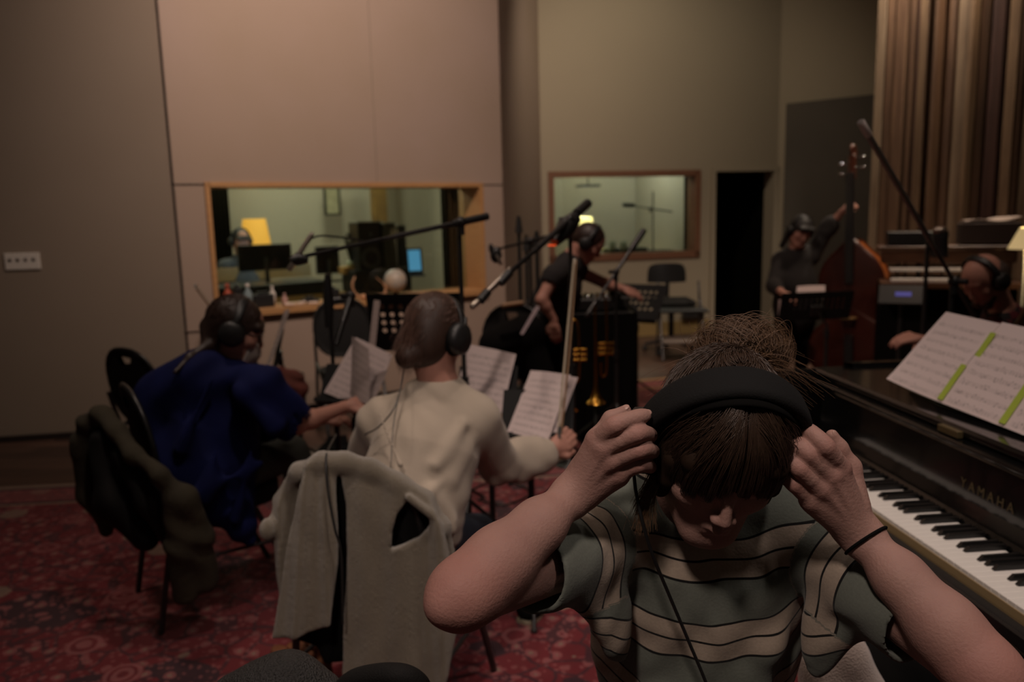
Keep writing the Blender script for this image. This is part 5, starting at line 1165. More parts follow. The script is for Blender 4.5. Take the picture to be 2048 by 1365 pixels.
mb = MB(); mb.tube([bun + hr * .028 * math.cos(t) + hu * .026 * math.sin(t) + hf * .012 for t in np.linspace(0, 2 * math.pi, 20)], .006, 8, cap=False); mb.build('hair_tie', M['black_matte'], fg)
# wrist hair tie and ring
def band_around(name, c, axis, r, tr, m, parent, flat=1.0, up=(0, 1, 0)):
    a, b, d = frame(axis, up); mb = MB(); mb.tube([c + a * r * math.cos(t) + b * r * flat * math.sin(t) for t in np.linspace(0, 2 * math.pi, 36)], tr, 8, cap=False); return mb.build(name, m, parent)
fa = nrm(wrL - elL)
wb = band_around('wrist_hair_tie', wrL - fa * .016, fa + np.array([.0, 0, .12]), .0305, .0021, M['black_matte'], fg, .96)
band_around('finger_ring', mL[2] * .52 + chL[2][0][1] * .48, chL[2][0][1] - mL[2], .0106, .0008, mat('gold ring', '#c9a36a', .2, metal=1), fg)

# ---- headphones
hp_cloth = mat('black padded cloth', (.009, .009, .009), .85, bump=.15, bscale=350, spec=.2)
hp = empty('headphones', tuple(HL(0, 0, .14)), 'thick black padded headphones held onto the head of the woman in the striped shirt', 'headphones')
def headband(root, HL, HB, R_, U_, w_, th, m, back=-.02, ph=1.55, name='headband'):
    V = []; n = 40; K = 12
    for i in range(n + 1):
        p = -ph + 2 * ph * i / n; wr_ = w_ * (1 - .35 * (abs(p) / ph) ** 3); t_ = th * (1 - .3 * (abs(p) / ph) ** 2); nx, nz = math.sin(p), math.cos(p)
        for j in range(K):
            q = 2 * math.pi * j / K; ex, ey = math.copysign(abs(math.cos(q)) ** .6, math.cos(q)), math.copysign(abs(math.sin(q)) ** .7, math.sin(q))
            V.append(HL(nx * (R_ + t_ * ey), back * nz + wr_ * ex, .005 + nz * (U_ + t_ * ey)))
    Fc = [(i * K + j, i * K + (j + 1) % K, (i + 1) * K + (j + 1) % K, (i + 1) * K + j) for i in range(n) for j in range(K)]; Fc += [list(range(K))[::-1], [n * K + j for j in range(K)]]
    mb = MB(); mb.add(V, Fc, True); return mb.build(name, m, root)
def earcups(root, HL, HB, x=.092, r=.042, th=.022, f=-.005, u=-.005, m=None):
    for sg in (-1, 1):
        c = HL(x * sg, f, u); ax = HB[0] * sg; mb = MB(); mb.lathe(c, [(0, th), (r * .75, th * .95), (r * .97, th * .6), (r, 0), (r * .98, -th * .3), (r * .6, -th * .35), (0, -th * .35)], 26, axis=ax); cup = mb.build('ear_cup', m or M['black'], root)
        mb = MB(); mb.tube([c - ax * th * .5 + HB[1] * r * .72 * math.cos(t) + HB[2] * r * .80 * math.sin(t) for t in np.linspace(0, 2 * math.pi, 24)], r * .30, 8, cap=False); mb.build('ear_pad', M['black_matte'], cup)
        mb = MB(); mb.tube([HL((x + .012) * sg, f, u + r * .2), HL((x + .012) * sg, f + .004, u + r * .9), HL((x + .004) * sg, f + .008, u + r * 1.35)], .006, 8); mb.build('yoke', M['black'], root)
headband(hp, HL, HB, .110, .134, .027, .010, hp_cloth, back=.028)
headband(hp, HL, HB, .096, .128, .018, .004, M['black_matte'], back=.046, name='inner_pad')
earcups(hp, HL, HB, .098, .046, .026)
cab = [P(1268, 952, 1.035), P(1272, 985, 1.02), P(1284, 1040, 1.01), P(1303, 1105, 1.012), P(1340, 1195, 1.02), P(1378, 1285, 1.025), P(1415, 1375, 1.03), P(1440, 1460, 1.04)]
mb = MB(); mb.tube(spline(cab, 8), .0024, 8); mb.build('cable', M['black'], hp)
# ================================================================ the other musicians
def unit(*v): return nrm(np.array(v, float))
def ghand(s, wr, d, n, curl=.6, L_=.085, k=.006, spread=1.0, thumb=1):
    """wr wrist point, d direction the hand points, n back-of-hand normal; fingers curl towards -n"""
    d = nrm(d); n = nrm(n - d * np.dot(n, d)); w_ = np.cross(d, n) * thumb
    s.cap(wr, wr + d * .035, .022, .026, .01); pc = wr + d * .045
    for i in range(4):
        o = (i - 1.5) * .019 * spread; kn = wr + d * (.080 - .004 * abs(i - 1)) - w_ * o; s.cap(pc - w_ * o * .6, kn, .016, .0105, .012)
        p = kn; dd = d.copy(); ln = (.040, .026, .020) if i in (1, 2) else (.034, .022, .018)
        for q in range(3):
            a = curl * (.7 + .25 * q); dd = nrm(dd * math.cos(a) - n * math.sin(a)) ; pn = p + dd * ln[q]; s.cap(p, pn, .0098 - .001 * q, .009 - .001 * q, k)
            n_ = n; p = pn
    tb = wr + d * .03 + w_ * .022; t1 = tb + nrm(d * .7 + w_ * .7) * .038; t2 = t1 + nrm(d * .9 - n * .5 * curl) * .030; s.chain([tb, t1, t2], [.015, .012, .0095], k)
def HLof(c, B):
    return lambda r, f, u: np.array(c) + B[0] * r + B[1] * f + B[2] * u
def bbox(pts, m): a = np.array(pts); return a.min(0) - m, a.max(0) + m
def figure(label, base, head, ang, neck, arms, torso, legs, shirt_m, trouser_m, hair_fn, hair_mat, h=.007, skin=None, sleeve=.5, sleeve_r=.062, shirt_fn=None, hood=None):
    """head point + (pitch, roll, yaw); arms: list of (shoulder, elbow, wrist, hand dir, hand normal, curl); torso: list of (point, rx, ry) capsule pairs"""
    root = empty('person', base, label, 'person'); B = basis(*ang); HLx = HLof(head, B)
    pts = [HLx(0, 0, .16), HLx(0, .13, -.13), HLx(0, -.15, 0)] + [q for a in arms for q in (a[0], a[1], a[2], a[2] + nrm(a[3]) * .18)] + [neck]
    lo, hi = bbox(pts, .10); s = SDF(lo, hi, h)
    head_sdf(s, HLx, np.array(B)); s.cap(HLx(0, -.035, -.06), neck, .050, .056, .03)
    for sg in (-1, 1): s.ell(HLx(.074 * sg, -.005, -.002), (.008, .020, .030), np.array(B), .01)
    for a in arms:
        s.cap(neck, a[0], .045, .042, .03); s.cap(a[0], a[1], .044, .036, .02); m = a[1] * .7 + a[2] * .3; s.chain([a[1], m, a[2]], [.036, .035, .023], .02); ghand(s, a[2], a[3], a[4], a[5])
    s.build('body', skin or M['skin_far'], root)
    # garment
    tp = [t[0] for t in torso]; lo, hi = bbox(tp + [a[0] for a in arms] + [a[0] * (1 - min(1, sleeve)) + a[1] * min(1, sleeve) for a in arms] + ([a[2] for a in arms] if sleeve > 1 else []), .24)
    s = SDF(lo, hi, h)
    for i in range(len(torso) - 1): s.cap(torso[i][0], torso[i + 1][0], torso[i][1], torso[i + 1][1], .05)
    for a in arms:
        s.cap(neck - np.array([0, 0, .03]), a[0], .062, .064, .05)
        if sleeve <= 1: e = a[0] * (1 - sleeve) + a[1] * sleeve; s.cap(a[0], e, sleeve_r + .006, sleeve_r, .04)
        else:
            e = a[1] * (2 - sleeve) + a[2] * (sleeve - 1); s.cap(a[0], a[1], sleeve_r + .004, sleeve_r - .008, .04); s.cap(a[1], e, sleeve_r - .008, sleeve_r - .022, .025)
            d = nrm(e - a[1])
            for q in range(5): c = a[1] * (.75 - .15 * q) + e * (.25 + .15 * q); s.cap(c + np.array([-.01, 0, .02]), c + np.array([.01, 0, -.02]) + d * .012, sleeve_r - .016 - q * .002, None, .012)
    if shirt_fn: shirt_fn(s)
    s.cap(neck + np.array([0, 0, .0]), neck + nrm(HLx(0, 0, 0) - neck) * .14, .060, .075, .006, 'cut')
    for a in arms:
        if sleeve <= 1: d = nrm(a[1] - a[0]); e = a[0] * (1 - sleeve) + a[1] * sleeve; s.cap(e - d * .05, e + d * .2, sleeve_r - .010, sleeve_r - .004, .004, 'cut')
    s.build('shirt', shirt_m, root)
    if legs:
        lo, hi = bbox([q for l in legs for q in l], .16); s = SDF(lo, hi, h * 1.2)
        for l in legs: s.cap(l[0], l[1], .090, .066, .04); s.cap(l[1], l[2], .064, .048, .03)
        if len(legs) > 1: s.cap(legs[0][0], legs[1][0], .10, .10, .05)
        s.build('trousers', trouser_m, root)
        for l in legs:
            ft = l[2]; fd = nrm(np.array([l[1][0] - l[0][0], l[1][1] - l[0][1], 0]) + (np.array([B[1][0], B[1][1], 0]) if np.linalg.norm((l[1] - l[0])[:2]) < .15 else 0))
            s = SDF(np.array([ft[0], ft[1], 0]) - [.34, .34, .01], np.array([ft[0], ft[1], .15]) + [.34, .34, .03], .006); g = np.array([ft[0], ft[1], .055])
            s.cap(g - fd * .04, g + fd * .16 - np.array([0, 0, .012]), .045, .038, .03); s.cap(g, g + np.array([0, 0, .05]), .05, .048, .03); s.half((0, 0, .022), (0, 0, -1)); shoe = s.build('shoe', M['black_matte'], root)
            mb = MB(); pr = [g + fd * x + np.cross(fd, [0, 0, 1]) * y for x, y in ((-.085, 0), (-.075, .035), (-.02, .043), (.08, .046), (.16, .043), (.20, .02), (.205, 0), (.20, -.02), (.16, -.043), (.08, -.046), (-.02, -.043), (-.075, -.035))]
            mb.prism([(p[0], p[1], .002) for p in pr], (0, 0, .024)); mb.build('sole', mat('pale rubber sole', '#8f8570', .7), shoe)
    lo = np.array(head) - .24; hi = np.array(head) + .24; s = SDF(lo, hi, h * .8); hair_fn(s, HLx, np.array(B)); s.build('hair', hair_mat, root)
    return root, HLx, np.array(B)
def cans(label, HLx, B, th=.006, w_=.016, r=.042):
    root = empty('headphones', tuple(HLx(0, 0, .13)), label, 'headphones'); headband(root, HLx, B, .098, .122, w_, th, M['black'], back=-.005); earcups(root, HLx, B, .090, r, .024); return root
def face_cut(s, HLx, B, low=-.05):
    s.ell(HLx(0, .112, low), (.060, .062, .072), B, .006, 'cut'); s.ell(HLx(0, .06, -.115), (.052, .07, .062), B, .006, 'cut')

brown = mat('chestnut hair', '#3d291f', .5, color2='#2a1b14', nscale=30, namt=1, stretch=(6, 6, 1))
darkbr = mat('dark brown hair', '#33211a', .5, color2='#22150f', nscale=30, namt=1, stretch=(6, 6, 1))
# ---- woman in the cream sweater
sweater = mat('cream jersey sweater', '#b0a394', .92, color2='#a69a8a', nscale=4, namt=.8, bump=.12, bscale=200, sheen=.15, spec=.1)
hd = P(872, 672, 2.42); nk = P(878, 772, 2.40)
def sw_hair(s, HLx, B):
    s.ell(HLx(0, -.018, .030), (.086, .104, .100), B, .01); s.ell(HLx(0, -.045, -.03), (.072, .065, .085), B, .03)
    bn = HLx(.020, -.092, -.085); s.ell(bn, (.038, .034, .040), B, .02)
    face_cut(s, HLx, B, -.045)
def sw_fold(s):
    rq = random.Random(8)
    for (a, b, r_) in (((925, 850, 2.27), (870, 930, 2.17), .012), ((940, 880, 2.30), (900, 960, 2.20), .012), ((760, 830, 2.20), (800, 930, 2.12), .010), ((860, 980, 2.13), (905, 1040, 2.16), .014), ((820, 1000, 2.12), (900, 1060, 2.16), .012)):
        s.cap(P(*a), P(*b), .004, r_, .035)
    for q in range(6): s.cap(P(905 + q * 3, 935 + q * 20, 2.24), P(860 - q * 8, 985 + q * 14, 2.125), .003, .008, .02)
    s.shift(lambda X, Y, Z: .004 * np.sin((X + Z * .6) * 60 + 4 * np.sin(Z * 12)) * np.sin(Z * 24 + X * 10))
el = P(1000, 930, 2.58); wr_ = P(1093, 905, 2.72)
sh_R = P(948, 838, 2.38); sh_L = P(765, 845, 2.44); elL_ = P(722, 940, 2.62); wrL_ = P(800, 900, 2.85)
_, HLs, Bs = figure('woman in a cream sweater seated with her back to the camera, holding a bow upright', (-.3, 2.3, .45), hd, (22, 0, 148), nk,
    [(sh_R, el, wr_, unit(.9, .1, .5), unit(.3, -.9, .3), 1.1), (sh_L, elL_, wrL_, unit(.5, .8, .1), unit(-.5, .3, .8), .8)],
    [(P(872, 815, 2.40), .10, 0), (P(852, 900, 2.34), .152, 0), (P(822, 1000, 2.27), .155, 0), (P(818, 1055, 2.27), .155, 0)],
    [(P(850, 1075, 2.30), P(952, 1068, 2.66), np.array([.05, 2.80, .10])), (P(770, 1070, 2.36), P(830, 1010, 2.85), np.array([-.25, 3.0, .10]))],
    sweater, mat('blue denim', '#2c3644', .85, color2='#222b38', nscale=20), sw_hair, brown, h=.0055, sleeve=1.93, sleeve_r=.073, shirt_fn=sw_fold)
cans('large black headphones on the woman in the cream sweater', HLs, Bs, r=.050)
cb = [HLs(.10, .0, -.04), P(795, 800, 2.22), P(762, 850, 2.20), P(730, 870, 2.25)]
mb = MB(); mb.tube(spline(cb, 8), .0022, 6); tag(mb.build('headphone_cable', M['gunmetal'], None, tuple(cb[0])), 'thin grey cable running over the left shoulder of the cream sweater', 'cable')
mb = MB(); mb.tube(spline([P(798, 790, 2.22), P(787, 850, 2.185), P(782, 930, 2.12), P(780, 990, 2.11)], 8), .0016, 6); tag(mb.build('headphone_cable', M['gunmetal'], None, tuple(P(798, 790, 2.22))), 'thin grey cable hanging straight down the back of the cream sweater', 'cable')
bowm = mat('pernambuco bow', '#7c5f42', .45); bow_hair = mat('bow hair', '#a89a84', .7)
def bow(label, tip, frog, side):
    root = empty('bow', tuple(frog), label, 'bow'); tip = np.array(tip); frog = np.array(frog); d = nrm(frog - tip); L_ = np.linalg.norm(frog - tip); sd = nrm(np.array(side) - d * np.dot(side, d))
    mb = MB(); mb.tube([tip + d * L_ * t - sd * .004 * math.sin(math.pi * t) for t in np.linspace(0, 1.03, 14)], [.0032 + .0016 * i / 13 for i in range(14)], 8); mb.build('stick', bowm, root)
    mb = MB(); mb.tube([tip + sd * .009, frog + sd * .010], .0042, 6, flat=.4); mb.build('bow_hair', bow_hair, root)
    mb = MB(); mb.box(frog + sd * .005 - d * .02, (.045, .014, .012), d, sd, np.cross(d, sd), .003); mb.build('frog', M['black'], root)
    mb = MB(); mb.prism([tip - d * .002, tip + d * .02, tip + sd * .011 + d * .004, tip + sd * .011 - d * .004], np.cross(d, sd) * .006); mb.build('tip', M['white'], root)
bow('violin bow held upright in the right hand of the sweater woman', P(1153, 520, 2.98), P(1121, 878, 2.72), (-1, 0, 0))
bow('violin bow rising behind the head of the woman in blue', P(388, 572, 3.35), P(520, 740, 3.30), (1, 0, 0))

# ---- woman in the blue shirt
blue = mat('navy blue shirt', '#131a4a', .85, color2='#10153c', nscale=6, bump=.1, bscale=150, spec=.15)
hd = P(472, 660, 3.0); nk = P(452, 735, 2.99)
def bl_hair(s, HLx, B):
    s.ell(HLx(0, -.016, .030), (.086, .106, .100), B, .01); s.ell(HLx(0, -.06, -.05), (.060, .050, .09), B, .03)
    s.chain([HLx(-.03, -.06, -.09), HLx(-.06, -.03, -.17), HLx(-.065, .0, -.22)], [.030, .024, .012], .02)
    s.chain([HLx(.0, -.10, -.02), P(418, 690, 2.93), P(380, 715, 2.86), P(350, 745, 2.80)], [.03, .020, .013, .008], .02)
    s.cap(HLx(-.045, .078, .04), HLx(.045, .078, .04), .016, .016, .02); face_cut(s, HLx, B)
def bl_fold(s):
    s.cap(P(405, 760, 2.92), P(335, 800, 2.98), .12, .12, .06); s.ell(P(345, 850, 3.0), (.13, .13, .15), k=.06)
    s.cap(P(430, 960, 2.9), P(480, 1045, 2.86), .14, .06, .06); s.cap(P(480, 1045, 2.86), P(500, 1080, 2.86), .05, .03, .03)
    for a, b, r_ in (((420, 760, 2.76), (360, 900, 2.74), .014), ((480, 800, 2.74), (560, 850, 2.78), .014), ((470, 780, 2.74), (540, 860, 2.76), .012), ((520, 930, 2.76), (400, 985, 2.72), .016), ((500, 900, 2.74), (470, 1040, 2.76), .018), ((430, 900, 2.72), (410, 1000, 2.72), .013)): s.cap(P(*a) + np.array([0, .02, 0]), P(*b), .003, r_ * 1.2, .06)
    s.shift(lambda X, Y, Z: .006 * np.sin((X - Z * .5) * 38 + 3 * np.sin(Z * 9)) * np.sin(Z * 14 + Y * 9))
shn = P(520, 775, 2.84); eln = P(592, 850, 2.93); wrn = P(688, 815, 3.12)
_, HLb, Bb = figure('woman in a loose navy shirt and pale mask, seated and reaching for her pages', (-1.2, 3.05, .45), hd, (22, 0, 103), nk,
    [(shn, eln, wrn, unit(.85, .35, .15), unit(.0, -.6, .8), 1.0), (P(470, 770, 3.17), P(560, 860, 3.3), P(640, 840, 3.42), unit(.9, .2, .1), unit(0, -.3, .9), .7)],
    [(P(455, 775, 2.99), .11, 0), (P(425, 850, 2.96), .165, 0), (P(405, 920, 2.94), .185, 0), (P(410, 960, 2.96), .18, 0)],
    [(P(440, 960, 2.94), P(582, 905, 3.18), np.array([-.72, 3.22, .10])), (P(430, 930, 3.16), P(560, 880, 3.42), np.array([-.85, 3.45, .10]))],
    blue, mat('grey green trousers', '#33352f', .9), bl_hair, darkbr, h=.0065, sleeve=.85, sleeve_r=.082, shirt_fn=bl_fold)
cans('black headphones over the long hair of the woman in the navy shirt', HLb, Bb, r=.048)
def facemask(root_label, HLx, B, m):
    mb = MB()
    def fn(u, v):
        a = (u - .5) * 2.0; zz = -.085 + v * .075 - .01; rad = .078 - .012 * (1 - v); b_ = .030 * math.exp(-((a * 1.8) ** 2)) * math.sin(math.pi * min(1, v * 1.0 + .05))
        return HLx(math.sin(a * .9) * .066, .022 + math.cos(a * .95) * rad + b_ * .8, zz - .018 * (1 - v) * math.cos(a))
    mb.grid(fn, 16, 8); o = mb.build('face_mask', m, root_label); md = o.modifiers.new('thickness', 'SOLIDIFY'); md.thickness = .002; return o
pb_ = [o for o in sc.objects if o.name.startswith('person')]
facemask(pb_[-1], HLb, Bb, mat('pale face mask', '#a89f98', .85))
mb = MB()
for sg in (-1, 1): mb.tube([HLb(.032 * sg + .023 * math.cos(t), .100 - .010 * abs(math.cos(t)) , .006 + .018 * math.sin(t)) for t in np.linspace(0, 2 * math.pi, 20)], .0028, 6, cap=False); mb.tube([HLb(.054 * sg, .088, .010), HLb(.078 * sg, .0, .006)], .0025, 6)
mb.tube([HLb(-.010, .102, .008), HLb(.010, .102, .008)], .0025, 6); mb.build('glasses', M['black'], pb_[-1])

def back_hair(root, HLx, m, knot, seed, n=900, side=1.0):
    rq = random.Random(seed); st = []
    for i in range(n):
        ph = math.pi + rq.uniform(-2.5, 2.5); th = rq.uniform(.0, 1.5); a = HLx(math.sin(th) * math.sin(ph) * .089, -.016 + math.sin(th) * math.cos(ph) * .109, .031 + math.cos(th) * .103)
        t2 = min(2.0, th + .9); p2 = math.pi + (ph - math.pi) * .6; b = HLx(math.sin(t2) * math.sin(p2) * .100, -.016 + math.sin(t2) * math.cos(p2) * .118, .031 + math.cos(t2) * .112)
        e = knot + np.array([rq.gauss(0, .018), rq.gauss(0, .018), rq.gauss(0, .025)]); st.append(np.array([a * (1 - t) ** 2 + b * 2 * t * (1 - t) + e * t * t for t in np.linspace(0, 1, 12)]))
    hairs('hair_strands', st, m, root, .0007)
hs_m = mat('chestnut strands', '#55382a', .5); pp = [o for o in sc.objects if o.name.startswith('person')]
back_hair(pp[1], HLs, hs_m, HLs(.020, -.098, -.090), 1); back_hair(pp[2], HLb, mat('brown strands', '#3f2a20', .5), HLb(-.03, -.06, -.12), 2, 1100)
# ---- standing woman in black
blk = mat('black top', (.016, .014, .014), .9, bump=.1, bscale=80)
hd = P(1176, 486, 5.1); nk = P(1143, 515, 5.12)
def st_hair(s, HLx, B):
    s.ell(HLx(0, -.014, .030), (.084, .104, .098), B, .01); s.ell(HLx(0, -.09, -.03), (.035, .04, .045), B, .02); face_cut(s, HLx, B)
shn = P(1108, 552, 4.96); 
_, HLt, Bt = figure('standing woman in a black top bending over the equipment table', (.3, 5.1, 0), hd, (38, 0, 78), nk,
    [(shn, P(1083, 600, 4.90), P(1108, 640, 4.92), unit(.05, 0, -1), unit(-.3, -.9, 0), .35), (P(1150, 540, 5.26), P(1212, 568, 5.28), P(1244, 577, 5.12), unit(.9, -.2, -.3), unit(.2, -.4, .9), .4)],
    [(P(1138, 535, 5.12), .10, 0), (P(1118, 580, 5.14), .135, 0), (P(1095, 625, 5.16), .14, 0), (P(1085, 650, 5.18), .15, 0)],
    [(P(1075, 665, 5.12), P(1080, 760, 5.15), np.array([.20, 5.15, .10])), (P(1095, 665, 5.25), P(1110, 755, 5.32), np.array([.34, 5.40, .10]))],
    blk, M['black_matte'], st_hair, darkbr, h=.008, sleeve=.22, sleeve_r=.06)
cans('headphones on the standing woman in black', HLt, Bt)

# ---- double bass player
charcoal = mat('charcoal sweatshirt', '#2b2827', .95, bump=.1, bscale=80)
hd = P(1600, 462, 6.5); nk = P(1592, 500, 6.58)
def ba_hair(s, HLx, B):
    s.ell(HLx(0, -.014, .032), (.086, .104, .098), B, .01); s.cap(HLx(.075, -.02, 0), HLx(.085, -.03, -.16), .03, .022, .03); s.cap(HLx(-.075, -.02, 0), HLx(-.085, -.03, -.16), .03, .022, .03); s.cap(HLx(-.05, .085, .05), HLx(.05, .085, .05), .02, .02, .02); face_cut(s, HLx, B)
_, HLd, Bd = figure('double bass player in a charcoal sweatshirt with the left arm raised to the bass neck', (2.35, 6.6, 0), hd, (25, 8, 12), nk,
    [(P(1562, 522, 6.6), P(1548, 572, 6.5), P(1568, 588, 6.25), unit(.4, -.8, -.2), unit(-.3, -.2, .9), .8), (P(1622, 512, 6.62), P(1652, 462, 6.56), P(1683, 424, 6.48), unit(.7, -.2, .5), unit(-.3, -.8, .5), .9)],
    [(P(1592, 520, 6.6), .12, 0), (P(1590, 565, 6.62), .16, 0), (P(1588, 610, 6.64), .165, 0), (P(1588, 630, 6.64), .16, 0)],
    [(P(1573, 640, 6.6), P(1565, 715, 6.6), np.array([2.25, 6.62, .10])), (P(1605, 640, 6.66), P(1605, 715, 6.7), np.array([2.48, 6.75, .10]))],
    charcoal, M['black_matte'], ba_hair, mat('black hair', (.012, .010, .009), .6), h=.009, sleeve=1.45, sleeve_r=.07)
cans('headphones on the double bass player', HLd, Bd)

# ---- seated man with guitar at the right
hd = P(1968, 560, 3.75); nk = P(2005, 620, 3.85)
def ma_hair(s, HLx, B):
    s.ell(HLx(0, -.050, .000), (.080, .072, .070), B, .01); s.ell(HLx(0, -.02, .085), (.075, .085, .05), B, .01, 'cut'); face_cut(s, HLx, B, -.03)
    s.cap(HLx(-.035, .070, -.095), HLx(.035, .070, -.095), .020, .020, .01); s.cap(HLx(0, .082, -.098), HLx(0, .088, -.075), .016, .01, .01)
    s.cap(HLx(-.05, .04, -.07), HLx(-.03, .07, -.10), .015, .015, .01); s.cap(HLx(.05, .04, -.07), HLx(.03, .07, -.10), .015, .015, .01)
def plaid():
    m = mat('dark red plaid', '#4a1418', .9); N = m.node_tree.nodes; L = m.node_tree.links; tc = N.new('ShaderNodeTexCoord'); ck = N.new('ShaderNodeTexChecker'); ck.inputs['Scale'].default_value = 16
    ck.inputs['Color1'].default_value = lin('#571820'); ck.inputs['Color2'].default_value = lin('#141214'); L.new(tc.outputs['Object'], ck.inputs[0]); L.new(ck.outputs[0], N['Principled BSDF'].inputs['Base Color']); return m
_, HLm, Bm = figure('balding bearded man in a dark red plaid shirt and headphones leaning over a guitar', (2.5, 3.9, .45), hd, (35, 0, -72), nk,
    [(P(1985, 680, 3.68), P(1925, 730, 3.55), P(1850, 682, 3.62), unit(-.9, .1, .15), unit(.0, -.3, .9), .6), (P(2020, 670, 4.05), P(1950, 725, 4.05), P(1885, 690, 3.95), unit(-.9, -.1, .1), unit(0, -.2, .9), .6)],
    [(P(2010, 650, 3.88), .11, 0), (P(2020, 710, 3.95), .155, 0), (P(2040, 790, 4.0), .16, 0), (P(2045, 820, 4.0), .165, 0)],
    [(P(2040, 850, 3.9), P(1900, 830, 3.7), np.array([1.95, 3.65, .10])), (P(2040, 840, 4.15), P(1900, 815, 4.15), np.array([2.0, 4.2, .10]))],
    plaid(), M['black_matte'], ma_hair, mat('greying hair', '#3a2c24', .7), h=.0075, sleeve=1.7, sleeve_r=.066)
cans('headphones on the balding man', HLm, Bm)
gt = empty('guitar', tuple(P(2000, 720, 3.6)), 'dark wooden guitar in the lap of the balding man', 'guitar')
gn0 = P(1975, 745, 3.62); gn1 = P(2075, 590, 3.35); gd = nrm(gn1 - gn0); mb = MB(); mb.box((gn0 + gn1) / 2 + gd * .1, (np.linalg.norm(gn1 - gn0) + .2, .05, .024), gd, np.cross([.5, -1, 0], gd), (.4, -.9, 0), .006); mb.build('neck', mat('neck wood', '#5c4428', .5), gt)
s = SDF(gn0 - .35, gn0 + .35, .009); gb_ = nrm(np.cross(gd, [.3, -1, .1])); s.ell(gn0 - gd * .16, (.19, .16, .04), [gd, gb_, np.cross(gd, gb_)], .03); s.ell(gn0 + gd * .04, (.13, .125, .04), [gd, gb_, np.cross(gd, gb_)], .03); s.build('guitar_body', mat('guitar body', '#4a2c18', .35, coat=.4), gt)

# ---- masked engineer behind the control room window
hd = PW(481, 482, 1.9); nk = hd + np.array([.0, .02, -.17])
def en_hair(s, HLx, B): s.ell(HLx(0, -.014, .030), (.083, .102, .096), B, .01); s.cap(HLx(-.045, .082, .045), HLx(.045, .082, .045), .016, .016, .02); face_cut(s, HLx, B)
r2, HLe, Be = figure('masked engineer with dark hair in a grey shirt behind the wide monitor', (hd[0], hd[1], .45), hd, (14, 0, 38), nk,
    [(nk + E1 * -.17 + np.array([0, 0, -.07]), nk + E1 * -.22 + np.array([0, -.05, -.33]), nk + E1 * -.1 - N1 * .25 + np.array([0, 0, -.42]), -N1, np.array([0, 0, 1.]), .4), (nk + E1 * .17 + np.array([0, 0, -.07]), nk + E1 * .24 + np.array([0, -.05, -.33]), nk + E1 * .15 - N1 * .25 + np.array([0, 0, -.42]), -N1, np.array([0, 0, 1.]), .4)],
    [(nk + np.array([0, 0, -.05]), .11, 0), (nk + np.array([0, 0, -.25]), .155, 0), (nk + np.array([0, .03, -.5]), .15, 0), (nk + np.array([0, .03, -.6]), .15, 0)],
    [], mat('slate grey shirt', '#4b4d52', .9), M['black_matte'], en_hair, mat('near black hair', (.014, .012, .011), .6), h=.011, sleeve=.6)
facemask(r2, HLe, Be, mat('pale blue mask', '#8fb4c4', .8))
cans('headphones on the masked engineer', HLe, Be)

# ================================================================ instruments and gear in the back
def outline_body(root, c, X, Z, N_, prof, depth, m_front, m_rib, name='bass_body'):
    """arched box from a half outline [(half width, height)] mirrored"""
    pts = [(w_, z) for w_, z in prof] + [(-w_, z) for w_, z in prof[::-1]]
    pl = [np.array(c) + X * w_ + Z * z for w_, z in pts]; pl = spline(pl + [pl[0]], 4)[:-1]
    mb = MB(); n = len(pl); cen = np.array(c) + Z * np.mean([z for _, z in prof]); V = []; Fc = []
    rings = [(1.03, 0), (1.03, .008), (.96, .012), (.7, .028), (.35, .038), (.02, .042)]
    for k, (sc__, hh) in enumerate(rings):
        for p in pl: V.append(cen + (p - cen) * sc__ + N_ * (depth / 2 + hh))
    for k in range(len(rings) - 1):
        for j in range(n): Fc.append((k * n + j, k * n + (j + 1) % n, (k + 1) * n + (j + 1) % n, (k + 1) * n + j))
    mb.add(V, Fc, True); mb.build('front_plate', m_front, root)
    mb = MB(); V = [p - N_ * depth / 2 for p in pl] + [p + N_ * depth / 2 for p in pl]; mb.add(V, [(j, (j + 1) % n, n + (j + 1) % n, n + j) for j in range(n)], True); mb.build('ribs', m_rib, root)
    mb = MB(); V = []
    for k, (sc__, hh) in enumerate(rings):
        for p in pl: V.append(cen + (p - cen) * sc__ - N_ * (depth / 2 + hh))
    mb.add(V, [(f[0], f[3], f[2], f[1]) for f in Fc], True); mb.build('back_plate', m_rib, root)
bassw = mat('dark red brown varnish', '#4a2016', .3, color2='#35160e', nscale=5, coat=.4); ribw = mat('brown varnish with painted light', '#a35a28', .3, color2='#8a4720', nscale=5, coat=.5)  # orange light on the ribs is painted into their varnish colour
base_b = np.array([2.80, 6.42, 0.]); top_b = P(1711, 322, 6.55); Zb = nrm(top_b - (base_b + np.array([0, 0, .12]))); Nb_ = nrm(np.array([-.62, -.78, 0])); Nb_ = nrm(Nb_ - Zb * np.dot(Nb_, Zb)); Xb = np.cross(Nb_, Zb)
bs = empty('double_bass', tuple(base_b), 'dark red-brown double bass standing upright beside its player', 'double bass')
bprof = [(.0, 0), (.18, .01), (.30, .10), (.33, .24), (.28, .38), (.20, .46), (.19, .56), (.20, .62), (.24, .70), (.245, .82), (.19, .94), (.10, 1.03), (.03, 1.10), (0, 1.11)]
bc = base_b + np.array([0, 0, .12]); outline_body(bs, bc, Xb, Zb, Nb_, bprof[1:-1], .18, bassw, ribw)
mb = MB(); mb.box(bc + Zb * 1.33 + Nb_ * .11, (.05, .03, .62), Xb, Nb_, Zb, .01); mb.build('neck', mat('bass neck', '#2a1710', .4), bs)
mb = MB(); mb.box(bc + Zb * 1.20 + Nb_ * .145, (.065, .015, .88), Xb, Nb_, Zb, .004); mb.build('fingerboard', M['black'], bs)
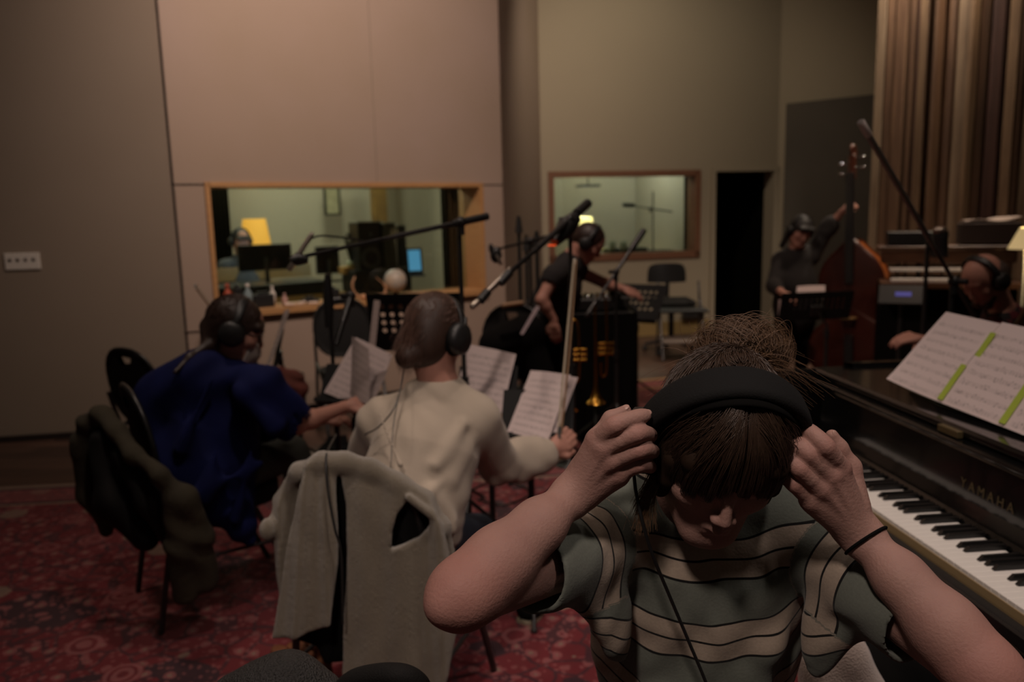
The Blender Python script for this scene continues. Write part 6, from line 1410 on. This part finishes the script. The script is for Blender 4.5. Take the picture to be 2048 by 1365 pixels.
hb = bc + Zb * 1.64 + Nb_ * .09; mb = MB(); mb.box(hb + Zb * .05, (.055, .06, .20), Xb, Nb_, Zb, .012); mb.tube([hb + Zb * (.17 + .045 * math.sin(t)) + Nb_ * (-.01 - .045 * math.cos(t)) * (1 - t / 12) for t in np.linspace(-.5, 7, 24)], [.022 - .0006 * i for i in range(24)], 8); mb.build('scroll', mat('scroll wood', '#5a3020', .35, coat=.5), bs)
for i in range(4):
    mb = MB(); sg = -1 if i % 2 else 1; q = hb + Zb * (.0 + .04 * i); mb.cyl(q, q + Xb * sg * .075, .006, n=8); mb.ell(q + Xb * sg * .085, (.02, .02, .012), n=10, m=8); mb.build('tuning_peg', M['chrome'], bs)
    mb = MB(); mb.tube([bc + Zb * .30 + Nb_ * .16 + Xb * (.018 * (i - 1.5)), bc + Zb * .48 + Nb_ * .235 + Xb * (.022 * (i - 1.5)), bc + Zb * 1.64 + Nb_ * .155 + Xb * (.009 * (i - 1.5))], .0016, 5); mb.build('string', M['chrome'], bs)
mb = MB(); mb.prism([bc + Zb * .48 + Nb_ * .13 + Xb * x + Nb_ * y for x, y in ((-.06, 0), (-.05, .09), (.05, .09), (.06, 0))], Zb * .012); mb.build('bridge', mat('maple bridge', '#9a7a4c', .5), bs)
mb = MB(); mb.box(bc + Zb * .22 + Nb_ * .145, (.07, .02, .26), Xb, Nb_, Zb, .006); mb.build('tailpiece', M['black'], bs)
mb = MB(); mb.cyl(bc, base_b + np.array([0, 0, .002]), .006); mb.build('endpin', M['chrome'], bs)
music_stand('wide perforated music stand in front of the double bass player, seen from behind', (2.18, 5.45), P(1632, 612, 5.45), (-.10, .95, .30), w_=.52, h=.21, rows=4, cols=11, ang=.4)
page([P(1592, 597, 5.49), P(1650, 598, 5.49), P(1650, 572, 5.58), P(1594, 574, 5.58)], sheet_mat('bass part', 4, False, '#c8b6b2', .2), 'pale pages standing on top of the stand of the bass player', group='bass player pages')
page([P(1556, 640, 5.46), P(1574, 640, 5.46), P(1575, 598, 5.50), P(1557, 600, 5.50)], sheet_mat('bass part b', 4, False, '#a8928e', .2), 'narrow page hanging at the left end of the stand of the bass player', group='bass player pages')

# upright electric keyboard against the slats
kb = empty('organ', (3.05, 5.6, 0), 'brown wooden electric organ with two rows of pale keys against the slat wall', 'organ')
ow = mat('organ walnut', '#5c3d29', .4, color2='#472d1e', nscale=6, stretch=(1, 1, 8)); oX = nrm(np.array([.93, -.36, 0])); oY = np.array([-oX[1], oX[0], 0]); oc = np.array([3.06, 5.55, 0])
zk = P(1830, 565, 5.4)[2]
mb = MB(); mb.box(oc + oY * .22 + np.array([0, 0, .48]), (.86, .38, .94), oX, oY, (0, 0, 1), .01); mb.build('cabinet', M['black_matte'], kb)
mb = MB(); mb.box(oc + np.array([0, 0, zk - .03]), (.88, .36, .035), oX, oY); mb.build('key_shelf', ow, kb)
for r_ in range(2):
    for i in range(20): mb = MB(); mb.box(oc + oX * (-.36 + i * .0285) + oY * (-.07 + .13 * r_) + np.array([0, 0, zk + .065 * r_]), (.026, .11, .018), oX, oY); mb.build('key', ivory, kb)
    mb = MB(); mb.box(oc - oX * .09 + oY * (.0 + .13 * r_) + np.array([0, 0, zk + .022 + .065 * r_]), (.58, .02, .016), oX, oY); mb.build('key_rail', M['black_matte'], kb)
mb = MB(); mb.box(oc + oY * .14 + np.array([0, 0, zk + .15]), (.86, .04, .09), oX, oY, (0, 0, 1), .01); mb.build('upper_panel', ow, kb)
mb = MB(); mb.box(oc + oY * .26 + np.array([0, 0, zk + .215]), (.90, .30, .025), oX, oY, (0, 0, 1), .006); mb.build('top_board', ow, kb)
q = oc + oX * .26 + oY * .24 + np.array([0, 0, zk + .31]); mb = MB(); mb.box(q, (.36, .24, .15), oX, oY, (0, 0, 1), .006); bxo = mb.build('box', mat('brown card box', '#3a2c27', .8), None, tuple(q)); tag(bxo, 'dark brown box on the organ top carrying loose papers', 'box')
mb = MB(); mb.grid(lambda u, v: q + oX * (-.16 + .34 * u) + oY * (-.1 + .2 * v) + np.array([0, 0, .085 + .012 * math.sin(7 * u + 3 * v) + .02 * u]), 14, 6); po = mb.build('loose_papers', mat('loose paper', '#b0a096', .9), None, tuple(q)); md = po.modifiers.new('thickness', 'SOLIDIFY'); md.thickness = .008; tag(po, 'loose pale papers lying on the dark brown box', 'papers')
q = oc - oX * .22 + oY * .24 + np.array([0, 0, zk + .28]); mb = MB(); mb.box(q, (.34, .2, .10), oX, oY, (0, 0, 1), .006); tag(mb.build('effects_unit', M['black'], None, tuple(q)), 'low black effects unit on the left of the organ top', 'effects unit')
q = P(1803, 590, 4.9); tbm = empty('tablet', tuple(q), 'tablet with a dim violet-blue screen on a tilted holder left of the guitarist', 'tablet'); tn = nrm(np.array([-.3, -.6, .75])); tr3, tu3, tn3 = desk_frame(tn, (0, 0, 1))
mb = MB(); mb.box(q, (.26, .16, .012), tr3, tu3, tn3, .004); mb.build('tablet_case', M['black'], tbm); mb = MB(); mb.box(q + tn3 * .007 + tr3 * .01, (.09, .035, .001), tr3, tu3, tn3); mb.build('screen', mat('violet screen', (.05, .05, .2), .4, emit='#5a5ab8', estr=.28), tbm)
mb = MB(); mb.cyl((q[0], q[1], .02), q - tn3 * .01, .012); mb.lathe((q[0], q[1], 0), [(0, .002), (.14, .002), (.14, .02), (.012, .03)], 20); mb.build('stand', M['black_metal'], tbm)
lq = P(2052, 498, 4.9); lamp('cream lampshade at the far right edge beside the slat wall', (lq[0], lq[1], lq[2]), .10, .04, .13, 1, mat('cream lampshade', '#c8b894', .8, emit='#ffdc9a', estr=.35), 5, (1, .78, .45), 0)

# equipment table and keyboards in front of the standing woman
tabl = empty('equipment_table', (.56, 5.3, 0), 'table draped in black cloth in front of the standing woman', 'table')
zt_ = P(1190, 628, 5.0)[2]
mb = MB(); mb.box((.56, 5.30, zt_ - .02), (.46, .50, .03), bev=.005); mb.build('table_top', M['black'], tabl)
def drape(u, v):
    per = [(.33, 5.06), (.79, 5.06), (.79, 5.55), (.33, 5.55), (.33, 5.06)]; L4 = [.46, .49, .46, .49]; s_ = u * sum(L4); i = 0
    while i < 3 and s_ > L4[i]: s_ -= L4[i]; i += 1
    a, b = np.array(per[i]), np.array(per[i + 1]); p = a + (b - a) * min(1, s_ / L4[i]); c = np.array([.56, 5.30]); p = p + nrm(p - c) * (.02 + .02 * math.sin(u * 90) * (1 - v)); return (p[0], p[1], .04 + v * (zt_ - .045))
mb = MB(); mb.grid(drape, 140, 6); mb.build('cloth', M['black_matte'], tabl)
mb = MB(); mb.box((.50, 5.25, zt_ + .045), (.30, .30, .08), (1, 0, 0), (0, 1, 0), (0, 0, 1), .01)
tag(mb.build('mixer', M['black'], None, (.50, 5.25, zt_)), 'black mixer with pale knobs on the cloth-covered table', 'mixer')
mxo = bpy.data.objects['mixer']
for i in range(7):
    for j in range(3): mb = MB(); mb.lathe((.38 + i * .04, 5.14 + j * .09, zt_ + .085), [(.011, 0), (.009, .018), (0, .018)], 8); mb.build('knob', M['gunmetal'] if (i + j) % 3 else M['chrome'], mxo)
mb = MB(); mb.box((.72, 5.35, zt_ + .04), (.13, .26, .08), bev=.01); mb.box((.72, 5.37, zt_ + .10), (.12, .2, .035), bev=.01); tag(mb.build('synthesizer', mat('dark grey device', '#2a2a28', .5), None, (.72, 5.35, zt_)), 'dark grey stacked device under the left hand of the standing woman', 'device')
# brass instruments on floor stands
brass = mat('brass lacquer', '#b98a3c', .25, metal=1)
def horn_up(label, base, h=.62, r=.062, s_=1.0):
    root = empty('trumpet', (base[0], base[1], base[2]), label, 'trumpet', 'brass instruments on floor stands'); b = np.array([base[0], base[1], base[2]])
    mb = MB(); pr = [(r * s_ * (.12 + .88 * math.exp(-z / .045)), z) for z in np.linspace(0, .35, 16)]; mb.lathe(b, pr, 24); mb.lathe(b, [(x - .002, z + .001) for x, z in pr], 24); mb.tube([b + np.array([0, 0, .33]), b + np.array([0, 0, h])], .007, 10); mb.build('bell', brass, root)
    mb = MB(); mb.tube(spline([b + np.array([0, 0, h]), b + np.array([.03, 0, h + .04]), b + np.array([.065, 0, h]), b + np.array([.065, 0, .22]), b + np.array([.035, 0, .17]), b + np.array([.03, 0, .25])], 6), .007, 10); mb.build('tubing', brass, root)
    for i in range(3): mb = MB(); z = .30 + .03 * i; mb.tube([b + np.array([.02, .025, z]), b + np.array([.10, .025, z])], .011, 10); mb.ell(b + np.array([.108, .025, z]), (.008, .012, .012), n=8, m=6); mb.build('valve', brass, root)
    mb = MB(); mb.lathe((base[0], base[1], 0), [(0, 0), (.10, 0), (.10, .012), (.012, .02), (.010, base[2] + .05), (0, base[2] + .05)], 16); mb.build('peg_stand', M['black'], root)
q = P(1192, 806, 4.75); horn_up('brass trumpet standing bell down in front of the black table, the brighter one', q)
q = P(1137, 822, 4.6); horn_up('second brass trumpet standing closer to the upright bow', q, .5, .055)
mb = MB(); q0_ = PZ(1150, 860); q1_ = PZ(1222, 822); mb.box((q0_ + q1_) / 2 + np.array([0, 0, .03]), (np.linalg.norm(q1_ - q0_), .07, .035), nrm(q1_ - q0_), np.cross([0, 0, 1], nrm(q1_ - q0_)), (0, 0, 1), .004); tag(mb.build('wooden_plank', mat('tan plank', '#8f6b40', .6), None, tuple(q0_)), 'short tan wooden plank on the small rug below the trumpets', 'plank')

# ================================================================ coats and soft things
def fleece_mat():
    m = mat('cream sherpa fleece', '#857a68', 1.0, color2='#746a59', nscale=25, namt=1, bump=.8, bscale=420, sheen=.6, spec=.05); return m
fl = fleece_mat()
coat = empty('coat', tuple(P(700, 920, 1.98)), 'cream fleece coat draped over a chair back with a dark armhole', 'coat')
s = SDF(P(505, 1100, 1.98) - [.02, .30, .50], P(925, 900, 1.98) + [.02, .34, .06], .005)
Yc = 1.93
def Q(px, py, dy=0.0): return P(px, py, Yc + dy)
def XZ(pts): return [(Q(a, b)[0], Q(a, b)[2]) for a, b in pts]
def fold(base, *ridges):
    """depth of a hanging sheet with soft vertical ridges (x px at the top, x px at the bottom, height, width)"""
    zt_f, zb_f = Q(700, 940)[2], Q(700, 1350)[2]
    def f(X, Z):
        t = np.clip((zt_f - Z) / (zt_f - zb_f), 0, 1); y = base - .035 * t + .02 * np.exp(-((t) / .12))
        for x0, x1, h_, w_ in ridges: xa = Q(x0, 1100)[0]; xb = Q(x1, 1100)[0]; y = y - h_ * np.exp(-(((X - (xa + (xb - xa) * t)) / w_) ** 2))
        return y
    return f
s.slab(XZ([(606, 930), (570, 975), (545, 1015), (530, 1045), (527, 1078), (538, 1100), (545, 1160), (558, 1215), (620, 1215), (650, 1000)]), fold(Yc + .055, (560, 548, .015, .012)), .014, .012, .010)
s.slab(XZ([(612, 926), (640, 916), (668, 925), (676, 1020), (680, 1120), (668, 1236), (640, 1248), (600, 1257), (552, 1264), (566, 1160), (585, 1050)]), fold(Yc - .005, (625, 580, .022, .020), (660, 655, .012, .014)), .011, .008, .008)
s.slab(XZ([(640, 916), (690, 916), (735, 928), (790, 955), (850, 988), (884, 1040), (898, 1095), (912, 1160), (914, 1260), (900, 1330), (870, 1420), (790, 1440), (700, 1430), (688, 1330), (692, 1200), (696, 1100), (690, 1010), (676, 940)]), fold(Yc + .010, (735, 735, .010, .030), (800, 800, .016, .040), (882, 880, .026, .026), (842, 850, .006, .012)), .012, .010, .009)
# rolled-over top edge
s.chain([Q(560, 1000, .07), Q(600, 944, .035), Q(640, 927, .02), Q(690, 925, .02), Q(740, 938, .02), Q(795, 966, .02), Q(852, 1000, .02), Q(884, 1052, .02), Q(898, 1110, .03)], [.018, .022, .023, .022, .021, .020, .019, .018, .016], .022)
s.slab(XZ([(818, 996), (846, 1002), (862, 1022), (860, 1050), (838, 1072), (808, 1086), (784, 1093), (785, 1058), (796, 1026)]), lambda X, Z: X * 0 + Yc, .08, .004, .004, 'cut')
s.cap(Q(818, 996, -.02), Q(862, 1030, -.02), .009, .010, .010)
s.ell(Q(535, 1060, .02), (.022, .024, .030), k=.015)
s.shift(lambda X, Y, Z: .0012 * np.sin(X * 46 + 5 * np.sin(Z * 8)) + .0008 * np.sin(X * 300) * np.sin(Z * 290) * np.sin(Y * 310))
s.build('outer_fleece', fl, coat)
s = SDF(P(520, 1400, 2.0) - [.0, .1, .1], P(930, 930, 2.0) + [.0, .3, .06], .007)
s.slab(XZ([(600, 960), (860, 1000), (880, 1100), (880, 1300), (760, 1330), (690, 1320), (680, 1342), (640, 1345), (625, 1310), (560, 1290), (553, 1240), (590, 1100)]), lambda X, Z: X * 0 + Yc + .055, .022, .02, .012); s.build('dark_lining', M['black_matte'], coat)
mb = MB(); mb.tube(spline([Q(672, 870, .18), Q(655, 903, .03), Q(652, 930, -.022), Q(657, 990, -.045), Q(670, 1060, -.060), Q(682, 1110, -.062), Q(686, 1250, -.065)], 8), .0030, 8); tag(mb.build('audio_cable', M['black'], None, tuple(Q(652, 930))), 'black cable hanging down over the cream fleece coat', 'cable')
# olive coat on the blue woman's chair
ol = mat('olive padded cloth', '#3a3323', .9, color2='#2c271b', nscale=8, bump=.25, bscale=60)
oc_ = empty('coat', tuple(P(190, 830, 2.75)), 'dark olive coat hung over the chair of the woman in blue', 'coat'); s = SDF(P(130, 1100, 2.7) - [.1, .35, .35], P(470, 840, 2.9) + [.1, .35, .12], .0075)
Qo = lambda px, py, Y: P(px, py, Y)
s.chain([Qo(165, 900, 2.80), Qo(178, 848, 2.80), Qo(205, 832, 2.78), Qo(235, 862, 2.72), Qo(270, 910, 2.66), Qo(320, 950, 2.60)], [.030, .035, .035, .030, .028, .024], .03)
s.chain([Qo(165, 880, 2.80), Qo(178, 990, 2.82), Qo(215, 1060, 2.80)], [.036, .036, .025], .03)
s2_ = SDF(s.lo, s.lo + s.h * s.n, .0075); s2_.chain([Qo(205, 880, 2.76), Qo(240, 1000, 2.75), Qo(290, 1075, 2.73)], [.045, .080, .05], .04); s2_.chain([Qo(250, 910, 2.71), Qo(310, 1000, 2.68), Qo(350, 1090, 2.70)], [.040, .055, .04], .04); s2_.shift(lambda X, Y, Z: .003 * np.sin(X * 50 + Z * 30)); s2_.build('dark_lining', M['blackfab'], oc_)
s.chain([Qo(325, 955, 2.60), Qo(365, 1000, 2.62), Qo(395, 1070, 2.66), Qo(410, 1160, 2.70)], [.026, .045, .05, .045], .03); s.chain([Qo(345, 1000, 2.60), Qo(360, 1090, 2.62), Qo(372, 1190, 2.66)], [.03, .045, .04], .03)
s.shift(lambda X, Y, Z: .004 * np.sin(X * 50 + Z * 30 + 3 * np.sin(Z * 15))); s.build('coat_body', ol, oc_)
# brown paper bag, black bags, cloth, shoes
kraft = mat('brown paper', '#7d4a26', .8, color2='#5c331a', nscale=14, bump=.5, bscale=18)
q = PZ(528, 1330); q = np.array([-.66, 2.22, 0]); s = SDF(q - [.16, .16, .0], q + [.16, .16, .30], .006); s.cap(q + [-.03, 0, .08], q + [.03, 0, .16], .075, .06, .03); s.cap(q + [-.06, 0, .2], q + [.05, .02, .22], .035, .03, .02); s.shift(lambda X, Y, Z: .009 * np.sin(X * 90 + 5 * np.sin(Z * 50)) * np.sin(Z * 70 + Y * 40)); s.half((0, 0, .012), (0, 0, -1)); tag(s.build('paper_bag', kraft, None, tuple(q)), 'crumpled brown paper bag on the rug left of the cream fleece coat', 'bag')
q = PZ(545, 800) ; q = P(545, 765, 4.3); s = SDF(q - [.22, .16, .2], q + [.22, .16, .16], .009); s.cap(q + [-.09, 0, -.05], q + [.09, 0, -.04], .10, .10, .04); s.cap(q + [-.06, 0, .04], q + [.08, 0, .03], .05, .05, .03); s.shift(lambda X, Y, Z: .008 * np.sin(X * 50 + 4 * np.sin(Z * 30))); 
tag(s.build('cloth_bag', mat('rust red cloth', '#6d3830', .9, color2='#54291f', nscale=10), None, tuple(q)), 'rust red cloth bag on a low stool beyond the navy shirt', 'bag')
st_ = empty('stool', (q[0], q[1], 0), 'low black stool carrying the rust red bag', 'stool'); mb = MB(); mb.lathe((q[0], q[1], q[2] - .17), [(0, 0), (.17, 0), (.17, .03), (0, .03)], 24); mb.build('seat', M['black'], st_)
for k in range(4): t = k * math.pi / 2 + .5; mb = MB(); mb.cyl((q[0] + .12 * math.cos(t), q[1] + .12 * math.sin(t), q[2] - .165), (q[0] + .16 * math.cos(t), q[1] + .16 * math.sin(t), .005), .012); mb.build('leg', M['black'], st_)
leather = mat('black grained leather', (.030, .029, .028), .5, bump=.9, bscale=260, spec=.5)
lbg = empty('bag', tuple(P(560, 1400, 1.1)), 'black grained leather bag at the lower edge of the frame', 'bag'); s = SDF(P(430, 1500, 1.1) - [.05, .2, .2], P(860, 1330, 1.1) + [.06, .2, .06], .004)
s.cap(P(470, 1400, 1.15), P(575, 1372, 1.12), .040, .045, .02); s.cap(P(575, 1372, 1.12), P(640, 1395, 1.12), .045, .035, .02); s.cap(P(560, 1440, 1.12), P(560, 1530, 1.12), .09, .1, .03); s.build('bag_body', leather, lbg)
mb = MB(); mb.tube(spline([P(680, 1390, 1.10), P(715, 1362, 1.08), P(790, 1352, 1.05), P(835, 1372, 1.05), P(840, 1420, 1.05)], 8), .018, 14); mb.build('handle', M['blackfab'], lbg)
mb = MB(); mb.box(P(700, 1480, 1.1), (.30, .12, .1), bev=.02); mb.build('bag_base', leather, lbg)
pink = mat('pale plush cloth', '#b8a59a', 1.0, bump=.5, bscale=300, sheen=.5, spec=.05)
s = SDF(P(1690, 1400, 1.42) - [.16, .2, .25], P(1690, 1250, 1.42) + [.16, .2, .06], .006); s.ell(P(1672, 1345, 1.42), (.070, .06, .10), k=.03); s.ell(P(1690, 1420, 1.42), (.09, .08, .10), k=.03); s.shift(lambda X, Y, Z: .003 * np.sin(X * 60 + Z * 40)); tag(s.build('cushion', pink, None, tuple(P(1690, 1420, 1.42))), 'pale plush cushion behind the hip of the woman in the striped shirt', 'cushion')
s = SDF(P(1760, 1400, 1.5) - [.2, .2, .25], P(1780, 1270, 1.5) + [.2, .2, .06], .008); s.ell(P(1790, 1400, 1.5), (.12, .08, .16), k=.03); s.shift(lambda X, Y, Z: .006 * np.sin(X * 50 + Z * 30)); tag(s.build('jacket', M['black_matte'], None, tuple(P(1780, 1400, 1.5))), 'black jacket bundled between the pale cushion and the piano', 'jacket')
# guitar case and wooden stick by the standing woman
gc = empty('instrument_case', tuple(P(1000, 650, 4.5)), 'black rounded instrument case propped on the chair left of the standing woman', 'case'); s = SDF(P(960, 760, 4.5) - [.1, .2, .1], P(1080, 590, 4.6) + [.15, .2, .1], .009); s.cap(P(990, 690, 4.5), P(1055, 665, 4.6), .095, .11, .04); s.cap(P(1050, 690, 4.6), P(1075, 745, 4.6), .11, .10, .04); s.build('case_shell', M['black_matte'], gc)
mb = MB(); mb.tube([P(1004, 612, 4.38), P(1045, 606, 4.42)], .014, 10); tag(mb.build('wooden_stick', mat('tan stick', '#8a6a4c', .5), None, tuple(P(1004, 612, 4.38))), 'short tan wooden stick lying on the black instrument case', 'stick')
page([P(1040, 668, 4.32), P(1046, 670, 4.30), P(1080, 614, 4.34), P(1072, 612, 4.38)], sheet_mat('edge part c', 6, False, '#9b8c90', .2), 'page seen edge-on beside the legs of the standing woman', curl=0)
# cables and pedals on the floor
for k, (pts, r_, lb_) in enumerate(((((955, 1000), (1010, 1010), (1060, 985), (1000, 960), (930, 985)), .005, 'black cable coiled on the floor under the right-hand music stand'), (((640, 905), (690, 925), (745, 900), (700, 880)), .005, 'black cable on the rug beneath the pages of the woman in blue'), (((1120, 880), (1180, 905), (1240, 870), (1300, 890)), .005, 'black cable crossing the dark floor behind the raised right hand'), (((700, 1010), (860, 960), (1040, 940), (1200, 905)), .005, 'long black cable running behind the seated string players'))):
    mb = MB(); mb.tube(spline([PZ(a, b, .022) for a, b in pts], 8), r_, 6); tag(mb.build('floor_cable', M['black'], None, tuple(PZ(*pts[0], .02))), lb_, 'cable')
q = PZ(672, 905, .0); mb = MB(); mb.prism([q + np.array(v) for v in ((-.09, -.06, .02), (.09, -.06, .02), (.06, .05, .09), (-.06, .05, .09))], (0, .04, -.0)); mb.box(q + np.array([0, 0, .03]), (.20, .16, .03), bev=.006); tag(mb.build('foot_pedal', M['black_matte'], None, tuple(q)), 'black foot pedal on the rug just beyond the cream fleece coat', 'pedal')
